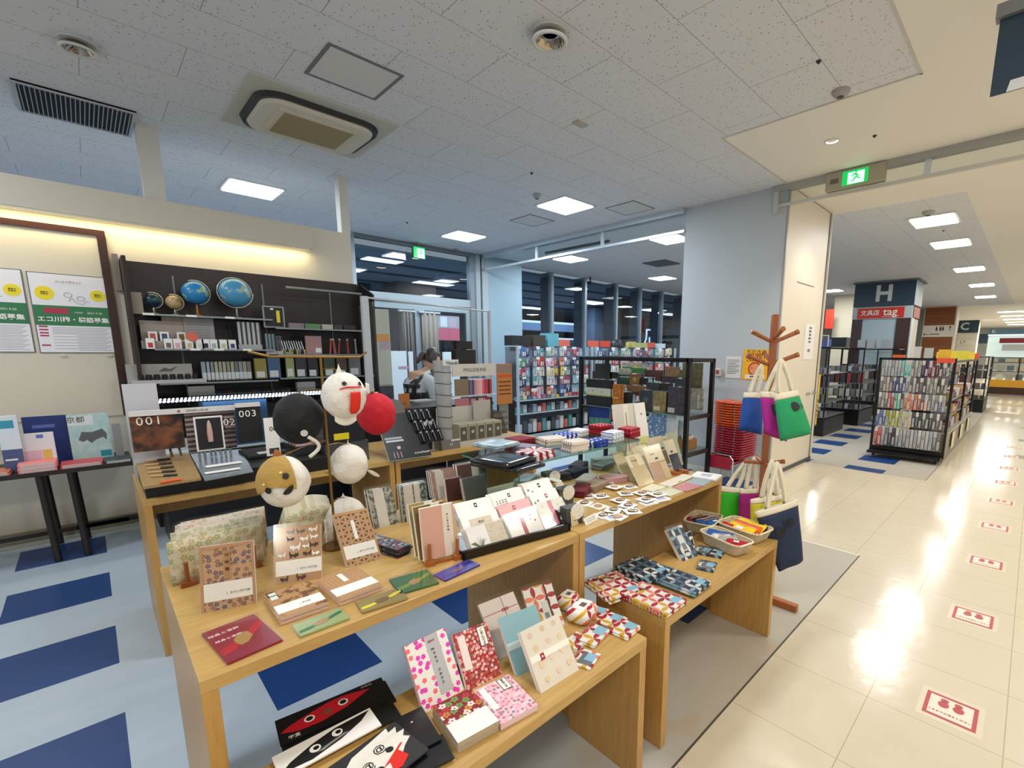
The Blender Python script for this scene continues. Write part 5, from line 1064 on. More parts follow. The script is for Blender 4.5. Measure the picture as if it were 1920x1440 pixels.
# ================================================================ pen boards on the rear display table
D0 = PZ(268, 946, TZ)
o = thing('pen_display', 'wide black counter display with boards 001, 002 and 003', 'pen display', (0, 0, TZ))
MB().prism([(.125, 0), (.96, 0), (.96, .03), (.93, .075), (.125, .075)], 2.965, 3.40, BLACK).build('base', o)
FUR = mat_mottle('brush_photo', '2A1C16', '7E4A2C', 14, .5, .12); FUR2 = mat_stripes('striped_photo', '3A3436', '9A8684', .028, .5, 2)
def board(nm, px0, px1, pt, pb, y, m, parent):
    a, c_ = PY(px0, pt, y), PY(px1, (pt + pb) / 2, y); zb = PY(px0, pb, y).z - TZ
    return a.x, c_.x, zb, a.z - TZ, MB().box(a.x, y, zb, c_.x, y + .012, a.z - TZ, m).build(nm, parent)
x0, x1, z0, z1, q = board('board', 241, 345, 780, 850, 3.36, FUR, o); text('001', .062, WHITE, o, (x0 + .075, 3.355, z1 - .035), sp=1.2)
board('board', 345, 442, 776, 850, 3.365, FUR2, o)
MB().box(x0, 3.34, z1 - .004, x1 + .27, 3.372, z1 + .022, M('D8D6D4', .5)).build('header_strip', o)
MB().cyl((x0 + .20, 3.339, z1 + .01), (x0 + .20, 3.336, z1 + .01), .006, M('B03038', .5), 12).build('logo', o); text('SAKURA craft_lab', .013, INK, o, (x0 + .28, 3.337, z1 + .010))
x0, x1, z0, z1, q = board('board', 441, 491, 763, 832, 3.30, M('1A1A1C', .4), o); text('003', .056, WHITE, o, ((x0 + x1) / 2 - .005, 3.296, z1 - .045), sp=1.1); MB().box(x0, 3.29, z1 - .004, x1, 3.312, z1 + .02, M('D8D6D4', .5)).build('header_strip', o)
board('board', 420, 441, 780, 808, 3.34, FUR2, o); a = PY(430, 792, 3.33); text('02', .056, WHITE, o, (a.x, 3.334, a.z - TZ), sp=1.1)
x0, x1, z0, z1, q = board('photo_frame', 362, 420, 783, 848, 3.28, WHITE, o); MB().box(x0 + .008, 3.277, z0 + .008, x1 - .008, 3.28, z1 - .008, M('24242A', .3)).build('photo', o); MB().lathe([(.012, 0), (.014, .05), (.010, .10), (.004, .12)], M('C8A89C', .3), ((x0 + x1) / 2, 3.272, z0 + .05), 10).build('pen_print', o)
KBD = mat_mottle('raw_wood_board', 'A8895A', '967648', 60, .5, .15)
cs = [PZ(x, y, TZ + .085) for x, y in ((268, 913), (377, 896), (354, 849), (252, 860))]
MB().add([(v.x, v.y, v.z - TZ) for v in cs] + [(v.x, v.y, v.z - TZ - .012) for v in cs], [(0, 1, 2, 3), (4, 5, 1, 0), (5, 6, 2, 1), (3, 2, 6, 7), (0, 3, 7, 4)], KBD).build('wooden_board', o)
for i in range(5):
    p = PZ(268 + 2 + 3 * i, 865 + 7 * i, TZ + .092); q2 = PZ(320 + 3 * i, 860 + 7.5 * i, TZ + .092)
    MB().cyl((p.x, p.y, p.z - TZ), ((p.x + q2.x) / 2, (p.y + q2.y) / 2, p.z - TZ), .0045, M('C0A070', .4), 8).cyl(((p.x + q2.x) / 2, (p.y + q2.y) / 2, p.z - TZ), (q2.x, q2.y, p.z - TZ), .006, M('34302E', .4), 8).build('pen', o)
p, q2 = PZ(300, 905, TZ + .092), PZ(340, 898, TZ + .092); MB().cyl((p.x, p.y, p.z - TZ), (q2.x, q2.y, p.z - TZ), .006, M('E8602A', .5), 8).build('pen', o)
for i in range(5):
    p = PZ(272 + 17 * i, 862 - 2.5 * i, TZ + .09); MB().cyl((p.x, p.y, .085), (p.x - .004, p.y + .01, .12), .007, M('8A7850', .4), 8).cyl((p.x - .004, p.y + .01, .12), (p.x - .006, p.y + .02, .19), .006, M('201E20', .3), 8).cyl((p.x - .006, p.y + .02, .19), (p.x - .006, p.y + .021, .205), .006, M('9A948C', .3, .6), 8).build('pen', o)
cs = [PZ(x, y, TZ + .078) for x, y in ((384, 901), (475, 884), (452, 842), (357, 851))]
MB().add([(v.x, v.y, v.z - TZ) for v in cs] + [(v.x, v.y, v.z - TZ - .004) for v in cs], [(0, 1, 2, 3), (4, 5, 1, 0), (5, 6, 2, 1), (3, 2, 6, 7), (0, 3, 7, 4)], M('7C858A', .2)).build('grey_tray', o)
for i, (x, cc) in enumerate(((375, 'D8B020'), (385, '2A50A0'), (397, 'B8BCC0'), (405, 'B02830'), (415, '9AA0A6'), (424, 'A8B0B8'), (433, 'C0C6CC'))):
    p = PZ(x, 860 - (x - 375) * .12, TZ + .08); MB().cyl((p.x, p.y, .08), (p.x, p.y + .012, .165 + .01 * (i % 2)), .0065, M('B8C4C8', .1), 8).cyl((p.x, p.y + .012, .165), (p.x, p.y + .014, .19 + .01 * (i % 2)), .008, M(cc, .3), 8).build('pen', o)
for (x, y), (w, h) in (((420, 871), (.16, .05)), ((418, 883), (.15, .04))): p = PZ(x, y, TZ + .082); MB().box(-w / 2, -h / 2, 0, w / 2, h / 2, .003, WHITE).build('instruction_card', o, loc=(p.x, p.y, .082), rot=(0, 0, .05))
std('sign_card', 'white card printed 00 standing behind the black lantern', 'sign', 495, 522, 783, 3.2, TZ + .08, WHITE, .003, [('text', '00', .6, .7, .04, INK), ('band', .2, .05, .9, .2, INK, 'black_block')], py=800)
p = PZ(490, 850, TZ + .08); o = thing('pen_case', 'black cloth covered case with a white label on the black display', 'pen case', (p.x, p.y, TZ + .076))
MB().box(-.09, -.12, 0, .10, .14, .018, M('18181A', .8)).build('case_body', o, bev=.004); MB().box(-.03, -.09, .018, .07, -.03, .02, WHITE).build('label', o)
p = PZ(590, 850, TZ + .06); o = thing('paper_tray', 'clear tray of coloured ruler strips behind the lantern pole', 'tray', (p.x, p.y + .06, TZ + .076 - .0))
MB().box(-.12, -.12, 0, .12, .12, .05, M('2C2E34', .2)).build('tray_body', o)
for i, cc in enumerate(('B8A8C0', 'C87848', 'D8B080', '5A6A8C', 'C8C8D0', 'A86A50')): MB().box(-.11, -.11 + .03 * i, .05, .11, -.085 + .03 * i, .058 + .004 * i, M(cc, .4)).build('ruler_strip', o)
p = PZ(655, 868, TZ); o = thing('display_case', 'black clear fronted case with a yellow label beside the pen stand', 'display case', (p.x, p.y + .09, TZ)); zt = PY(655, 765, p.y + .09).z - TZ
MB().box(-.13, -.08, 0, .13, .08, .13, M('3C4042', .25)).build('lower_case', o); MB().box(-.13, -.06, .13, .12, .08, zt, M('1E2024', .2)).build('upper_case', o)
MB().box(-.07, -.064, .15, .02, -.061, .19, M('D8C820', .5)).build('yellow_label', o); MB().box(-.135, -.082, 0, .135, -.081, .125, SLEEVE).build('clear_front', o)

# black slanted pen stand
def pxp(x, y): return (700 + .15625 * x, 700 + .15625 * y)
c = card('pen_stand', 'black slanted stand carrying rows of packed black pens', 'pen stand', (pxp(195, 1055), pxp(700, 980), pxp(20, 500)), TZ, .012, M('17181B', .35), parts=[('text', '∆ PLATINUM', .80, .09, .018, WHITE), ('band', .04, .44, .44, .48, M('9AA4AC', .4), 'blue_strip'), ('band', .05, .38, .46, .42, M('B8BCC0', .4), 'strip'), ('disc', .3, .25, .012, M('C8B8B8', .5))])
for i, u in enumerate((.14, .22, .30)): deco(c, 'band', u, .04, u + .015, .16, M('C8A8A8', .4), 'pen_print')
w, h = c['dw'], c['dh']
for r_ in range(3):
    for k in range(4):
        u, v = .36 + .15 * k + .05 * r_ - .06, .78 - .25 * r_
        if u > .95: continue
        q = MB().box((u - .065) * w, -.014, v * h - .0, (u + .065) * w, -.003, (v + .27) * h, M('1A1B1E', .25)).box((u - .022) * w, -.016, (v + .20) * h, (u + .022) * w, -.014, (v + .235) * h, M('9A9C9E', .4)).cyl(((u) * w, -.020, v * h), ((u) * w, -.020, (v + .17) * h), .009, M('0A0A0B', .15), 8).build('packed_pen', c)
std('header_card', 'white card with a photo of a face, right of the pen stand', 'sign', 796, 812, 790, 3.02, TZ, M('C4C0C0', .5), .004, [('band', .1, .05, .9, .3, BLACK), ('disc', .5, .75, .008, M('8A7A74', .5))], py=830)
# stacked clear grey cups
p = PZ(845, 842, TZ); o = thing('cup_tower', 'tall tower of clear grey plastic cups with wavy black rims', 'cup tower', (p.x, p.y + .04, TZ), (0, 0, 0)); CUP = M('A4A4A2', .12, alpha=.72); yb = p.y + .04
MB().prism([(-.075, 0), (.075, 0), (.07, .065), (-.08, .07)], -.05, .06, M('6E6C68', .4)).build('base_box', o); text('H', .03, M('D8D4C8', .4), o, (.0, -.052, .035)); MB().box(.0, -.053, .058, .075, -.051, .072, M('C8C8C4', .4)).build('label', o)
ztop = PY(835, 676, yb).z - TZ; n = 7; dz0 = .085; dzz = (ztop - .07 - dz0) / (n - 1)
for i in range(n):
    z0 = .07 if i == 0 else .07 + dz0 + dzz * (i - 1); dz = dz0 if i == 0 else dzz; r0, r1 = .047 + .0020 * i, .050 + .0022 * i
    MB().lathe([(r0, z0), (r1, z0 + dz)], CUP, (-.01 - .002 * i, 0, 0), 24).build('cup', o)
    if i < n - 1: MB().tube([((r1 + .001) * math.cos(a * .4) - .01 - .002 * i, (r1 + .001) * math.sin(a * .4), z0 + dz + .004 * math.sin(a * .8 + 1)) for a in range(17)], .0022, EYE, 5).build('black_rim', o)
a = PY(846, 680, yb - .06); text('Hazuki', .035, INK, o, (a.x - o.location.x - .0, -.075, ztop - .015)); MB().box(-.055, -.072, ztop - .035, .07, -.071, ztop + .008, M('C8C6C2', .4)).build('header_card', o)
# glasses display
def g_on(px, py): return PZ(px, py, TZ)
p, q2 = g_on(866, 838), g_on(960, 826)
o = thing('glasses_display', 'pale grey counter display with five glasses boxes and many folded glasses', 'display', (p.x, p.y, TZ), (0, 0, 0)); W = PY(945, 800, p.y).x - p.x
BG = M('B8B4AA', .5); BOXG = M('9C9880', .5)
MB().box(-.03, 0, 0, W + .06, .02, .035, BG).build('front_wall', o); MB().box(-.03, .02, 0, W + .06, .24, .02, BG).build('tray_base', o); MB().box(-.06, .24, 0, W + .02, .25, .27, BG).build('back_board', o); MB().box(W * .62, .20, .0, W * 1.04, .208, .31, M('A8A49C', .5)).build('header_board', o)
for i in range(5):
    x0 = .0 + i * W / 5; q = MB().box(x0 + .003, .03, .02, x0 + W / 5 - .003, .2, .16, BOXG).build('glasses_box', o)
    MB().box(x0 + .012, .027, .04, x0 + W / 5 - .012, .03, .14, M('4E4A40', .5)).build('front_print', q); MB().cyl((x0 + W / 10, .027, .10), (x0 + W / 10, .0255, .10), .013, M('A8A490', .5), 12).build('face_print', q)
GF = M('1E1C1A', .3)
for i in range(12):
    rr_, cc_ = divmod(i, 3); x, z, y = W + .02 + .05 * cc_ + .012 * rr_, .04 + .05 * rr_ if False else .06 + .048 * (3 - rr_), .10 + .02 * (3 - rr_)
    b = MB()
    for s in (-1, 1): b.tube([(x + s * .014 + .012 * math.cos(t * .7), y, z + .009 * math.sin(t * .7)) for t in range(10)], .0022, GF, 5)
    b.cyl((x - .003, y, z + .003), (x + .003, y, z + .003), .002, GF, 5).build('glasses_frame', o)
MB().prism([(W + .0, .02), (W + .16, .02), (W + .10, .20), (W + .02, .23)], .16, .2, M('57544E', .5)).build('glasses_rack', o)

# spinner with coloured notebooks behind it
ym = 3.75
xa, xb = PY(848, 700, ym).x, PY(928, 700, ym).x; zh0, zh1 = PY(888, 705, ym).z, PY(888, 682, ym).z
o = thing('notebook_rack', 'white wire rack with the MOLESKINE header above pink notebooks', 'rack', (xa, ym, 0)); W = xb - xa
MB().box(0, -.01, zh0, W, .01, zh1, M('C9C5BC', .5)).build('header_sign', o); text('MOLESKINE', .046, INK, o, (W / 2, -.0115, (zh0 + zh1) / 2), sp=1.05)
s1, s2 = PY(888, 740, ym).z, PY(888, 775, ym).z
for z in (s1, s2): MB().box(0, -.02, z - .012, W, .16, z, M('BFC2C4', .4)).build('shelf', o)
for x in (0, W): MB().cyl((x, .15, .0), (x, .15, zh1), .008, M('BFC2C4', .4), 8).build('post', o)
MB().box(0, .02, 0, W, .15, s2 - .03, M('2A2A2C', .5)).build('base_box', o)
for j, (z, cols, n0) in enumerate(((s1, ['6A6488', '3A3C4C', 'B8808E', 'C890A0', 'D8A0A8', 'E0A8AC', 'C86A78', 'A83048', 'B83048', '241C20', 'A82840'], .40), (s2, ['B88A90', 'A87880', '2C2428', 'C89098', 'D8A8AC', 'B8707C', '981C30', 'A82038', '1C1A1E'], .42))):
    for i, cc in enumerate(cols):
        x = W * n0 + i * W * .52 / len(cols); q = MB().box(-.011, -.01, 0, .011, .13, .14, M(cc, .4)).build('notebook', loc=(xa + x, ym, z)); tag(q, 'slim notebook standing in the white rack, %s shelf, %s from left' % (('upper', 'lower')[j], ORD[i]), 'notebook')
    q = MB().box(0, 0, 0, W * .30, .012, .15, M('7A6A54' if j == 0 else 'A86A74', .4)).build('notebook', loc=(xa + W * .04, ym - .01, z)); tag(q, 'front facing %s notebook at the left of the %s shelf of the white rack' % (('brown', 'dusty pink')[j], ('upper', 'lower')[j]), 'notebook')
o = thing('till_display', 'black customer display box standing on the notebook rack', 'till display', (xa + W * .32, ym + .08, zh1)); zt = PY(875, 640, ym + .05).z - zh1; w_ = (PY(894, 660, ym).x - PY(857, 660, ym).x) / 2
MB().box(-w_, -.08, 0, w_, .0, zt * .62, M('0A0A0B', .3)).build('lower_box', o); MB().box(-w_ * .8, -.06, zt * .65, w_ * .8, .0, zt, M('0A0A0B', .3)).build('upper_box', o); MB().box(-.01, -.04, zt * .6, .01, -.02, zt * .66, BLACK).build('hinge', o)
c = std('sign', 'orange notice board with dark lines of writing beside the notebook rack', 'sign', 932, 960, 682, 4.2, .93, M('C88440', .5), .012, [('band', 0, .78, 1, .97, M('9C8078', .5)), ('band', 0, .66, 1, .74, M('D8602A', .5))] + [('band', .1, .54 - .1 * q, .9, .57 - .1 * q, M('6A3C24', .5), 'print_line') for q in range(4)], py=705)
MB().box(-.06, .02, -.93, .06, .04, 0, M('8A8A88', .5)).build('stand_leg', c)
on('crate', 'black box standing on the floor beside the orange notice board', 'box', pxs(952, 800, 4.3), pxs(966, 800, 4.3), 4.3, 4.5, 0, .95, M('101012', .5))
# grey disc fan, packet and newspaper by the till
y_ = 3.6; a = PY(737, 772, y_)
tag(MB().cyl((0, 0, 0), (0, .012, 0), .10, M('77777A', .6), 28).build('paper_disc', loc=(a.x, y_, a.z)), 'round grey paper disc behind the red lantern', 'disc')
q = MB().cyl((0, 0.01, 0), (0, .01, -(a.z - TZ)), .006, M('5A5A5C', .5), 6).build('disc_foot', bpy.data.objects['paper_disc'])
o = thing('service_counter', 'black till counter behind the rear display tables', 'counter', (2.3, 4.09, 0)); MB().box(-.75, -.1, 0, .55, .32, .97, M('121214', .4)).build('counter_body', o); MB().box(-.77, -.12, .97, .57, .34, 1.0, M('1A1A1C', .3)).build('counter_top', o)
c = std('packet', 'orange brown packet with black marks standing on the till counter', 'packet', 748, 768, 738, 4.0, 1.0, M('A8683A', .5), .01, [('text', '〃', .5, .3, .05, BLACK)], py=748)
a = PZ(790, 752, 1.0); on('newspaper', 'folded newspaper lying open on the till counter', 'newspaper', a.x - .09, a.x + .1, a.y - .07, a.y + .08, 1.0, .012, mat_mottle('newsprint', 'D8D8D8', '9A9A9C', 60, .55, .05))
# ================================================================ clear screen over the till, cabinets, sales assistant
WPLA = M('C2CAD2', .4); YS = 4.45
zt = PY(690, 556, YS).z; xl, xr = PY(688, 640, YS).x, PY(918, 640, YS).x
o = thing('splash_screen', 'large clear plastic sheet hung on a white pipe frame over the till', 'screen', (0, YS, 0))
MB().box(xl - .03, -.02, 1.0, xl + .03, .02, zt, WPLA).build('post', o); MB().box(xr - .012, -.015, 1.0, xr + .012, .015, zt - .04, WPLA).build('post', o)
MB().cyl((xl, 0, zt - .01), (xr, 0, zt - .05), .009, WPLA, 8).build('top_rail', o)
FILM = mat_glass('clear_film', 'F4F8FA', .045, .10)
def film(u, v): return (xl + (xr - xl) * u, .018 * math.sin(u * 19) * (.3 + .7 * v) + .009 * math.sin(u * 47 + v * 3) + .004 * math.sin(u * 90 - v * 7) * v, 1.02 + (zt - 1.06 - .03 * u) * v)
MB().grid(film, 60, 10, FILM).build('plastic_sheet', o)
# beige cabinet and white panels behind the till
yc = 6.6
def xz(px, py, y=yc): p = PY(px, py, y); return p.x, p.z
x0, z1 = xz(690, 578); x1, _ = xz(733, 650); zb = xz(700, 722)[1]
o = thing('locker', 'tall beige steel locker with an orange notice behind the till', 'locker', ((x0 + x1) / 2, yc, 0)); w = (x1 - x0) / 2
MB().box(-w, 0, .1, w, .45, z1, M('A9A695', .5)).build('locker_body', o, bev=.01); MB().box(-w + .02, .02, 0, w - .02, .43, .1, BLACK).build('plinth', o); MB().box(-w + .02, -.008, zb, w - .02, 0, z1 - .03, M('B0AD9C', .5)).build('door', o)
za, zc_ = xz(712, 640)[1], xz(712, 626)[1]; MB().box(-w * .85, -.013, za, w * .85, -.008, zc_, M('C88838', .5)).build('notice', o)
za, zc_ = xz(715, 655)[1], xz(715, 641)[1]; MB().box(-w * .1, -.012, za, w * .85, -.008, zc_, M('A88C96', .5)).build('stickers', o)
MB().box(-w, -.01, .1, w, 0, zb - .02, M('2C2E36', .5)).build('lower_shelf', o)
for i, (a, b_, t) in enumerate(((735, 764, 658), (768, 776, 659), (832, 862, 660))):
    x0 = PY(a, 700, 7.6).x; x1 = PY(b_, 700, 7.6).x; zt_ = PY((a + b_) / 2, t, 7.6).z
    o = on('panel', 'white lower blind board at the shop door, %s from left' % ORD[i], 'panel', x0, x1, 7.6, 7.63, 0, zt_, M('D4DEE4', .5))
    if i == 0: MB().box(-.02, -.018, zt_ * .80, .18, -.0155, zt_ * .83, M('B08CA0', .5)).build('pink_label', o)
for i, (a, b_, cc) in enumerate(((755, 775, '7E7A76'), (792, 822, '8A847C'))):
    x0, x1 = PY(a, 620, 7.97).x, PY(b_, 620, 7.97).x; b = MB()
    b.grid(lambda u, v: (x0 + (x1 - x0) * u, .03 * math.sin(u * 22), 1.0 + 1.18 * v), 40, 2, M(cc, .8)); q = b.build('curtain', loc=(0, 7.97, 0), solid=.004); MB().box(x0 - .05, -.01, 2.17, x1 + .05, .055, 2.20, M('A8B0B6', .4)).build('curtain_rail', q); tag(q, 'greyish brown curtain gathered inside the shop door, %s one' % ('left', 'right')[i], 'curtain')
x0, x1 = PY(824, 610, 7.95).x, PY(866, 610, 7.95).x; z0, z1 = PY(845, 638, 7.95).z, PY(845, 592, 7.95).z
o = thing('poster', 'red and white banner hanging in the right glass door', 'poster', ((x0 + x1) / 2, 8.04, z0)); w, h = (x1 - x0) / 2, z1 - z0
MB().box(-w, 0, 0, w, .004, h, M('B0566E', .5)).build('red_sheet', o); MB().box(-w, -.003, h * .5, w, 0, h, M('8E96A8', .5)).build('blue_sheet', o); MB().box(-w * .7, -.005, h * .55, -w * .1, -.003, h * .95, M('B8C4D0', .5)).build('window_print', o); MB().box(.0, -.005, h * .55, w * .7, -.003, h * .9, M('A89AA8', .5)).build('window_print', o)

# person: sales assistant bent over the counter, seen from behind left
def skin_body(name, parent, joints, edges, radii, m, sub=2):
    me = bpy.data.meshes.new(name); me.from_pydata(joints, edges, []); o = bpy.data.objects.new(name, me); COL.objects.link(o); o.parent = parent; me.materials.append(m)
    sk = o.modifiers.new('skin', 'SKIN')
    for v, r in zip(me.skin_vertices[0].data, radii): v.radius = (r, r) if isinstance(r, (int, float)) else r
    me.skin_vertices[0].data[0].use_root = True
    sk.use_smooth_shade = True; md = o.modifiers.new('sub', 'SUBSURF'); md.levels = sub; md.render_levels = sub
    dg = bpy.context.evaluated_depsgraph_get(); me2 = bpy.data.meshes.new_from_object(o.evaluated_get(dg)); o.modifiers.clear(); o.data = me2
    me2.materials.clear(); me2.materials.append(m)
    for p_ in me2.polygons: p_.use_smooth = True
    return o
PY0 = 5.0
hd = PY(806, 674, PY0); px0 = hd.x; HZ = hd.z
SK = M('D2A88C', .5); SHIRT = M('D3D8DC', .7, noise=30)
o = thing('person', 'person with a brown ponytail in white shirt and black braces, bent over', 'person', (px0, PY0, 0), (0, 0, rad(0)))
# local frame: x to the right, -y towards the camera; the person faces right and away, head bowed
J = [(-.16, 0, .92), (-.17, 0, 1.05), (-.16, 0, 1.20), (-.11, 0, HZ - .20), (-.05, .0, HZ - .14), (-.02, 0, HZ - .07),      # pelvis..neck
     (-.10, -.16, HZ - .235), (-.07, -.20, HZ - .46), (.12, -.16, HZ - .56), (.20, -.13, HZ - .58),                      # near arm
     (-.10, .16, HZ - .235), (-.05, .2, HZ - .46), (.12, .14, HZ - .56), (.20, .11, HZ - .58),
     (-.15, -.09, .86), (-.13, -.10, .48), (-.15, -.10, .08), (-.07, -.11, .03), (-.15, .09, .86), (-.13, .10, .48), (-.15, .10, .08), (-.07, .11, .03)]
E_ = [(0, 1), (1, 2), (2, 3), (3, 4), (4, 5), (3, 6), (6, 7), (7, 8), (8, 9), (3, 10), (10, 11), (11, 12), (12, 13), (0, 14), (14, 15), (15, 16), (16, 17), (0, 18), (18, 19), (19, 20), (20, 21)]
R_ = [(.12, .14), (.10, .12), (.10, .13), (.065, .08), .045, .042, .045, .05, .036, .028, .045, .05, .036, .028, .085, .06, .042, .035, .085, .06, .042, .035]
body = skin_body('body', o, J, E_, R_, SK)
# clothes follow the body: shirt, trousers
SEC = [(-.17, .90, .125, .155), (-.175, 1.00, .118, .148), (-.18, 1.08, .122, .158), (-.175, 1.15, .128, .172), (-.155, HZ - .215, .120, .182), (-.125, HZ - .175, .100, .160), (-.095, HZ - .145, .070, .100), (-.075, HZ - .125, .056, .062)]
def tor(t, a, k=1.0):
    t = max(0, min(len(SEC) - 1.001, t)); i = int(t); f = t - i; f = f * f * (3 - 2 * f) if False else f
    x, z, rx, ry = (SEC[i][q] * (1 - f) + SEC[i + 1][q] * f for q in range(4))
    return Vector((x + rx * k * math.cos(a), ry * k * math.sin(a), z + .02 * math.cos(a) * (t > 3)))
b = MB(); b.grid(lambda u, v: tor(v * 7, u * 2 * math.pi, 1 + .012 * math.sin(u * 30 + v * 9)), 40, 28, SHIRT)
def loft(b, pts, rs, m, n=16, per=6):
    P = [Vector(p) for p in pts]; rows = []
    for i in range(len(P) - 1):
        for k in range(per):
            t = k / per; rows.append((P[i].lerp(P[i + 1], t), rs[i] * (1 - t) + rs[i + 1] * t))
    rows.append((P[-1], rs[-1])); vs, fs = [], []
    for j, (p, r) in enumerate(rows):
        d = (rows[min(j + 1, len(rows) - 1)][0] - rows[max(j - 1, 0)][0]).normalized(); q = d.to_track_quat('Z', 'Y')
        for i in range(n): a = 2 * math.pi * i / n; vs.append(p + q @ Vector((r * math.cos(a) * (1 + .03 * math.sin(j * 1.7)), r * math.sin(a), 0)))
    for j in range(len(rows) - 1): fs += [(j * n + i, j * n + (i + 1) % n, (j + 1) * n + (i + 1) % n, (j + 1) * n + i) for i in range(n)]
    b.add(vs, fs, m, smooth=True)
for s in (-1, 1): loft(b, [(-.13, s * .12, HZ - .20), (-.115, s * .175, HZ - .235), (-.085, s * .205, HZ - .34), (-.06, s * .205, HZ - .46), (.03, s * .185, HZ - .53), (.12, s * .16, HZ - .565)], [.055, .068, .062, .056, .048, .042], SHIRT)
b.build('shirt', o)
b = MB()
loft(b, [(-.17, 0, .97), (-.17, 0, .86)], [.150, .150], M('1B1B20', .7), 24)
for s in (-1, 1): loft(b, [(-.165, s * .07, .90), (-.14, s * .095, .50), (-.155, s * .095, .07)], [.095, .070, .055], M('1B1B20', .7))
b.build('trousers', o)
SHOE = M('121214', .4)
for s in (-1, 1): MB().lathe([(0, 0), (.05, 0), (.052, .03), (.035, .07), (0, .08)], SHOE, (-.14, s * .095, 0), 14).lathe([(0, 0), (.045, 0), (.045, .025), (.02, .05), (0, .052)], SHOE, (-.06, s * .095, 0), 14).build('shoe', o)
HM = Matrix.Translation((.02, 0, HZ)) @ Matrix.Rotation(rad(28), 4, 'Y')
def head(u, v):
    a = u * 2 * math.pi; e = (v - .5) * math.pi; x, y, z = math.cos(e) * math.cos(a), math.cos(e) * math.sin(a), math.sin(e)
    r = 1.0; fx = x * .098; fy = y * .076; fz = z * .118
    if z < 0: fx *= 1 - .12 * z * z; fy *= 1 - .30 * z * z
    if x > .75 and abs(z + .05) < .3: fx += .016 * max(0, 1 - abs(y) * 4) * (1 - abs(z + .1) * 2.5)
    return (fx, fy, fz)
hb = MB().grid(head, 32, 20, SK, X=HM); hb.build('head', o)
fm = lambda v: HM @ Vector(v)
for s in (-1, 1):
    MB().lathe([(.009 * math.cos(t), .006 * math.sin(t)) for t in [rad(-90 + 22.5 * i) for i in range(9)]], EYE, fm((.088, s * .030, .012)), 10).build('eye', o)
    MB().grid(lambda u, v: (.010 * math.cos(u * 6.283) * math.sin(v * 3.14), .008 * math.sin(u * 6.283) * math.sin(v * 3.14) * s, .02 * math.cos(v * 3.14)), 12, 8, SK, X=HM @ Matrix.Translation((.0, s * .078, -.005))).build('ear', o)
MB().box(-.004, -.02, -.003, .004, .02, .003, M('A86858', .5), HM @ Matrix.Translation((.090, 0, -.052))).build('mouth', o)
HAIRM = M('2E1C16', .45)
def hair(u, v):
    a = u * 2 * math.pi; e = -.45 + (v) * (math.pi / 2 + .45); x, y, z = math.cos(e) * math.cos(a), math.cos(e) * math.sin(a), math.sin(e)
    k = 1.12 + .015 * math.sin(a * 14); 
    if x > .2 and z < .45: k = .9
    return (x * .100 * k - .006, y * .080 * k, z * .122 * k + .004)
MB().grid(hair, 40, 16, HAIRM, X=HM).build('hair', o)
T0 = fm((-.095, 0, .03)); pts = [T0, T0 + Vector((-.03, -.01, .0)), T0 + Vector((-.07, -.02, -.03)), T0 + Vector((-.105, -.03, -.075)), T0 + Vector((-.13, -.035, -.12))]
skin_body('ponytail', o, [tuple(v) for v in pts], [(i, i + 1) for i in range(4)], [.016, .034, .036, .028, .008], HAIRM)
BR = M('17171A', .6)
def strap(t0, a0, t1, a1, w=.055, n=14):
    def f(u, v): t = t0 + (t1 - t0) * u; a = rad(a0 + (a1 - a0) * u); da = (v - .5) * w / .15 * (1 if abs(t1 - t0) > .5 else 0); dt = (v - .5) * w / .08 * (0 if abs(t1 - t0) > .5 else 1); return tor(t + dt, a + da, 1.05)
    MB().grid(f, n, 3, BR).build('brace', o, solid=.004)
strap(1.2, 222, 5.6, 236); strap(1.2, 138, 5.6, 124); strap(1.2, 185, 4.6, 215, .04); strap(2.6, 150, 2.6, 250, .05); strap(1.2, 0, 1.21, 359.9, .07, 40); strap(1.4, 300, 5.6, 285); strap(1.4, 60, 5.6, 75)
def hand(side):
    w0 = Vector(J[9 if side < 0 else 13]); chains = [[w0, w0 + Vector((.045, 0, -.012))]]
    js, es, rs = [tuple(w0 - Vector((.02, 0, 0))), tuple(w0 + Vector((.045, 0, -.008)))], [(0, 1)], [(.022, .03), (.02, .038)]
    b = skin_body('palm', o, js, es, rs, SK, 1)
    for k in range(4):
        base = w0 + Vector((.058, side * -(.026 - .0175 * k), -.008)); L = (.062, .070, .066, .052)[k]
        p1 = base + Vector((L * .45, 0, -.008)); p2 = base + Vector((L * .78, 0, -.024)); p3 = base + Vector((L * .88, 0, -.044))
        skin_body('finger', o, [tuple(base - Vector((.02, 0, 0))), tuple(p1), tuple(p2), tuple(p3)], [(0, 1), (1, 2), (2, 3)], [.010, .009, .0085, .007], SK, 1)
    tb = w0 + Vector((.015, -side * .035, -.008)); skin_body('thumb', o, [tuple(tb), tuple(tb + Vector((.03, -side * .018, -.008))), tuple(tb + Vector((.055, -side * .02, -.018)))], [(0, 1), (1, 2)], [.012, .010, .008], SK, 1)
hand(-1); hand(1)
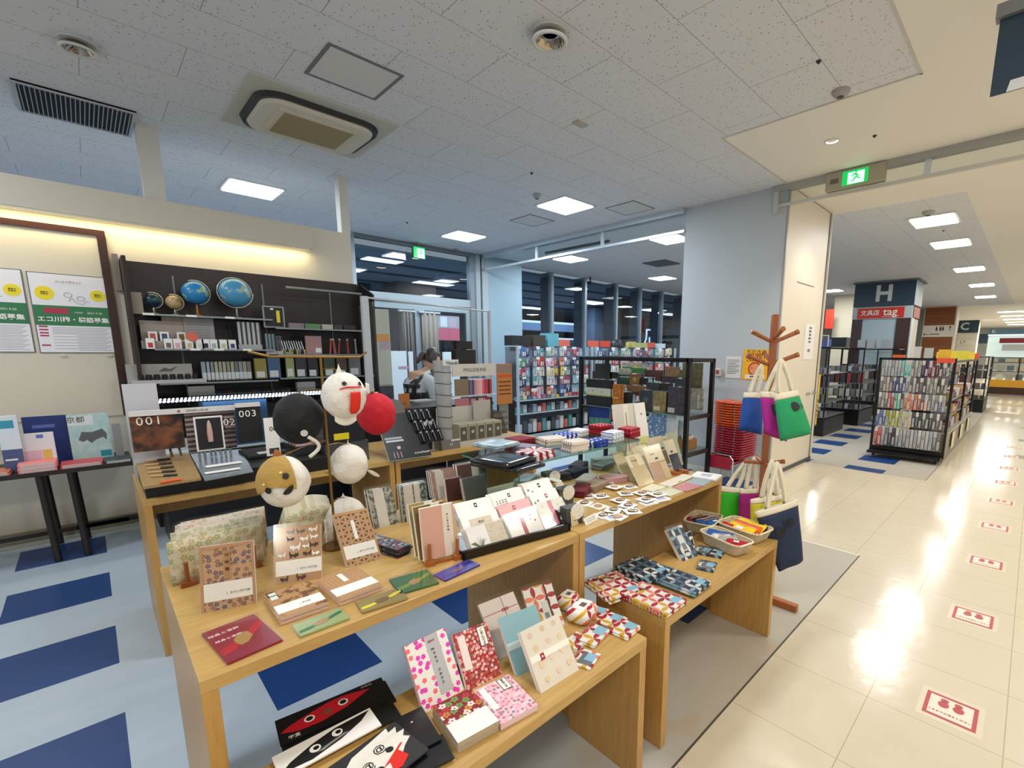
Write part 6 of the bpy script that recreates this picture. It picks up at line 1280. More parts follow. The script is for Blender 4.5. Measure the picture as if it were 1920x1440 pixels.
# ================================================================ black metal rack with leather notebooks
BM = M('101113', .35, .2)
o = thing('display_rack', 'open black metal rack with glass shelves of leather notebooks by the pillar', 'display rack', (4.65, 3.39, 0))
X, Y, T = .255, .78, .022
for sx in (-1, 1):
    for sy in (-1, 1): MB().box(sx * X - T, sy * Y - T, 0, sx * X + T, sy * Y + T, 1.45, BM).build('post', o)
for sx in (-1, 1): MB().box(sx * X - T, -Y, 1.41, sx * X + T, Y, 1.45, BM).build('top_rail', o)
for sy in (-1, 1):
    MB().box(-X, sy * Y - T, 1.41, X, sy * Y + T, 1.45, BM).build('top_rail', o)
    for z in (.84, .43): MB().box(-X, sy * Y - T * .6, z - .05, X, sy * Y + T * .6, z - .008, M('3A3A38', .3, .5)).build('shelf_bracket', o)
for z in (.84, .43): MB().box(-X, -Y, z - .008, X, Y, z, PLATEGLASS).box(-X - .001, -Y, z - .008, -X, Y, z, GLASSEDGE).build('glass_shelf', o)
LEA = {c_: mat_mottle('leather_' + c_, c_, ''.join('%02X' % int(int(c_[i:i + 2], 16) * .72) for i in (0, 2, 4)), 22, .5, .15) for c_ in ('15161A', '2C2A26', 'C77A1E', '2E4A38', '8A6438', '5A3228', 'A07C58', '6E6A48', '3A4048', '4A4450', '96895A', '463442', '5C2A24', 'B8B4A8', '6C5038')}
def px108(x, y): return 1080 + x / 6, 660 + y / 6
RB = [('tall black notebook with a cream and lime paper band', 118, 410, 300, 580, .0, '15161A', [('band', 0, .42, 1, .68, M('C8C8B8', .5)), ('band', 0, .38, 1, .43, M('A8B858', .5)), ('disc', .25, .56, .008, EYE), ('disc', .6, .54, .008, EYE), ('band', .93, 0, .97, 1, M('08080A', .4), 'elastic')]),
      ('orange notebook with an elastic strap', 408, 528, 360, 560, .0, 'C77A1E', [('band', .85, 0, .9, 1, M('6A3A10', .5), 'elastic'), ('band', .1, .4, .6, .45, M('E8A868', .5), 'print')]),
      ('grey green round patterned leather notebook', 720, 860, 425, 650, .0, '3A4048', [('disc', .5, .55, .035, M('4E544E', .6))]), ('khaki leather notebook with a small white tag', 865, 1000, 440, 660, .0, '96895A', [('band', .1, .12, .6, .3, M('C8C0A0', .5), 'tag')]),
      ('purple grey leather notebook with a small white tag', 1040, 1225, 390, 680, .0, '4A4450', [('band', .0, .06, .4, .24, M('C0BCB0', .5), 'tag')]),
      ('dark grey leather notebook beside the khaki one', 1005, 1050, 450, 660, .05, '2C2A26', []), ('black leather notebook between the orange and grey green ones', 530, 625, 455, 570, .03, '15161A', []),
      ('brown leather notebook lying sideways in the middle', 575, 760, 370, 455, .12, '8A6438', [], .96), ('slate blue leather notebook in the middle row', 790, 915, 340, 430, .12, '3A4048', [], .97), ('dark leather notebook in the middle row', 930, 1080, 350, 440, .14, '2C2A26', [], .97),
      ('dark green notebook with white edges', 460, 600, 280, 370, .20, '2E4A38', [], 1.05), ('golden brown embossed leather notebook', 600, 720, 245, 370, .20, '8A6438', [('disc', .5, .5, .03, M('A8824A', .5))], 1.05), ('black round buckled leather purse', 715, 800, 290, 370, .20, '15161A', [], 1.05),
      ('small red leather notebook', 890, 960, 270, 330, .22, '5C2A24', [], 1.08), ('dark maroon leather notebook in the upper middle', 955, 1110, 270, 350, .22, '463442', [], 1.06), ('indigo leather notebook at the right', 1120, 1235, 300, 390, .2, '3A4048', [], 1.02),
      ('cream and green notebook, upper left', 480, 615, 190, 280, .30, 'B8B4A8', [('band', 0, 0, 1, .25, M('2E5A38', .5))], 1.16), ('cream, yellow and green notebook, uppermost', 635, 795, 120, 245, .36, 'B8B4A8', [('band', 0, 0, 1, .5, M('3A7A44', .5)), ('band', .1, .5, .4, .7, M('C8C050', .5))], 1.2), ('grey and green notebook, upper left corner', 520, 635, 115, 190, .38, 'B8B4A8', [('band', 0, 0, 1, .3, M('4A8A54', .5))], 1.24),
      ('dark brown leather notebook, upper row', 770, 970, 200, 290, .33, '5A3228', [], 1.15), ('tan embossed leather notebook, upper row', 1010, 1160, 165, 290, .33, 'A07C58', [], 1.15), ('olive leather notebook, upper right', 1165, 1260, 200, 290, .32, '6E6A48', [], 1.15), ('large olive brown leather folder behind the right post', 1200, 1410, 120, 420, .42, '6E6A48', [], 1.02),
      ('small black notebook on the upper left', 215, 380, 130, 230, .36, '15161A', [], 1.2), ('dark rounded leather pouch on the left', 185, 400, 215, 310, .25, '2C2A26', [], 1.12), ('dark teal notebook at the left', 385, 460, 225, 300, .25, '2C2A26', [], 1.12),
      ('white framed notebook holder at the right end', 1275, 1425, 405, 660, .38, 'B8B4A8', [('band', .2, .05, .4, .6, M('9A9A94', .5)), ('band', .6, .1, .75, .7, M('D8D8D4', .5))])]
for it in RB:
    nm, a, b_, t_, bt, dx, cc, parts = it[:8]; zb = .84 if len(it) < 9 else None
    xx = 4.42 + dx; q0 = PX(*px108(a, t_), xx); q1 = PX(*px108(b_, bt), xx); ztop, zbot = q0.z, (max(q1.z, .84) if zb is None else q1.z)
    if dx <= .14 and ztop - zbot < .30 and zb: zbot = .84
    w, h = abs(q0.y - q1.y), ztop - zbot
    o = MB().box(-w / 2, 0, 0, w / 2, .018, h, LEA[cc]).build('leather_notebook', loc=(xx, (q0.y + q1.y) / 2, zbot), rot=(0, 0, rad(-90))); tag(o, nm + ' on the black rack', 'notebook'); o['dw'] = w; o['dh'] = h
    for p_ in parts: deco(o, *p_)
    if zbot > .86:     # small clear riser under the raised ones
        r = MB().box(-w * .35, .0, 0, w * .35, .05, zbot - .841, SLEEVE).build('acrylic_riser', loc=(xx, (q0.y + q1.y) / 2, .841), rot=(0, 0, rad(-90))); tag(r, 'clear riser under the %s' % nm, 'riser')
for i in range(5):
    xx = 4.46; q0 = PX(*px108(150 + 58 * i, 600), xx); q1 = PX(*px108(200 + 58 * i, 740), xx)
    if i == 4: continue
    w = abs(q0.y - q1.y); o = on('notebook', 'green and blue wrapped notebook on the lower shelf, %s from left' % ORD[i], 'notebook', xx, xx + .03, q1.y, q1.y + w, .432, q0.z - .432, M('4E8E78', .4)); MB().box(-.0165, -w / 2, (q0.z - .432) * .62, -.015, w / 2, (q0.z - .432) * .98, M('1C2E7C', .4)).build('blue_band', o)
for i, (a, b_, t_, cc, nm) in enumerate(((820, 990, 670, '5A80A8', 'blue wrapped bundle'), (1010, 1130, 700, 'C8D0DC', 'white and blue flowered bundle'), (860, 1000, 760, '6A7C92', 'blue grey wrapped bundle'), (1100, 1210, 760, 'BAC6CC', 'pale grey stack of envelopes'), (840, 1000, 890, 'A8A8AE', 'clear lidded box'), (185, 375, 745, '17181B', 'black folded case'))):
    xx = 4.44 + .058 * i; q0 = PX(*px108(a, t_), xx); q1 = PX(*px108(b_, t_), xx); on('bundle', nm + ' on the lower shelf of the black rack', 'bundle', xx, xx + .045, q1.y, q0.y, .432, max(q0.z - .432, .05), mat_mottle('bundle_' + cc, cc, 'D8DCE0' if cc != '17181B' else '101014', 30, .6, .06))
q = PX(*px108(1345, 1000), 4.66); o = thing('wooden_box', 'small open wooden box of cards at the right end of the rack', 'box', (4.66, 2.80, .432))
WB = M('94683C', .5)
b = MB().box(-.10, -.12, 0, .10, .12, .01, WB).box(-.10, -.12, .01, -.09, .12, .11, WB).box(.09, -.12, .01, .10, .12, .11, WB).box(-.09, -.12, .01, .09, -.11, .11, WB).box(-.09, .11, .01, .09, .12, .11, WB); b.build('box_body', o)
for i in range(6): MB().box(-.07, -.09 + .03 * i, .012, .07, -.082 + .03 * i, .15, M(('D8CCB0', '6A2A20', 'D8D0B8', '8A7A5C', 'E0D8C4', '702C24')[i], .5)).build('card', o)

# ================================================================ stack of orange and red chairs
CHR = M('D0D4D8', .12, 1.0); OR_, RD_ = M('E4561C', .35), M('A8203A', .4)
CXY = (5.24, 2.70)
ya, yb_ = PX(1342, 760, 5.05).y, PX(1396, 760, 5.05).y; cy = (ya + yb_) / 2; hw = (ya - yb_) / 2; ztop = PX(1370, 753, 5.05).z
sh = thing('stacking_chair', 'x', 'chair', (5.24, cy, .30)); sh.location.z = 0
def chair_parts(o, m, full=False):
    b = MB(); b.grid(lambda u, v: ((v - .5) * .38 - .0, (u - .5) * 2 * hw, .014 * (abs(2 * u - 1) ** 5) + .008 * (1 - v) ** 3), 20, 10, m); b.build('seat', o, solid=.017)
    for s in (-1, 1): MB().tube([(-.20, s * hw * .42, .012), (-.205, s * hw * .42, .022), (.19, s * hw * .42, -.003)], .006, CHR, 6).build('frame_tube', o)
bpy.data.objects.remove(sh)
NCH = 23; z0 = .30; dz = (ztop - z0 - .03) / (NCH - 1)
def mk(m, i, lb):
    t = thing('stacking_chair', lb, 'chair', (5.24 + (.0006 * i), cy - .0012 * i + .012, z0 + dz * i)); chair_parts(t, m); return t
red0 = mk(RD_, 0, 'red stacking chair at the bottom of the orange and red stack')
for i in range(1, 13): dup(red0, (5.24, cy - .002 * i * .5, z0 + dz * i), None, 'red stacking chair, %s from the bottom of the stack' % ORD[i])
or0 = mk(OR_, 13, 'orange stacking chair, lowest orange one of the stack')
for i in range(14, NCH): dup(or0, (5.24, cy + .006, z0 + dz * i), None, 'orange stacking chair, %s from the top of the stack' % ORD[NCH - 1 - i] if i < NCH - 1 else 'orange stacking chair on the very top of the stack')
o = thing('folding_chair', 'red chair with a chrome tube frame in front of the stack', 'chair', (4.98, cy + .06, 0)); zt_ = PX(1365, 855, 4.95).z
w = .17
MB().tube([(0, -w, .0), (0, -w, zt_ - .05), (0, -w + .04, zt_), (0, w - .04, zt_), (0, w, zt_ - .05), (0, w, 0)], .011, CHR, 8).build('frame', o)
MB().box(-.012, -w + .02, zt_ - .17, .012, w - .02, zt_ - .02, RD_).build('backrest', o, bev=.01); MB().box(.02, -w + .01, .24, .38, w - .01, .27, RD_).build('seat', o, bev=.01)
for s in (-w, w): MB().tube([(.0, s, .24), (.40, s, .24), (.42, s, 0)], .009, CHR, 8).build('side_frame', o)

# notices on the pillar and door panel
def wall_sheet(name, label, cat, y0, y1, z0, z1, m, x=5.594):
    o = MB().box(-(y1 - y0) / 2, 0, 0, (y1 - y0) / 2, .004, z1 - z0, m).build(name, loc=(x, (y0 + y1) / 2, z0), rot=(0, 0, rad(-90))); tag(o, label, cat); o['dw'] = y1 - y0; o['dh'] = z1 - z0; return o
c = wall_sheet('poster', 'yellow shoplifting warning poster with dark red writing on the pillar', 'poster', 2.265, 2.58, 1.19, 1.555, M('F0B41E', .5))
deco(c, 'text', '万引きは', .52, .90, .062, INK); deco(c, 'text', '犯罪!', .5, .72, .105, M('8E1A24', .5)); deco(c, 'disc', .5, .36, .085, M('B83828', .5)); q = deco(c, 'disc', .5, .36, .066, M('E89A6A', .5))
for u in (.38, .62): q = deco(c, 'disc', u, .39, .008, EYE)
deco(c, 'band', .12, .04, .88, .17, M('F0E8D8', .5)); deco(c, 'text', '●● ●●', .5, .105, .03, INK)
c = wall_sheet('notice', 'white printed notice beside the yellow poster on the pillar', 'notice', 2.60, 2.80, 1.20, 1.47, M('DCDDDE', .4))
for q in range(9): deco(c, 'band', .1, .82 - .075 * q, .9 - .2 * (q % 3 == 2), .84 - .075 * q, INK, 'print_line')
o = thing('hand_sprayer', 'small white and red wall device beside the notices', 'device', (5.59, 2.89, 1.215)); MB().box(-.03, -.04, 0, .01, .04, .10, M('C8C8C8', .4)).build('housing', o, bev=.008); MB().box(-.034, -.02, .03, -.03, .02, .08, M('A8483C', .4)).build('red_mark', o)
x0, x1 = PY(1509, 640, 2.17).x, PY(1527, 640, 2.17).x; o = MB().box(-(x1 - x0) / 2, -.003, 0, (x1 - x0) / 2, 0, .46, M('E6E4E0', .5)).build('notice', loc=((x0 + x1) / 2, 2.179, 1.43)); tag(o, 'tall white paper notice with a printed column on the cream door panel', 'notice')
for i in range(5): MB().box(-.03 - .01 * (i % 2), -.004, .40 - .045 * i, .05, -.003, .425 - .045 * i, M('4A4A4A', .5)).build('print', o)
MB().box(-.04, -.004, .10, .05, -.003, .14, M('7A7A7A', .5)).build('print', o)
for i, x in enumerate((6.75, 6.98)): tag(MB().cyl((0, 0, 0), (0, -.03, 0), .022, STEEL, 14).cyl((0, -.03, 0), (0, -.045, 0), .010, STEEL, 10).build('lock', loc=(x, 2.18, .975)), 'round steel lock on the cream door panel, %s one' % ('left', 'right')[i], 'lock')
o = thing('edge_sign', 'yellow vertical warning strip in a dark frame at the door panel edge', 'sign', (7.19, 2.20, .50)); MB().box(-.035, -.03, -.02, .04, .0, .74, M('4A3A20', .5)).build('frame', o); MB().box(-.04, -.024, 0, -.035, -.006, .72, M('E6C23C', .5)).box(-.030, -.034, 0, .03, -.03, .72, M('E6C23C', .5)).build('strip', o)
for i, ch in enumerate('開放厳禁'): text(ch, .05, INK, o, (0, -.035, .34 - .07 * i))

# ================================================================ coat stand with canvas bags
SX, SY = 2.765, 1.10; SW = mat_wood('reddish_stand_wood', 'A8602E', '8C4A20', 2)
o = thing('coat_stand', 'reddish brown wooden coat stand with turned pegs, canvas bags hanging on it', 'coat stand', (SX, SY, 0), (0, 0, rad(-46)))
MB().box(-.017, -.017, .03, .017, .017, 1.735, SW).build('post', o, bev=.004)
for a in (46 + 0, 46 + 90): pass
for a, L in ((-44, .26), (46, .26), (136, .26), (226, .26)):
    MB().box(.02, -.022, 0, L, .022, .042, SW, Matrix.Rotation(rad(a), 4, 'Z')).build('foot', o, bev=.004)
def peg(ang, z, L=.135, rise=.05):
    d = Vector((math.cos(rad(ang)), math.sin(rad(ang)), 0)); p0 = d * .02 + Vector((0, 0, z)); p1 = d * L + Vector((0, 0, z + rise))
    m_ = p0.lerp(p1, .82); MB().cyl(p0, m_, .010, SW, 12, .013).cyl(m_, p0.lerp(p1, .86), .013, SW, 12, .009).cyl(p0.lerp(p1, .86), p1, .013, SW, 12, .015).build('peg', o)
PEGS = [(0, 1.585, .14, .055), (180, 1.585, .13, .055), (270, 1.60, .12, .05), (0, 1.46, .15, .05), (180, 1.45, .15, .055), (90, 1.47, .12, .05), (0, .865, .12, .01), (180, .865, .12, .01), (270, .86, .14, .02), (90, .865, .13, .01)]
for p_ in PEGS: peg(*p_)
FW = Vector(RM[2])
def PD(px, py, dep):
    d = ray(px, py); return Vector((0, 0, H)) + d * (dep / d.dot(FW))
CANV = M('E6DDC4', .8, noise=300)
def bag(label, tl, tr, br, bl, dep, thick, col, apex, grp=None, logo=None, band=.14, inner=None, hw=.009, split=.3, opening=.03):
    P = [PD(*q, dep) for q in (tl, tr, br, bl)]; c = sum(P, Vector()) / 4; R_ = Matrix.Translation(-c)
    P = [p - c for p in P]; n = (P[1] - P[0]).cross(P[3] - P[0]).normalized()
    if n.dot(c - Vector((0, 0, H))) < 0: n = -n          # n points away from the viewer
    o = thing('canvas_bag', label, 'bag', c)
    def pt(u, v, s):      # v from top 0 to bottom 1
        p = (P[0].lerp(P[1], u)).lerp(P[3].lerp(P[2], u), v); bl_ = math.sin(u * math.pi) ** .5 * (opening / thick if v <= 0 else min(1, opening / thick + v * 1.3)) * (1 - max(0, v - .92) * 6)
        return p + n * (s * thick / 2 * bl_ + thick / 2 + .006 * math.sin(u * 8 + v * 5) * v)
    cm = M(col, .75, noise=200)
    b = MB()
    for s in (-1, 1): b.grid(lambda u, v: pt(u, band + v * (1 - band), s), 14, 14, cm)
    b.grid(lambda u, v: pt(u, 1, 2 * v - 1), 14, 2, cm); b.build('bag_body', o, solid=.003)
    b = MB()
    for s in (-1, 1): b.grid(lambda u, v: pt(u, v * band, s) + n * (s * .0015), 14, 3, CANV)
    b.build('canvas_band', o, solid=.003)
    b = MB(); b.grid(lambda u, v: pt(u, .03, (2 * v - 1) * .85) , 14, 3, M(inner or col, .8)); b.build('lining', o)
    A = PD(*apex, dep) - c + n * thick / 2; wv = n
    for s in (-1, 1):
        a0, a1 = pt(split, .02, s), pt(1 - split, .02, s)
        def path(t, a0=a0, a1=a1, s=s):
            top = A + n * s * .010; q = a0.lerp(top, t * 2) if t < .5 else top.lerp(a1, t * 2 - 1)
            side = (a1 - a0).normalized(); k = math.sin(min(t, 1 - t) * 2 * math.pi) * .008
            return q + side * (-k if t < .5 else k) * 1.0 + Vector((0, 0, .012 * math.sin(t * math.pi) ** 6))
        def rib(u, v):
            p = path(u); q = path(min(1, u + .02)) - path(max(0, u - .02)); sd = q.cross(n).normalized(); return p + sd * (v - .5) * hw * 2
        MB().grid(rib, 24, 2, CANV).build('handle', o, solid=.003)
    if logo:
        L = (P[1] - P[0]).length; f = lambda u, v: pt(u, v, -1) - n * .006
        for k, (u, v, pl) in enumerate(logo): 
            if isinstance(pl, str):
                X_ = (f(u + .1, v) - f(u - .1, v)).normalized(); Z_ = (f(u, v - .05) - f(u, v + .05)); Z_ = (Z_ - X_ * Z_.dot(X_)).normalized(); Y_ = Z_.cross(X_)
                t = text(pl, L * .26, M('15171C', .6), o, f(u, v) - n * .006); t.rotation_euler = Matrix((X_, Z_, -Y_)).transposed().to_euler() if False else Matrix((X_, Z_, X_.cross(Z_))).transposed().to_euler()
            else:
                b = MB(); r = L * pl; vs = [f(u, v)] + [f(u + 1.25 * r / L * math.cos(t * .524) * (1 + .25 * math.cos(t * .524)), v + .8 * r / L * math.sin(t * .524)) for t in range(12)]
                b.add(vs, [(0, i + 1, (i + 1) % 12 + 1) for i in range(12)], M('15171C', .6)); b.build('logo_print', o, solid=.001)
    return o
dl = [(.62, .42, .11)]
bag('blue canvas bag with a cream band on the left upper peg', (1400, 735), (1435, 735), (1434, 815), (1389, 805), 2.86, .09, '12489A', (1433, 686), inner='14305E')
bag('magenta canvas bag hanging between the blue and green bags', (1431, 733), (1462, 735), (1482, 828), (1438, 812), 2.58, .08, 'A8188A', (1470, 676), logo=[(.5, .40, .16)])
bag('bright green bucket bag hanging in front on the right peg', (1459, 738), (1503, 729), (1531, 812), (1470, 827), 2.46, .10, '1E9A60', (1472, 676), logo=[(.58, .34, .13), (.86, .36, 'JI')], split=.22)
bag('lime green canvas tote partly hidden behind the display table', (1352, 912), (1398, 917), (1400, 985), (1350, 985), 2.95, .05, '2CB020', (1402, 868))
bag('magenta canvas tote hanging behind the navy tote', (1390, 918), (1430, 916), (1432, 985), (1388, 980), 2.88, .06, 'A0187C', (1418, 862), inner='8E1468')
bag('dark green canvas tote hanging at the back right', (1440, 912), (1478, 920), (1480, 985), (1438, 985), 2.88, .05, '4C6A4A', (1460, 868), inner='5A7A50')
bag('yellow canvas tote hanging behind the navy tote', (1411, 938), (1483, 926), (1484, 1000), (1412, 1000), 2.57, .06, 'C8BC30', (1452, 868), inner='B8AC24')
bag('large navy canvas tote with a cream band and a dark printed leaf', (1419, 962), (1500, 937), (1511, 1053), (1464, 1074), 2.48, .06, '1E2C48', (1462, 872), logo=[(.36, .40, .11), (.66, .30, 'JIB')], inner='14182A', band=.10, split=.28)

# ================================================================ floor stickers of the aisle
RS = M('B4424A', .4); WS_ = M('E4DCCC', .35)
st = thing('floor_sticker', 'x', 'floor sticker', (2.425, .083, .0))
MB().box(-.115, -.11, 0, .115, .11, .0008, M('DCD2BC', .25)).build('clear_film', st)
b = MB()
for r_ in ((-.088, -.09, .088, -.075), (-.088, .075, .088, .09), (-.088, -.075, -.073, .075), (.073, -.075, .088, .075)): b.box(r_[0], r_[1], .0008, r_[2], r_[3], .0016, RS)
b.build('red_border', st); MB().box(-.073, -.075, .0008, .073, .075, .0013, WS_).build('white_ground', st)
for s in (-1, 1):
    b = MB(); n = 16
    b.add([(.018 + .024 * math.cos(2 * math.pi * i / n), s * .026 + .020 * math.sin(2 * math.pi * i / n), .0017) for i in range(n)], [tuple(range(n))], RS)
    b.add([(.050 + .014 * math.cos(2 * math.pi * i / n), s * .024 + .015 * math.sin(2 * math.pi * i / n), .0017) for i in range(n)], [tuple(range(n))], RS)
    b.build('footprint', st)
text('こちらでお待ちください', .0135, RS, st, (-.045, 0, .0018), rot=(0, 0, rad(-90)))
st['label'] = 'red and white footprint sticker on the aisle floor, nearest the camera'
for i in range(1, 9): dup(st, (2.425 + 1.014 * i, .083, 0), None, 'red and white footprint sticker on the aisle floor, %s from the camera' % ORD[i])
# small writing patches farther along the aisle
for i, x in enumerate((9.6, 11.5, 13.5)): tag(MB().box(-.15, -.3, 0, .15, .3, .001, M('8C8474', .5)).build('floor_patch', loc=(x, -.25, 0)), 'worn grey tape patch on the aisle floor, %s' % ORD[i], 'tape')
# ================================================================ hanging goods racks of the stationery shop
PKM = {}
def pack_mesh(w, h, col, top='C8C8C8'):
    k = (round(w, 3), round(h, 3), col, top)
    if k not in PKM:
        q = (len(PKM) * 7) % 4; c2 = ('E0DCD4', '2C3040', 'B8BCC0', col)[q]; a_, z_ = (.30, .18, .36, .25)[q], (.50, .30, .62, .40)[q]
        b = MB().box(-w / 2, -.010, 0, w / 2, .010, h * (.78 - .06 * q), M(col, .35)).box(-w / 2, -.003, h * (.78 - .06 * q), w / 2, .003, h, M(top if q % 2 else col, .45)).box(-w * a_, -.013, h * .08, w * a_, -.010, h * z_, M(c2, .25)).box(-w * .06, -.016, h * (.1 + .05 * q), w * .05, -.010, h * .66, M(('3A3C40', 'C8CCD0', '6A4A50', 'E8E8EA')[q], .3))
        o = b.build('hanging_pack'); PKM[k] = o.data; bpy.data.objects.remove(o)
    return PKM[k]
def hang(label, loc, rz, w, h, col, top='C8C8C8', grp=None, name='hanging_pack', cat='hanging pack'):
    o = bpy.data.objects.new(name, pack_mesh(w, h, col, top)); COL.objects.link(o); o.location = loc; o.rotation_euler = (0, 0, rz); return tag(o, label, cat, grp)
def grid_panel(name, x0, y0, x1, y1, z0, z1, step_, r, m, parent):
    b = MB(); L = math.hypot(x1 - x0, y1 - y0); n = int(L / step_)
    for i in range(n + 1): t = i / n; x, y = x0 + (x1 - x0) * t, y0 + (y1 - y0) * t; b.cyl((x, y, z0), (x, y, z1), r, m, 4)
    k = int((z1 - z0) / step_)
    for i in range(k + 1): z = z0 + (z1 - z0) * i / k; b.cyl((x0, y0, z), (x1, y1, z), r, m, 4)
    return b.build(name, parent)
GX = 8.22
o = thing('gondola', 'black wire end rack full of hanging pens, beside the aisle', 'display rack', (GX, 1.22, 0)); YH = .44
for s in (-1, 1): MB().box(-.02, s * YH - .015, .06, .02, s * YH + .015, 1.46, BM).build('post', o)
MB().box(-.02, -YH, 1.43, .02, YH, 1.46, BM).build('top_rail', o); MB().box(-.04, -YH, .10, .04, YH, .14, BM).build('bottom_rail', o); MB().box(-.25, -YH, .06, .04, YH, .09, BM).build('foot_rail', o)
grid_panel('wire_grid', .0, -YH, .0, YH, .14, 1.43, .05, .0025, M('3A3B3E', .4, .5), o)
for s in (-1, 1): MB().cyl((-.1, s * .38 - .012, .03), (-.1, s * .38 + .012, .03), .03, BLACK, 12).build('castor', o)
ROWS = [((676, 706), ['9AA2AA'] * 6 + ['7AC8C0'] * 3 + ['8A8C8E', '909294', '9A9C9E'] + ['2A2A50', '3A2A54', '6A2030', '7A1C2C', '542A30', '3C3A3C', '6C6C6E', '4A4A4C']), ((708, 736), ['7A7C7E', '9A8A88', 'B0A09C', '6C6E72', '54587C', '4A5C8C', '5C6C9A', '3C4A70', '8A8C90', '6A6C70', '9A9CA0', '505256', '6E5A5A', '484A4E', '7C7C80', '8A8070', '9C9CA0', '3C3C40', '5E6064', '6C6C70']),
        ((738, 768), ['8A8C8E', '9A9A98', '76787A', 'C86A70', 'B85A60', '6AB8A4', '74C0AC', '505254', 'C07858', 'C88060', 'B86A50', 'C87C64', 'C06C50', '6C6E70', 'D8B0A8', '7C7E80', '9A9A9C', '8A90A0', '74769A', '9CA0AC']),
        ((772, 802), ['5C74B0', '6A80B8', '5468A4', '9AA048', 'A8B04C', '98A044', 'A4AC48', 'A0A646', 'B8AE90', 'BCB294', 'C0B698', '4A5054', '565C60', '4C5256', '585E62', '50565A', '4A4C50', '5A5C60', '6C6A6A', '4E5054']),
        ((805, 840), ['C85C5C', 'D06A66', '9A9CA0', '7C7E80', '5C5E62', '4A4C50', '8E96A0', 'A8ACB0', '98A0A8', 'A8A8AC', 'B4B4B8', 'A4A6AA', 'B8B8BC', 'ACAEB2', 'B0B0B6', 'A0A8C0', '8C8E92', '7A7C80'])]
for r_, ((t_, b_), cols) in enumerate(ROWS):
    zt, zb = PX(1715, t_, GX).z, PX(1715, b_, GX).z; n = len(cols)
    for i, cc in enumerate(cols):
        y = 1.22 + YH - .04 - (2 * YH - .08) * (i + .5) / n
        hang('hanging pen pack on the aisle end rack, %s row, %s from left' % (ORD[r_], ORD[i]), (GX - .06, y, zb), rad(-90), (2 * YH - .08) / n * .82, zt - zb, cc, 'B8BABC' if i % 3 else 'D0CCC4')
# things on top of the end rack
on('sign', 'small yellow and red price sign on top of the end rack', 'sign', 8.2, 8.22, .84, .98, 1.46, .12, M('E0B83C', .5)); on('sign', 'bright red sale sign at the top corner of the end rack', 'sign', 8.14, 8.16, .78, .98, 1.40, .06, M('E05038', .5))
on('scissors_pack', 'orange handled scissors pack lying on the end rack', 'pack', 8.15, 8.25, 1.36, 1.50, 1.462, .04, M('D8602C', .5)); on('card', 'white folded card standing on top of the end rack', 'card', 8.2, 8.24, 1.18, 1.26, 1.46, .16, M('C8CCCC', .5)); on('card', 'clear plastic display stands on top of the end rack', 'card', 8.2, 8.24, 1.04, 1.14, 1.46, .14, M('B8BCBE', .4))
# long low gondola behind the end rack
GB = M('8E8474', .5)
o = thing('low_gondola', 'long low shelf unit along the aisle behind the end rack', 'shelf unit', (10.05, 1.2, 0))
MB().box(-1.75, -.42, .0, 1.75, .42, .40, GB).build('base_cupboard', o); MB().box(-1.75, -.44, .40, 1.75, .44, .42, M('B8B4AC', .3)).build('base_top', o)
MB().box(-1.75, -.02, .42, 1.75, .02, 1.42, M('2A2826', .5)).build('back_panel', o)
for x in (-1.75, 0, 1.72): MB().box(x, -.42, .42, x + .03, -.39, 1.42, BM).build('post', o)
MB().box(-1.75, -.42, 1.40, 1.75, -.39, 1.43, BM).build('top_rail', o)
for x in (-1.2, -.1, 1.0): MB().box(x, -.445, .12, x + .3, -.442, .36, M('E0D8A8', .5)).build('price_sheet', o)
for z in (.62, .85): MB().box(-1.75, -.40, z, 1.75, -.02, z + .015, M('8A8A88', .4)).build('shelf', o)
grid_panel('wire_grid', -1.7, -.03, 1.7, -.03, .9, 1.4, .08, .003, M('6A6A6C', .4, .5), o)
for r_, z in enumerate((.42, .64, .87)):
    for i in range(18): on('goods_box', 'mixed stationery box on the low aisle shelf unit, %s shelf, %s along' % (ORD[r_], ORD[i]), 'box', 8.38 + .19 * i, 8.38 + .19 * i + .14, .82, 1.0, z + .001, .07 + .05 * ((i * 7 + r_) % 3) / 2, M(('C8B8B0', '8A3A40', 'B8BCC0', '5A5450', 'C0B060', '9A8478', '40464C', 'D0CCC8', 'A87068')[(i * 5 + r_ * 2) % 9], .5))
for r_, z in enumerate((1.02, 1.2)):
    for i in range(16): hang('hanging pack on the low aisle unit, %s row, %s along' % (('lower', 'upper')[r_], ORD[i]), (8.45 + .21 * i, 1.14, z), 0, .12, .15, ('8A8C90', '5C5460', 'B8B0AC', '3A3C40', '9A7C80', 'A8B08C')[(i * 5 + r_) % 6])
for i, (x, y, cc, h) in enumerate(((9.2, 1.0, 'E0C83C', .12), (9.8, .9, 'D8C840', .14), (10.3, .86, 'E4CC40', .12), (11.2, .86, 'C84C34', .1))): on('sign', 'yellow or red shelf sign over the low aisle unit, %s along' % ORD[i], 'sign', x, x + .02, y - .12, y + .12, 1.43, h, M(cc, .5))
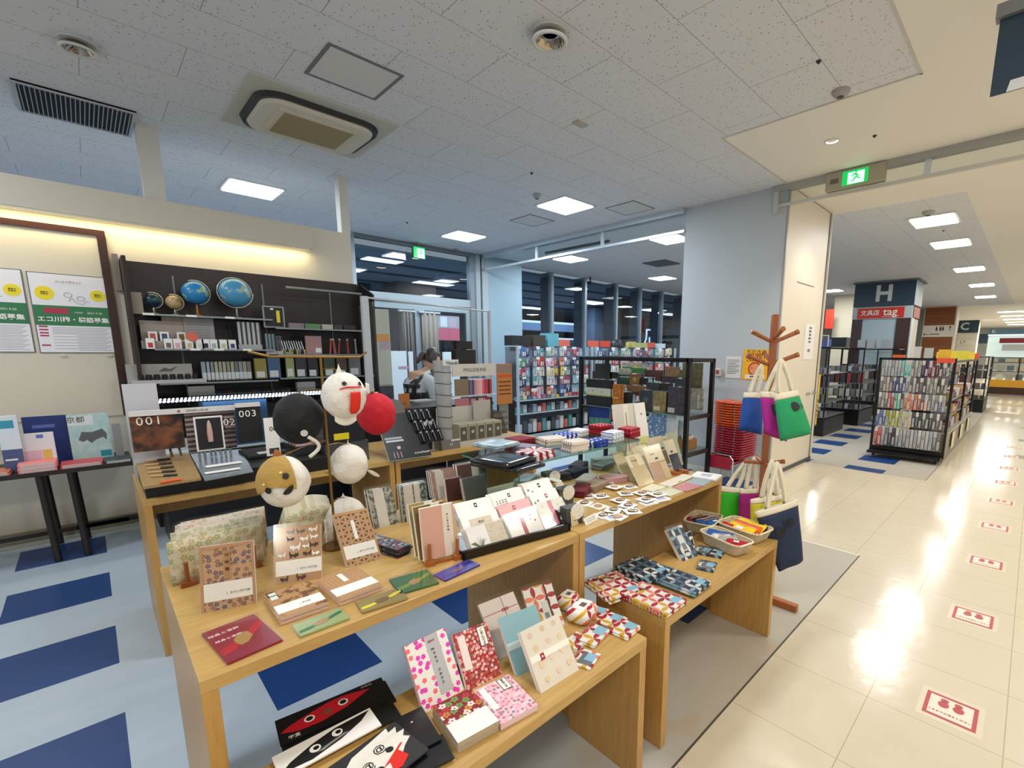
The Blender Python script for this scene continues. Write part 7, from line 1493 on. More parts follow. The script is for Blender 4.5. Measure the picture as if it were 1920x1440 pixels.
# next black racks down the aisle
def open_rack(label, x0, x1, y0, y1, h, cols, tag_, goods=True, shelves=(.35, .62, .9, 1.15), base=.32, white=False):
    o = thing('goods_rack', label, 'display rack', ((x0 + x1) / 2, (y0 + y1) / 2, 0)); X, Y = (x1 - x0) / 2, (y1 - y0) / 2; pm = M('C8CED2', .3, .5) if white else BM
    MB().box(-X, -Y, 0, X, Y, base, M('BFC4C8', .5) if white else BM).build('base', o)
    for sx in (-1, 1):
        for sy in (-1, 1): MB().cyl((sx * X * .98, sy * Y * .96, base), (sx * X * .98, sy * Y * .96, h), .014, pm, 8).build('post', o)
    for sy in (-1, 1): MB().cyl((-X, sy * Y * .96, h), (X, sy * Y * .96, h), .014, pm, 8).build('top_rail', o)
    for sx in (-1, 1): MB().cyl((sx * X * .98, -Y, h), (sx * X * .98, Y, h), .014, pm, 8).build('top_rail', o)
    for z in shelves: MB().box(-X, -Y, z - .012, X, Y, z, M('606468', .35) if not white else M('C4CCD0', .3)).build('shelf', o)
    if goods:
        for k, z in enumerate(shelves):
            n = max(2, int((y1 - y0) / .105))
            for i in range(n): y = y0 + (y1 - y0) * (i + .5) / n; hh = .10 + .1 * ((i * 3 + k) % 3) / 2; on('goods', tag_ % (ORD[k], ORD[i]), 'goods', x0 + .02, x0 + .14, y - .045, y + .035 + .012 * (i % 2), z + .001, hh, M(''.join('%02X' % int(int(cols[(i * 3 + k * 2) % len(cols)][q:q + 2], 16) * (.72, .5, .85)[i % 3]) for q in (0, 2, 4)), .45))
    return o
open_rack('black rack of craft goods seen just behind the cream door panel', 9.25, 10.5, 2.65, 3.6, 1.62, ['B8B4C0', 'A83A6A', '7A8A80', 'D0D0D4', '5C5E66', 'C8A8B8'], 'craft goods behind the door panel, %s shelf, %s from right')
open_rack('black rack of boxes standing second behind the door panel', 11.2, 12.4, 2.55, 3.3, 1.62, ['B0BCD0', '3C3E44', 'C8CCD4', '8A8478', 'A8343C', 'D4D0B8'], 'boxed goods on the second rack behind the door panel, %s shelf, %s from right')
open_rack('tall black rack against the H pillar', 13.4, 14.2, 2.35, 3.6, 1.62, ['9A9C98', '6A6460', 'B8B4AC', '4A4C50', 'C8C0B0'], 'goods on the rack before the H pillar, %s shelf, %s from right')
open_rack('black open rack at the aisle beyond the low unit', 12.6, 13.4, .88, 1.7, 1.45, ['C8A090', '3A3C40', 'B8B8BC', '8A4A40'], 'goods at the aisle beyond the low unit, %s shelf, %s from right')
open_rack('dark rack far down the aisle on the left side', 16.2, 17.6, .85, 1.9, 1.45, ['4A4448', 'B8A890', '5C6068', '8A6A54'], 'goods on the far dark aisle rack, %s shelf, %s from right')
q0, q1 = PX(1545, 626, 9.6), PX(1563, 626, 9.6); 
for i in range(2): on('storage_box', 'blue storage box on top of the rack behind the door panel, %s one' % ('left', 'right')[i], 'box', 9.5, 9.7, 2.78 + .17 * (1 - i), 2.93 + .17 * (1 - i), 1.62, .15, M('24489A', .4))
o = thing('wire_basket', 'white framed wire grid leaning on the rack behind the door panel', 'wire grid', (9.3, 2.72, 1.63)); grid_panel('wire_grid', 0, 0, 0, .24, 0, .20, .03, .003, M('6A6C70', .4), o); MB().tube([(0, 0, 0), (0, 0, .2), (0, .24, .2), (0, .24, 0), (0, 0, 0)], .006, WHITE, 6).build('frame', o)
on('bin', 'black box standing on the rack behind the wire grid', 'box', 10.2, 10.45, 2.66, 2.95, 1.62, .2, BLACK)
for i, y in enumerate((2.7, 3.0, 3.2)): on('display_box', 'silver boxed goods on the shelf before the H pillar, %s from right' % ORD[i], 'box', 13.5, 13.7, y - .11, y + .06, 1.63, .22, M('A8ACB0', .3, .4))

# pillars, signs
NAVY = M('22394C', .4)
b = MB().box(14.42, 2.36, 0, 15.4, 3.62, 2.40, M('C9C4B8', .6)); struct(b.build('wall_pillar'))
o = thing('pillar_sign', 'navy sign box with a white letter H on the shop pillar', 'sign', (14.4, 2.99, 0)); MB().box(-.02, -.66, 2.72, 1.02, .68, CEIL - .03, NAVY).build('sign_box', o); MB().box(-.05, -.72, CEIL - .04, 1.05, .72, CEIL - .005, M('6A6E70', .5)).build('top_plate', o)
MB().box(0, -.665, 2.72, 1.0, -.66, CEIL - .04, M('9AA4A8', .4)).build('side_face', o)
text('H', .55, M('C6CCCC', .5), o, (-.025, 0, 3.02), rot=(rad(90), 0, rad(-90)), bold=.018)
o = thing('shop_sign', 'red shop sign with white writing under the letter H', 'sign', (14.38, 2.99, 2.40)); MB().box(-.005, -.66, 0, .03, .68, .30, M('B4C2C8', .5)).build('white_panel', o); MB().box(-.012, -.48, .02, -.005, .56, .28, M('CC2C1E', .45)).box(.1, -.667, .02, .9, -.66, .28, M('B0482E', .45)).build('red_panel', o)
text('文具店', .145, WHITE, o, (-.014, .27, .15), rot=(rad(90), 0, rad(-90)), bold=.002); text('tag', .26, WHITE, o, (-.014, -.18, .165), rot=(rad(90), 0, rad(-90)), bold=.003); MB().box(-.0135, -.38, .05, -.012, .0, .056, WHITE).build('underline', o)
o = thing('shop_pillar_panel', 'dark brown pillar cladding with a pale blue poster panel', 'panel', (14.36, 2.99, 0)); 
for y0, y1 in ((-.64, -.34), (.42, .66)): MB().box(-.02, y0, 0, .04, y1, 2.40, M('3A1E18', .4)).build('brown_board', o)
MB().box(0, -.34, 1.1, .04, .42, 2.38, M('AFC4CE', .5)).build('blue_panel', o); MB().box(.0, -.662, 0, .3, -.64, 2.4, M('C4CCD0', .4)).build('corner_trim', o)
b = MB().box(23.5, 2.38, 0, 24.2, 3.42, CEIL, M('D8D2C2', .6)); struct(b.build('wall_pillar'))
ORW = mat_stripes('orange_brown_boards', '9A5C22', '7A4416', .30, .94, 2)
o = thing('pillar_board', 'orange brown boarded pillar face with a white direction sign', 'sign', (23.48, 2.9, 0)); MB().box(-.01, -.47, 0, .015, .49, CEIL - .03, ORW).build('wood_board', o); MB().box(-.02, -.49, 2.18, -.01, .5, 2.63, M('D8D0C0', .5)).build('sign_panel', o)
DKB = M('2A2420', .5)
def arrow(o, x, y, z, s, up):
    pl = [(-.5, -.06), (.2, -.06), (.2, -.28), (.55, 0), (.2, .28), (.2, .06), (-.5, .06)]; a = rad(90 if up else 180)
    MB().prism([(s * (p * math.cos(a) - q * math.sin(a)), s * (p * math.sin(a) + q * math.cos(a))) for p, q in pl], 0, .003, DKB, Matrix.Translation((x, y, z)) @ Matrix.Rotation(rad(-90), 4, 'Z')).build('arrow', o)
arrow(o, -.024, -.36, 2.50, .18, True); arrow(o, -.024, .38, 2.28, .18, False)
for y, w in ((.06, .05), (-.06, .04), (-.14, .04)): 
    b = MB(); b.cyl((-.02, y, 2.57), (-.024, y, 2.57), .022, DKB, 10); b.box(-.024, y - .03, 2.42, -.02, y + .03, 2.54, DKB); b.build('person_symbol', o)
MB().box(-.023, -.05, 2.27, -.02, .26, 2.30, DKB).build('writing', o)
b = MB().box(34, 2.45, 0, 35, 3.32, CEIL, M('CFCabc'.upper().replace('A', 'A') if False else 'CFC9B8', .6)); struct(b.build('wall_pillar'))
o = thing('pillar_sign', 'navy sign with a pale letter C on a far pillar', 'sign', (33.97, 2.88, 2.68)); MB().box(0, -.44, 0, .02, .44, .66, NAVY).build('sign_box', o); text('C', .55, M('B8C0C4', .5), o, (-.005, .16, .33), rot=(rad(90), 0, rad(-90)), bold=.015)
o = MB().box(0, -.35, 0, .01, .4, .25, M('D8D4C4', .5)).build('shop_sign', loc=(33.96, 2.9, 2.05)); tag(o, 'white shop lettering LT on the far pillar under the letter C', 'sign'); text('LT.', .22, INK, o, (-.005, .1, .12), rot=(rad(90), 0, rad(-90)))
o = thing('pillar_sign', 'small navy sign half hidden behind the letter C pillar', 'sign', (40, 2.2, 2.2)); MB().box(0, -.6, 0, .05, .6, .6, NAVY).build('sign_box', o); MB().box(.3, -.1, -2.2, .5, .1, 0, M('C8C4B4', .5)).build('pillar', o)
# pale column with a red banner left of the H pillar
y0, y1 = PX(1600, 600, 17).y, PX(1562, 600, 17).y; struct(MB().box(17, y0, 0, 17.6, y1, CEIL, M('CFCBB6', .6)).build('wall_pillar'))
ya, yb_ = PX(1563, 600, 16.5).y, PX(1547, 600, 16.5).y; z0, z1 = PX(1555, 616, 16.5).z, PX(1555, 580, 16.5).z
tag(MB().box(0, 0, 0, .02, yb_ - ya, z1 - z0, M('C0341E', .5)).build('banner', loc=(16.5, ya, z0)), 'plain red banner hanging left of the pale column', 'banner')
# end of the aisle: lit wall, dark shelves with yellow band
XE = 24.5
BW = M('D8ECE4', .6, emit=.55)
o = thing('end_shelf', 'dark shelf with a yellow band closing the far end of the aisle', 'shelf', (XE, -.9, 0)); DBR = M('3A1E14', .5)
MB().box(0, -2, 0, .6, 2.1, .27, DBR).build('base', o); MB().box(-.02, -2, .27, .6, 2.1, .55, M('D8A01C', .5)).build('yellow_band', o)
for z in (.86, 1.2, 1.38): MB().box(0, -2, z, .6, 2.1, z + .03, DBR).build('shelf', o)
for y in (-1.3, -.4, .5, 1.3, 2.07): MB().box(0, y, .55, .05, y + .04, 1.4, DBR).build('upright', o)
for k, z in enumerate((.56, .90, 1.235)):
    for i in range(14): on('goods', 'bagged goods on the far end shelf, %s row, %s from right' % (ORD[k], ORD[i]), 'goods', XE + .07, XE + .25, -2.8 + .28 * i, -2.6 + .28 * i, z, .20 if k < 2 else .12, M(('A8AC90', '5C7478', 'C8C8A8', 'B8A45C', '8A8C84', 'D8D4B8')[(i * 5 + k) % 6], .5))
o = thing('lit_sign', 'pale glowing shop fascia with a navy band at the aisle end', 'sign', (XE + .5, -.9, 0)); MB().box(0, -2, 1.41, .05, 2.36, 2.24, BW).build('lit_panel', o); MB().box(-.3, -2, 2.28, -.2, 2.36, 2.50, M('5C7E8C', .4)).box(-.31, -2, 2.24, -.19, 2.36, 2.28, M('D8E8E8', .5, emit=1.2)).build('band', o)
text('K', .2, WHITE, o, (-.305, 2.2, 2.39), rot=(rad(90), 0, rad(-90))); MB().box(-.32, .9, 1.95, -.31, 2.0, 2.14, M('8E2030', .5)).build('red_sign', o); MB().box(-.32, 1.1, 1.66, -.31, 1.9, 1.9, M('C8CCC8', .5)).build('white_sign', o)
struct(MB().box(44, -6, 0, 44.2, 9, CEIL, M('9A9C94', .7)).build('wall_far'))
struct(MB().box(16.2, 8.56, 0, 30, 8.6, CEIL, M('8A9298', .7)).box(24.4, 3.4, 0, 24.5, 9.0, CEIL, M('A8A89C', .7)).build('wall_far'))

# banner hanging over the aisle
BX = 3.0; t = PX(1876, 36, BX); bt = PX(1863, 180, BX); o = thing('hanging_banner', 'navy hanging sign with white symbols at the upper right corner', 'sign', (BX, t.y, bt.z)); hgt = t.z - bt.z
MB().box(-.004, -1.0, 0, .004, 0, hgt, NAVY).build('sign_cloth', o); MB().box(-.03, -1.02, hgt - .005, .03, .015, hgt + .05, M('77797C', .4)).build('top_bar', o)
for y in (-.2, -.8): MB().cyl((0, y, hgt + .05), (0, y, CEIL - bt.z), .005, STEEL, 6).build('hanger', o)
MB().prism([(.105, .13), (.125, .235), (.30, .235), (.30, .205), (.155, .205), (.138, .13)], 0, .003, M('D8DADA', .5), Matrix.Translation((-.005, 0, 0)) @ Matrix.Rotation(rad(-90), 4, 'Z')).build('white_symbol', o)
MB().prism([(.055, .0), (.065, .045), (.30, .05), (.30, .0)], 0, .003, M('D8DADA', .5), Matrix.Translation((-.005, 0, 0)) @ Matrix.Rotation(rad(-90), 4, 'Z')).build('white_symbol', o)

# ================================================================ racks of the far room behind the smoke screen
CBR = ['4A6AA0', 'B84848', 'C8AC48', '7AA8B4', 'B0B4BC', '38446A', 'C898AC', '5A8E70', 'BCB8AC', '8A6484', '62949E', 'B86E5C', '6A6E78', 'C8BE94', '9A4460', '8AAC9A']
YP = 5.9
def peg_rack(label, x0, x1, tag_, n, name='goods_rack'):
    o = thing(name, label, 'display rack', ((x0 + x1) / 2, YP + .3, 0)); X = (x1 - x0) / 2; W_ = M('B4C2CC', .35, .4)
    for s in (-1, 1): MB().box(s * X - .015, -.32, .05, s * X + .015, -.28, 1.6, W_).build('post', o)
    MB().box(-X, -.02, .12, X, .02, 1.58, M('707A86', .5)).build('back_panel', o); MB().box(-X, -.32, .06, X, .0, .16, M('9AA8B0', .5)).build('base', o)
    for z in (.16, .50, .72): MB().box(-X, -.32, z - .012, X, -.02, z, M('A8B4BC', .3)).build('shelf', o)
    for s in (-1, 1): MB().cyl((s * X * .9 - .012, -.28, .025), (s * X * .9 + .012, -.28, .025), .025, BLACK, 10).build('castor', o)
    for r_ in range(5):
        zt = 1.58 - .165 * r_
        for i in range(n):
            x = x0 + .03 + (x1 - x0 - .06) * (i + .5) / n; cc = CBR[(i // 2 * 5 + r_ * 7) % 16]
            hang('bright hanging pack on the %s, %s row, %s from left' % (tag_, ORD[r_], ORD[i]), (x + random.uniform(-.01, .01), YP + .06 + .03 * (i % 3), zt - .15 + random.uniform(-.012, .012)), random.uniform(-.25, .25), (x1 - x0) / n * (.85, .98, .7)[(i + r_) % 3], (.155, .14, .16)[(i * 2 + r_) % 3], cc, ('D0D4D8', 'E8E4E0', '8A94A8')[i % 3])
    for r_, (z, h) in enumerate(((.16, .22), (.505, .13), (.725, .06))):
        for i in range(n): x = x0 + .03 + (x1 - x0 - .06) * (i + .5) / n; on('goods_box', 'small packed goods on the %s, %s shelf, %s from left' % (tag_, ORD[r_], ORD[i]), 'goods', x - .045, x + .035, YP + .05, YP + .15, z + .001, h * (.7 + .3 * ((i * 3) % 2)), M(CBR[(i * 3 + r_ * 5) % 16] if r_ == 2 else ('A8B0B4', '4A8A8A', 'B85A58', 'C8C0BC', '8A94A8', '3C4448')[(i * 5 + r_) % 6], .4))
    return o
peg_rack('pale wire rack full of colourful hanging stationery, left of the black rack', 4.75, 6.5, 'left wire rack', 16)
peg_rack('long pale wire rack of colourful stationery behind the black notebook rack', 6.6, 9.3, 'long wire rack', 20)
for i, (x, cc, nm) in enumerate(((5.9, 'D86A5C', 'coral'), (6.7, 'D8604C', 'coral'), (7.05, 'D0483C', 'red'), (7.9, 'D8B868', 'yellow'), (8.6, 'C85A4A', 'coral'))): on('shelf_sign', '%s header sign on top of the far wire racks, %s from left' % (nm, ORD[i]), 'sign', x, x + .3, 6.18, 6.2, 1.60, .12, M(cc, .5))
for i, (x, w, h, cc) in enumerate(((4.8, .4, .16, '1C1E22'), (5.25, .28, .18, '3A3830'), (5.58, .26, .22, '5CA8B8'), (8.0, .5, .10, 'A8B070'), (8.9, .3, .1, 'B8D0DC'))): on('carton', 'carton on top of the far wire racks, %s from left' % ORD[i], 'box', x, x + w, 6.1, 6.3, 1.60, h, M(cc, .5))
o = thing('bicycle_helmet', 'dark round head shape behind the far wire rack', 'helmet', (7.62, 6.25, 1.60)); MB().lathe([(.14 * math.cos(t), .14 * math.sin(t) + .02) for t in [rad(7.5 * i) for i in range(13)]], M('15161A', .5), n=16).build('shell', o); MB().cyl((0, 0, 0), (0, 0, .03), .135, M('101114', .5), 16).build('rim', o)

# ================================================================ ceiling fixtures
LE = M('F4FAFF', .5, emit=9); LEW = M('FFF6E6', .5, emit=8)
def ceil_light(label, x, y, sx=.5, sy=.5, m=LE, tubes=4, z=CEIL):
    o = thing('ceiling_light', label, 'light', (x, y, z)); X, Y = sx / 2, sy / 2; F = M('C4C8CA', .4)
    for a in ((-X - .03, -Y - .03, X + .03, -Y), (-X - .03, Y, X + .03, Y + .03), (-X - .03, -Y, -X, Y), (X, -Y, X + .03, Y)): pass
    MB().box(-X - .03, -Y - .03, -.012, X + .03, -Y, 0, F).box(-X - .03, Y, -.012, X + .03, Y + .03, 0, F).box(-X - .03, -Y, -.012, -X, Y, 0, F).box(X, -Y, -.012, X + .03, Y, 0, F).build('frame', o)
    MB().box(-X, -Y, -.022, X, Y, -.002, m).build('diffuser', o)
    return o
for i, (x, y) in enumerate(SHOP_LIGHTS): ceil_light('square white ceiling light, ' + ('above the left partition wall', 'nearest the smoke screen', 'in front of the shop door')[i], x, y)
LV = M('8C9296', .3, .4)
def louvre(label, x, y, sx=.62, sy=.48):
    o = thing('ceiling_light', label, 'light', (x, y, CEIL)); X, Y = sx / 2, sy / 2; F = M('D8D6CC', .4)
    b = MB().box(-X - .03, -Y - .03, -.02, X + .03, -Y, 0, F).box(-X - .03, Y, -.02, X + .03, Y + .03, 0, F).box(-X - .03, -Y, -.02, -X, Y, 0, F).box(X, -Y, -.02, X + .03, Y, 0, F); b.build('frame', o)
    for k in range(4): MB().cyl((-X + sx * (k + .5) / 4, -Y, -.012), (-X + sx * (k + .5) / 4, Y, -.012), .028, LE, 8).build('tube', o)
    for k in range(5): MB().box(-X, -Y + sy * (k + .5) / 5.0 - .003, -.018, X, -Y + sy * (k + .5) / 5.0 + .003, -.002, LV).build('louvre_blade', o)
    return o
for i, (x, y) in enumerate(HALL_LIGHTS): louvre('bright louvred ceiling light over the far shop floor, %s from the camera' % ORD[i], x, y)
for i, x in enumerate((28, 31, 34, 37, 40)): ceil_light('small distant ceiling light at the aisle end, %s from the camera' % ORD[i], x, .9 + .02 * i, .5, 1.1, LE)
for i, (x, y) in enumerate(((7.0, 6.97), (6.9, 4.55), (10.3, 7.0), (9.6, 4.6), (12.9, 6.2))):
    ceil_light('square white ceiling light of the room behind the smoke screen, %s' % ORD[i], x, y)
    if i < 4: lamp(x, y, 40, COOL)
o = None
for i, (x, y) in enumerate(((15.6, 4.6), (19, 3.9))): ceil_light('white ceiling light left of the H pillar, %s from the camera' % ORD[i], x, y); lamp(x, y, 60, (1, .97, .92))
def downlight(label, x, y, r, em=None, z=CEIL):
    o = thing('downlight', label, 'light', (x, y, z))
    MB().lathe([(r * 1.25, -.001), (r * 1.22, -.010), (r, -.012), (r * .98, 0)], M('D8D8D4', .3), n=28).build('trim_ring', o)
    MB().lathe([(r, -.004), (r * .72, .03), (r * .5, .034), (0, .034)] if em is None else [(r, -.004), (r * .7, .002), (0, .002)], M('B0A898', .12, .95) if em is None else em, n=28).build('reflector' if em is None else 'lamp_glass', o)
    return o
# openings in the ceiling board hide the recess, so the unlit downlight hangs just below it
o = downlight('unlit round chrome downlight in the ceiling near the camera', 2.10, 2.27, .085, z=CEIL - .04); MB().cyl((0, 0, .034), (0, 0, .04), .10, M('D8D8D4', .4), 24).build('housing', o)
o = downlight('unlit small round downlight at the upper left of the ceiling', .18, 4.43, .07, z=CEIL - .04); MB().cyl((0, 0, .034), (0, 0, .04), .085, M('D8D8D4', .4), 24).build('housing', o)
downlight('lit round downlight in the cream ceiling before the exit sign', 4.75, 1.51, .05, LEW); p = PZ(1638, 348, CEIL); downlight('lit round downlight behind the exit sign', p.x, p.y, .05, LEW)
for x, y in ((4.75, 1.51), (p.x, p.y)):
    l = bpy.data.lights.new('downlight_lamp', 'SPOT'); l.energy = 60; l.color = WARM; l.spot_size = rad(110); l.spot_blend = .6; l.shadow_soft_size = .05; lo = bpy.data.objects.new('downlight_lamp', l); COL.objects.link(lo); lo.location = (x, y, CEIL - .02)
HF = M('6E7276', .5)
def hatch(label, x0, y0, x1, y1, w=.022):
    o = thing('ceiling_hatch', label, 'ceiling hatch', ((x0 + x1) / 2, (y0 + y1) / 2, CEIL)); X, Y = (x1 - x0) / 2, (y1 - y0) / 2
    MB().box(-X, -Y, -.006, X, -Y + w, 0, HF).box(-X, Y - w, -.006, X, Y, 0, HF).box(-X, -Y + w, -.006, -X + w, Y - w, 0, HF).box(X - w, -Y + w, -.006, X, Y - w, 0, HF).build('frame', o); MB().box(-X + w, -Y + w, -.004, X - w, Y - w, -.001, M('D2D3D2', .8)).build('lid', o)
hatch('grey framed ceiling hatch beside the air conditioner', 1.235, 3.305, 1.715, 3.765)
for i, (pts) in enumerate((((955, 413), (993, 402), (1040, 413), (1002, 425)), ((1134, 390), (1187, 376), (1229, 390), (1175, 404)))):
    P = [PZ(x, y, CEIL) for x, y in pts]; xs = sorted(p.x for p in P); ys = sorted(p.y for p in P); hatch('small thin framed ceiling hatch, %s of the pair near the smoke screen' % ('left', 'right')[i], (xs[0] + xs[1]) / 2, (ys[0] + ys[1]) / 2, (xs[2] + xs[3]) / 2, (ys[2] + ys[3]) / 2, .012)
p = PZ(1240, 493, CEIL); tag(MB().box(-.28, -.28, -.02, .28, .28, 0, M('5E6468', .5)).build('ceiling_vent', loc=(p.x, p.y, CEIL)), 'dark square ceiling vent in the room behind the smoke screen', 'vent')
o = thing('line_diffuser', 'long dark ceiling slot in the far room', 'vent', (0, 0, 0)); a, b_ = PZ(1023, 473, CEIL), PZ(1142, 450, CEIL); MB().tube([(a.x, a.y, CEIL - .01), (b_.x, b_.y, CEIL - .01)], .03, M('4E565C', .5), 4).build('slot', o); 
# air conditioner cassette
AX0, AX1, AY0, AY1 = .98, 2.02, 4.02, 4.98
o = thing('air_conditioner', 'cream ceiling air conditioner with rounded ends and beige filter', 'air conditioner', ((AX0 + AX1) / 2, (AY0 + AY1) / 2, CEIL)); CR = M('D4D0C2', .5)
X, Y = (AX1 - AX0) / 2, (AY1 - AY0) / 2
MB().box(-X, -Y, -.015, X, Y, 0, M('BFC0B4', .6)).build('mount_plate', o)
def rrect(X, Y, r, z, n=6):
    return [(a, b_, z) for a, b_ in rr(-X, -Y, X, Y, r, n)]
def ringm(b, R0, R1, m):
    n = len(R0); b.add(R0 + R1, [(i, (i + 1) % n, n + (i + 1) % n, n + i) for i in range(n)], m)
XB, YB2 = X * .86, Y * .80
b = MB(); ringm(b, rrect(XB, YB2, .18, -.015), rrect(XB * .97, YB2 * .97, .17, -.05), M('0E1016', .4)); ringm(b, rrect(XB * .97, YB2 * .97, .17, -.05), rrect(XB * .90, YB2 * .88, .15, -.045), M('0E1016', .4)); b.build('air_slot', o)
b = MB(); R_ = rrect(XB * .91, YB2 * .89, .15, -.045); R2 = rrect(XB * .88, YB2 * .86, .14, -.07); ringm(b, R_, R2, CR); b.add(R2, [tuple(range(len(R2)))], CR); b.build('panel', o)
MB().box(-XB * .66, -YB2 * .66, -.078, XB * .66, YB2 * .66, -.069, M('D0CAB4', .5)).build('grille_frame', o); MB().box(-XB * .56, -YB2 * .56, -.081, XB * .56, YB2 * .56, -.077, mat_stripes('beige_filter', 'A4966C', '94865E', .012, .6)).build('filter', o)
# slatted vent upper left
o = thing('ceiling_vent', 'wide ceiling vent with white vertical slats at the upper left', 'vent', (.175, 5.62, CEIL)); MB().box(-.32, -.30, -.012, .32, .30, -.001, M('0E0F14', .6)).build('backing', o)
b = MB()
for s in ((-.32, -.30, .32, -.28), (-.32, .28, .32, .30), (-.32, -.28, -.30, .28), (.30, -.28, .32, .28)): b.box(s[0], s[1], -.022, s[2], s[3], 0, M('B8BCBE', .5))
b.build('frame', o)
for i in range(24): MB().box(-.30 + .6 * (i + .5) / 24 - .003, -.28, -.024, -.30 + .6 * (i + .5) / 24 + .003, .28, -.012, M('A8ACB0', .4)).build('slat', o)
# detectors, sprinklers
def det(nm, label, px, py, r, h, m, cat='detector'):
    p = PZ(px, py, CEIL); o = thing(nm, label, cat, (p.x, p.y, CEIL)); MB().lathe([(0, -h), (r * .6, -h), (r * .8, -h * .7), (r, -h * .3), (r, 0)], m, n=24).build('body', o); MB().cyl((0, 0, -h - .006), (0, 0, -h), r * .35, M('4A4440', .5), 12).build('sensor', o)
det('smoke_detector', 'beige smoke detector in the ceiling at the upper right', 1577, 170, .06, .04, M('A8A29A', .5)); det('smoke_detector', 'small smoke detector beside the square light nearest the screen', 1007, 364, .05, .05, M('9AA0A0', .5)); det('smoke_detector', 'faint smoke detector in front of the shop door', 855, 467, .05, .03, M('8A9296', .5)); det('smoke_detector', 'round detector above the louvred lights', 1741, 396, .07, .05, M('A8A8A0', .5))
for i, (x, y) in enumerate(((1535, 114), (997, 324), (763, 417), (1640, 254), (1698, 337), (1769, 432))): det('sprinkler', 'tiny dark sprinkler head in the ceiling, %s of several' % ORD[i], x, y, .016, .012, M('2E2C2A', .5), 'sprinkler')
p = PZ(1088, 231, CEIL); tag(MB().box(-.06, -.035, -.012, .06, .035, 0, M('B4B0A0', .5)).build('ceiling_sensor', loc=(p.x, p.y, CEIL)), 'small beige rectangular plate in the middle of the ceiling', 'plate')
p = PZ(1107, 519, CEIL); o = thing('security_camera', 'dark security camera under the far room ceiling', 'camera', (p.x, p.y, CEIL)); MB().cyl((0, 0, 0), (0, 0, -.12), .02, M('3A3E42', .5), 8).build('stem', o); MB().cyl((0, -.06, -.16), (.02, .1, -.13), .035, M('22262A', .4), 10).build('camera_body', o)
# exit signs
EXG = M('0AB450', .5, emit=1.0); EXW = M('C8F8DC', .5, emit=1.1)
def runner(o, cx, cz, s, m, y=-.003):
    b = MB(); P = lambda pts: [(cx + x * s, cz + z * s) for x, z in pts]
    b.prism(P([(-.04, .18), (.02, .22), (.12, .18), (.16, .06), (.26, .04), (.26, .09), (.20, .10), (.16, .22), (.04, .30), (-.10, .28), (-.20, .14), (-.16, .10), (-.08, .20)]), y - .002, y, m)
    b.prism(P([(.0, .22), (.12, .20), (.10, .02), (.22, -.10), (.34, -.10), (.34, -.04), (.26, -.04), (.12, .10)]), y - .003, y - .001, m); b.prism(P([(.02, .10), (.10, .02), (-.04, -.16), (-.20, -.22), (-.24, -.18), (-.08, -.10)]), y - .003, y - .001, m)
    b.cyl((cx + .06 * s, y, cz + .38 * s), (cx + .06 * s, y - .003, cz + .38 * s), .07 * s, m, 14); b.build('running_figure', o)
t0, t1, t2 = PX(1583, 298, 5.53), PX(1632, 287, 5.53), PX(1630, 332, 5.53); b0, b1, b2 = PX(1552, 300, 5.53), PX(1664, 276, 5.53), PX(1552, 354, 5.53)
W = b0.y - b1.y; Hh = .30; zc = 3.02
zt_, zb_ = PX(1610, 287, 5.5).z, PX(1610, 345, 5.5).z
o = thing('exit_sign', 'large green running man exit sign in a beige box over the aisle', 'exit sign', (5.53, (b0.y + b1.y) / 2, zb_), (0, 0, rad(-90))); Hh = min(zt_, CEIL - .01) - zb_
MB().box(-W / 2, 0, 0, W / 2, .08, Hh, M('A8A48E', .5)).build('housing', o, bev=.004); gy = (t0.y + t1.y) / 2 - (b0.y + b1.y) / 2; gw = (t0.y - t1.y); gx = -gy
MB().box(gx - gw / 2, -.006, .02, gx + gw / 2, 0, Hh - .02, EXG).build('green_panel', o); MB().box(gx - gw * .28, -.008, .025, gx + gw * .36, -.006, Hh * .78, EXW).build('doorway', o); runner(o, gx - .0, Hh * .44, Hh * .85, EXG, -.009)
MB().box(-W * .42, -.003, Hh * .35, -W * .27, 0, Hh * .62, M('6E6A58', .5)).build('speaker_grille', o)
a, b_ = PY(772, 462, 7.95), PY(795, 487, 7.95)
o = thing('exit_sign', 'small green running man exit sign before the dark shop windows', 'exit sign', ((a.x + b_.x) / 2, 7.9, b_.z)); w, h = b_.x - a.x, a.z - b_.z
MB().box(-w / 2, 0, 0, w / 2, .06, h, M('2A8A5A', .5)).build('housing', o); MB().box(-w / 2 + .005, -.004, .005, w / 2 - .005, 0, h - .005, EXG).build('green_panel', o); MB().box(-w * .2, -.006, .01, w * .4, -.004, h * .85, EXW).build('doorway', o); runner(o, 0.02, h * .45, h * .8, EXG, -.007); MB().cyl((0, .03, h), (0, .03, CEIL - b_.z), .01, M('8A9296', .4), 6).build('hanger', o)

# ================================================================ what stands outside the windows at night
OE = M('E8F0FF', .5, emit=5); OEW = M('FFD8A8', .5, emit=5)
ZO = CEIL - .1
for i, (px, py, s, em) in enumerate(((717, 487, (.7, .35), OE), (813, 531, (1.0, .4), OE), (995, 577, (1.6, .6), OE), (1108, 567, (1.2, .8), OE), (1174, 593, (1.6, .7), OE), (1222, 581, (1.2, .7), OE), (1255, 589, (1.2, .7), OE))):
    p = PZ(px, py, ZO); ceil_light('white ceiling light of the dark concourse outside, %s from left' % ORD[i], p.x, p.y, s[0], s[1], em, z=ZO)
for i, (px, py) in enumerate(((715, 501), (803, 478), (869, 523), (1170, 563))):
    p = PZ(px, py, ZO); downlight('warm round light of the dark concourse outside, %s from left' % ORD[i], p.x, max(p.y, 8.75), .09, OEW, z=ZO)
for x, y in ((4.5, 10.2), (8.5, 11.5), (13, 12)): lamp(x, y, 120, (.75, .85, 1), .6, z=ZO - .04)
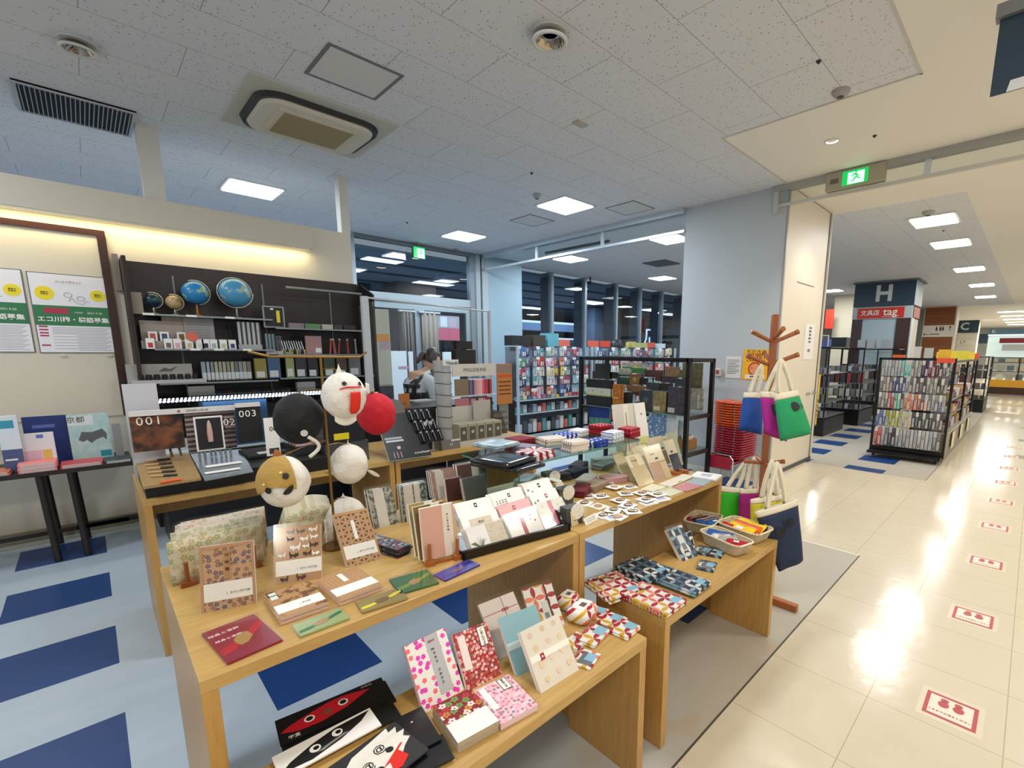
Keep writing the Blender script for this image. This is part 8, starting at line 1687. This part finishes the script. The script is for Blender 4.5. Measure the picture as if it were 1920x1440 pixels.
CLM = M('8E7868', .7)
struct(MB().box(5.75, 12, 0, 6.85, 12.8, ZO, CLM).build('wall_outside_column')); struct(MB().box(12.45, 10, 0, 13.2, 10.8, ZO, CLM).build('wall_outside_column')); struct(MB().box(14.0, 12.6, 0, 14.8, 13.2, ZO, M('5E6E80', .7)).build('wall_outside_column')); struct(MB().box(4.0, 13, 0, 5.5, 13.4, ZO, M('2A3A4A', .7)).build('wall_outside_column'))
b = MB()
for k, y in enumerate((9.6, 10.9, 12.4, 14.2)): b.box(-3, y, ZO - .03, 30, y + .12, ZO, M('59626C', .6))
struct(b.build('trim_30'))
# lit canopy and glass shop across the concourse
yq = 14.0
def ox(px): return PY(px, 640, yq).x
z1, z2, z3 = PY(1030, 603, yq).z, PY(1030, 620, yq).z, PY(1030, 636, yq).z
o = thing('lit_canopy', 'bright white canopy across the concourse seen through the windows', 'canopy', (0, yq, 0)); x0, x1 = ox(925), ox(1103)
MB().box(x0, 0, z2, x1, .5, z1, M('8AA4C8', .5, emit=.7)).build('fascia', o); MB().box(x0, -.02, z1 - .08, x1, 0, z1, M('E8F4FF', .5, emit=1.8)).build('light_strip', o); MB().box(x0, -.02, z3 - .0, x1, .0, z3 + .06, M('E8F4FF', .5, emit=1.5)).build('light_strip', o)
for px in (1045, 1060, 1080, 1096): x = ox(px); MB().box(x - .04, .05, 0, x + .04, .1, z3, M('5C6C7C', .5)).build('mullion', o)
MB().box(ox(1040), .3, 0, x1, .4, z3, M('5E7480', .5, emit=.25)).build('lit_shop_glass', o); MB().box(ox(1093), -.05, 0, x1 + .2, .3, z2, M('A8C4DC', .6, emit=.25)).build('pale_pillar', o)
z4, z5 = PY(990, 638, 13).z, PY(990, 655, 13).z
for i, (a, b_) in enumerate(((970, 977), (988, 1016))): x0, x1 = PY(a, 640, 13).x, PY(b_, 640, 13).x; tag(MB().box(0, 0, 0, x1 - x0, .05, z4, M('A8483C', .5, emit=.2)).build('vending_front', loc=(x0, 13, 0)), 'red lit panel across the concourse, %s one' % ('left', 'right')[i], 'panel')
p = PY(1224, 632, 12); o = thing('shop_character_sign', 'glowing white character 店 of a shop sign outside the window', 'sign', (p.x, 12, p.z), (0, 0, rad(-50))); text('店', .80, M('E0F4FF', .5, emit=1.6), o, (0, 0, 0), bold=.004, ext=.02); MB().box(-.55, .05, -.55, .55, .09, .55, M('1C2630', .6)).build('sign_back', o); MB().box(-.03, .06, -p.z, .03, .08, -.55, M('1C2630', .6)).build('sign_post', o)
for o_ in list(bpy.data.objects):
    for k_ in ('dw', 'dh', 'dl'):
        if k_ in o_: del o_[k_]
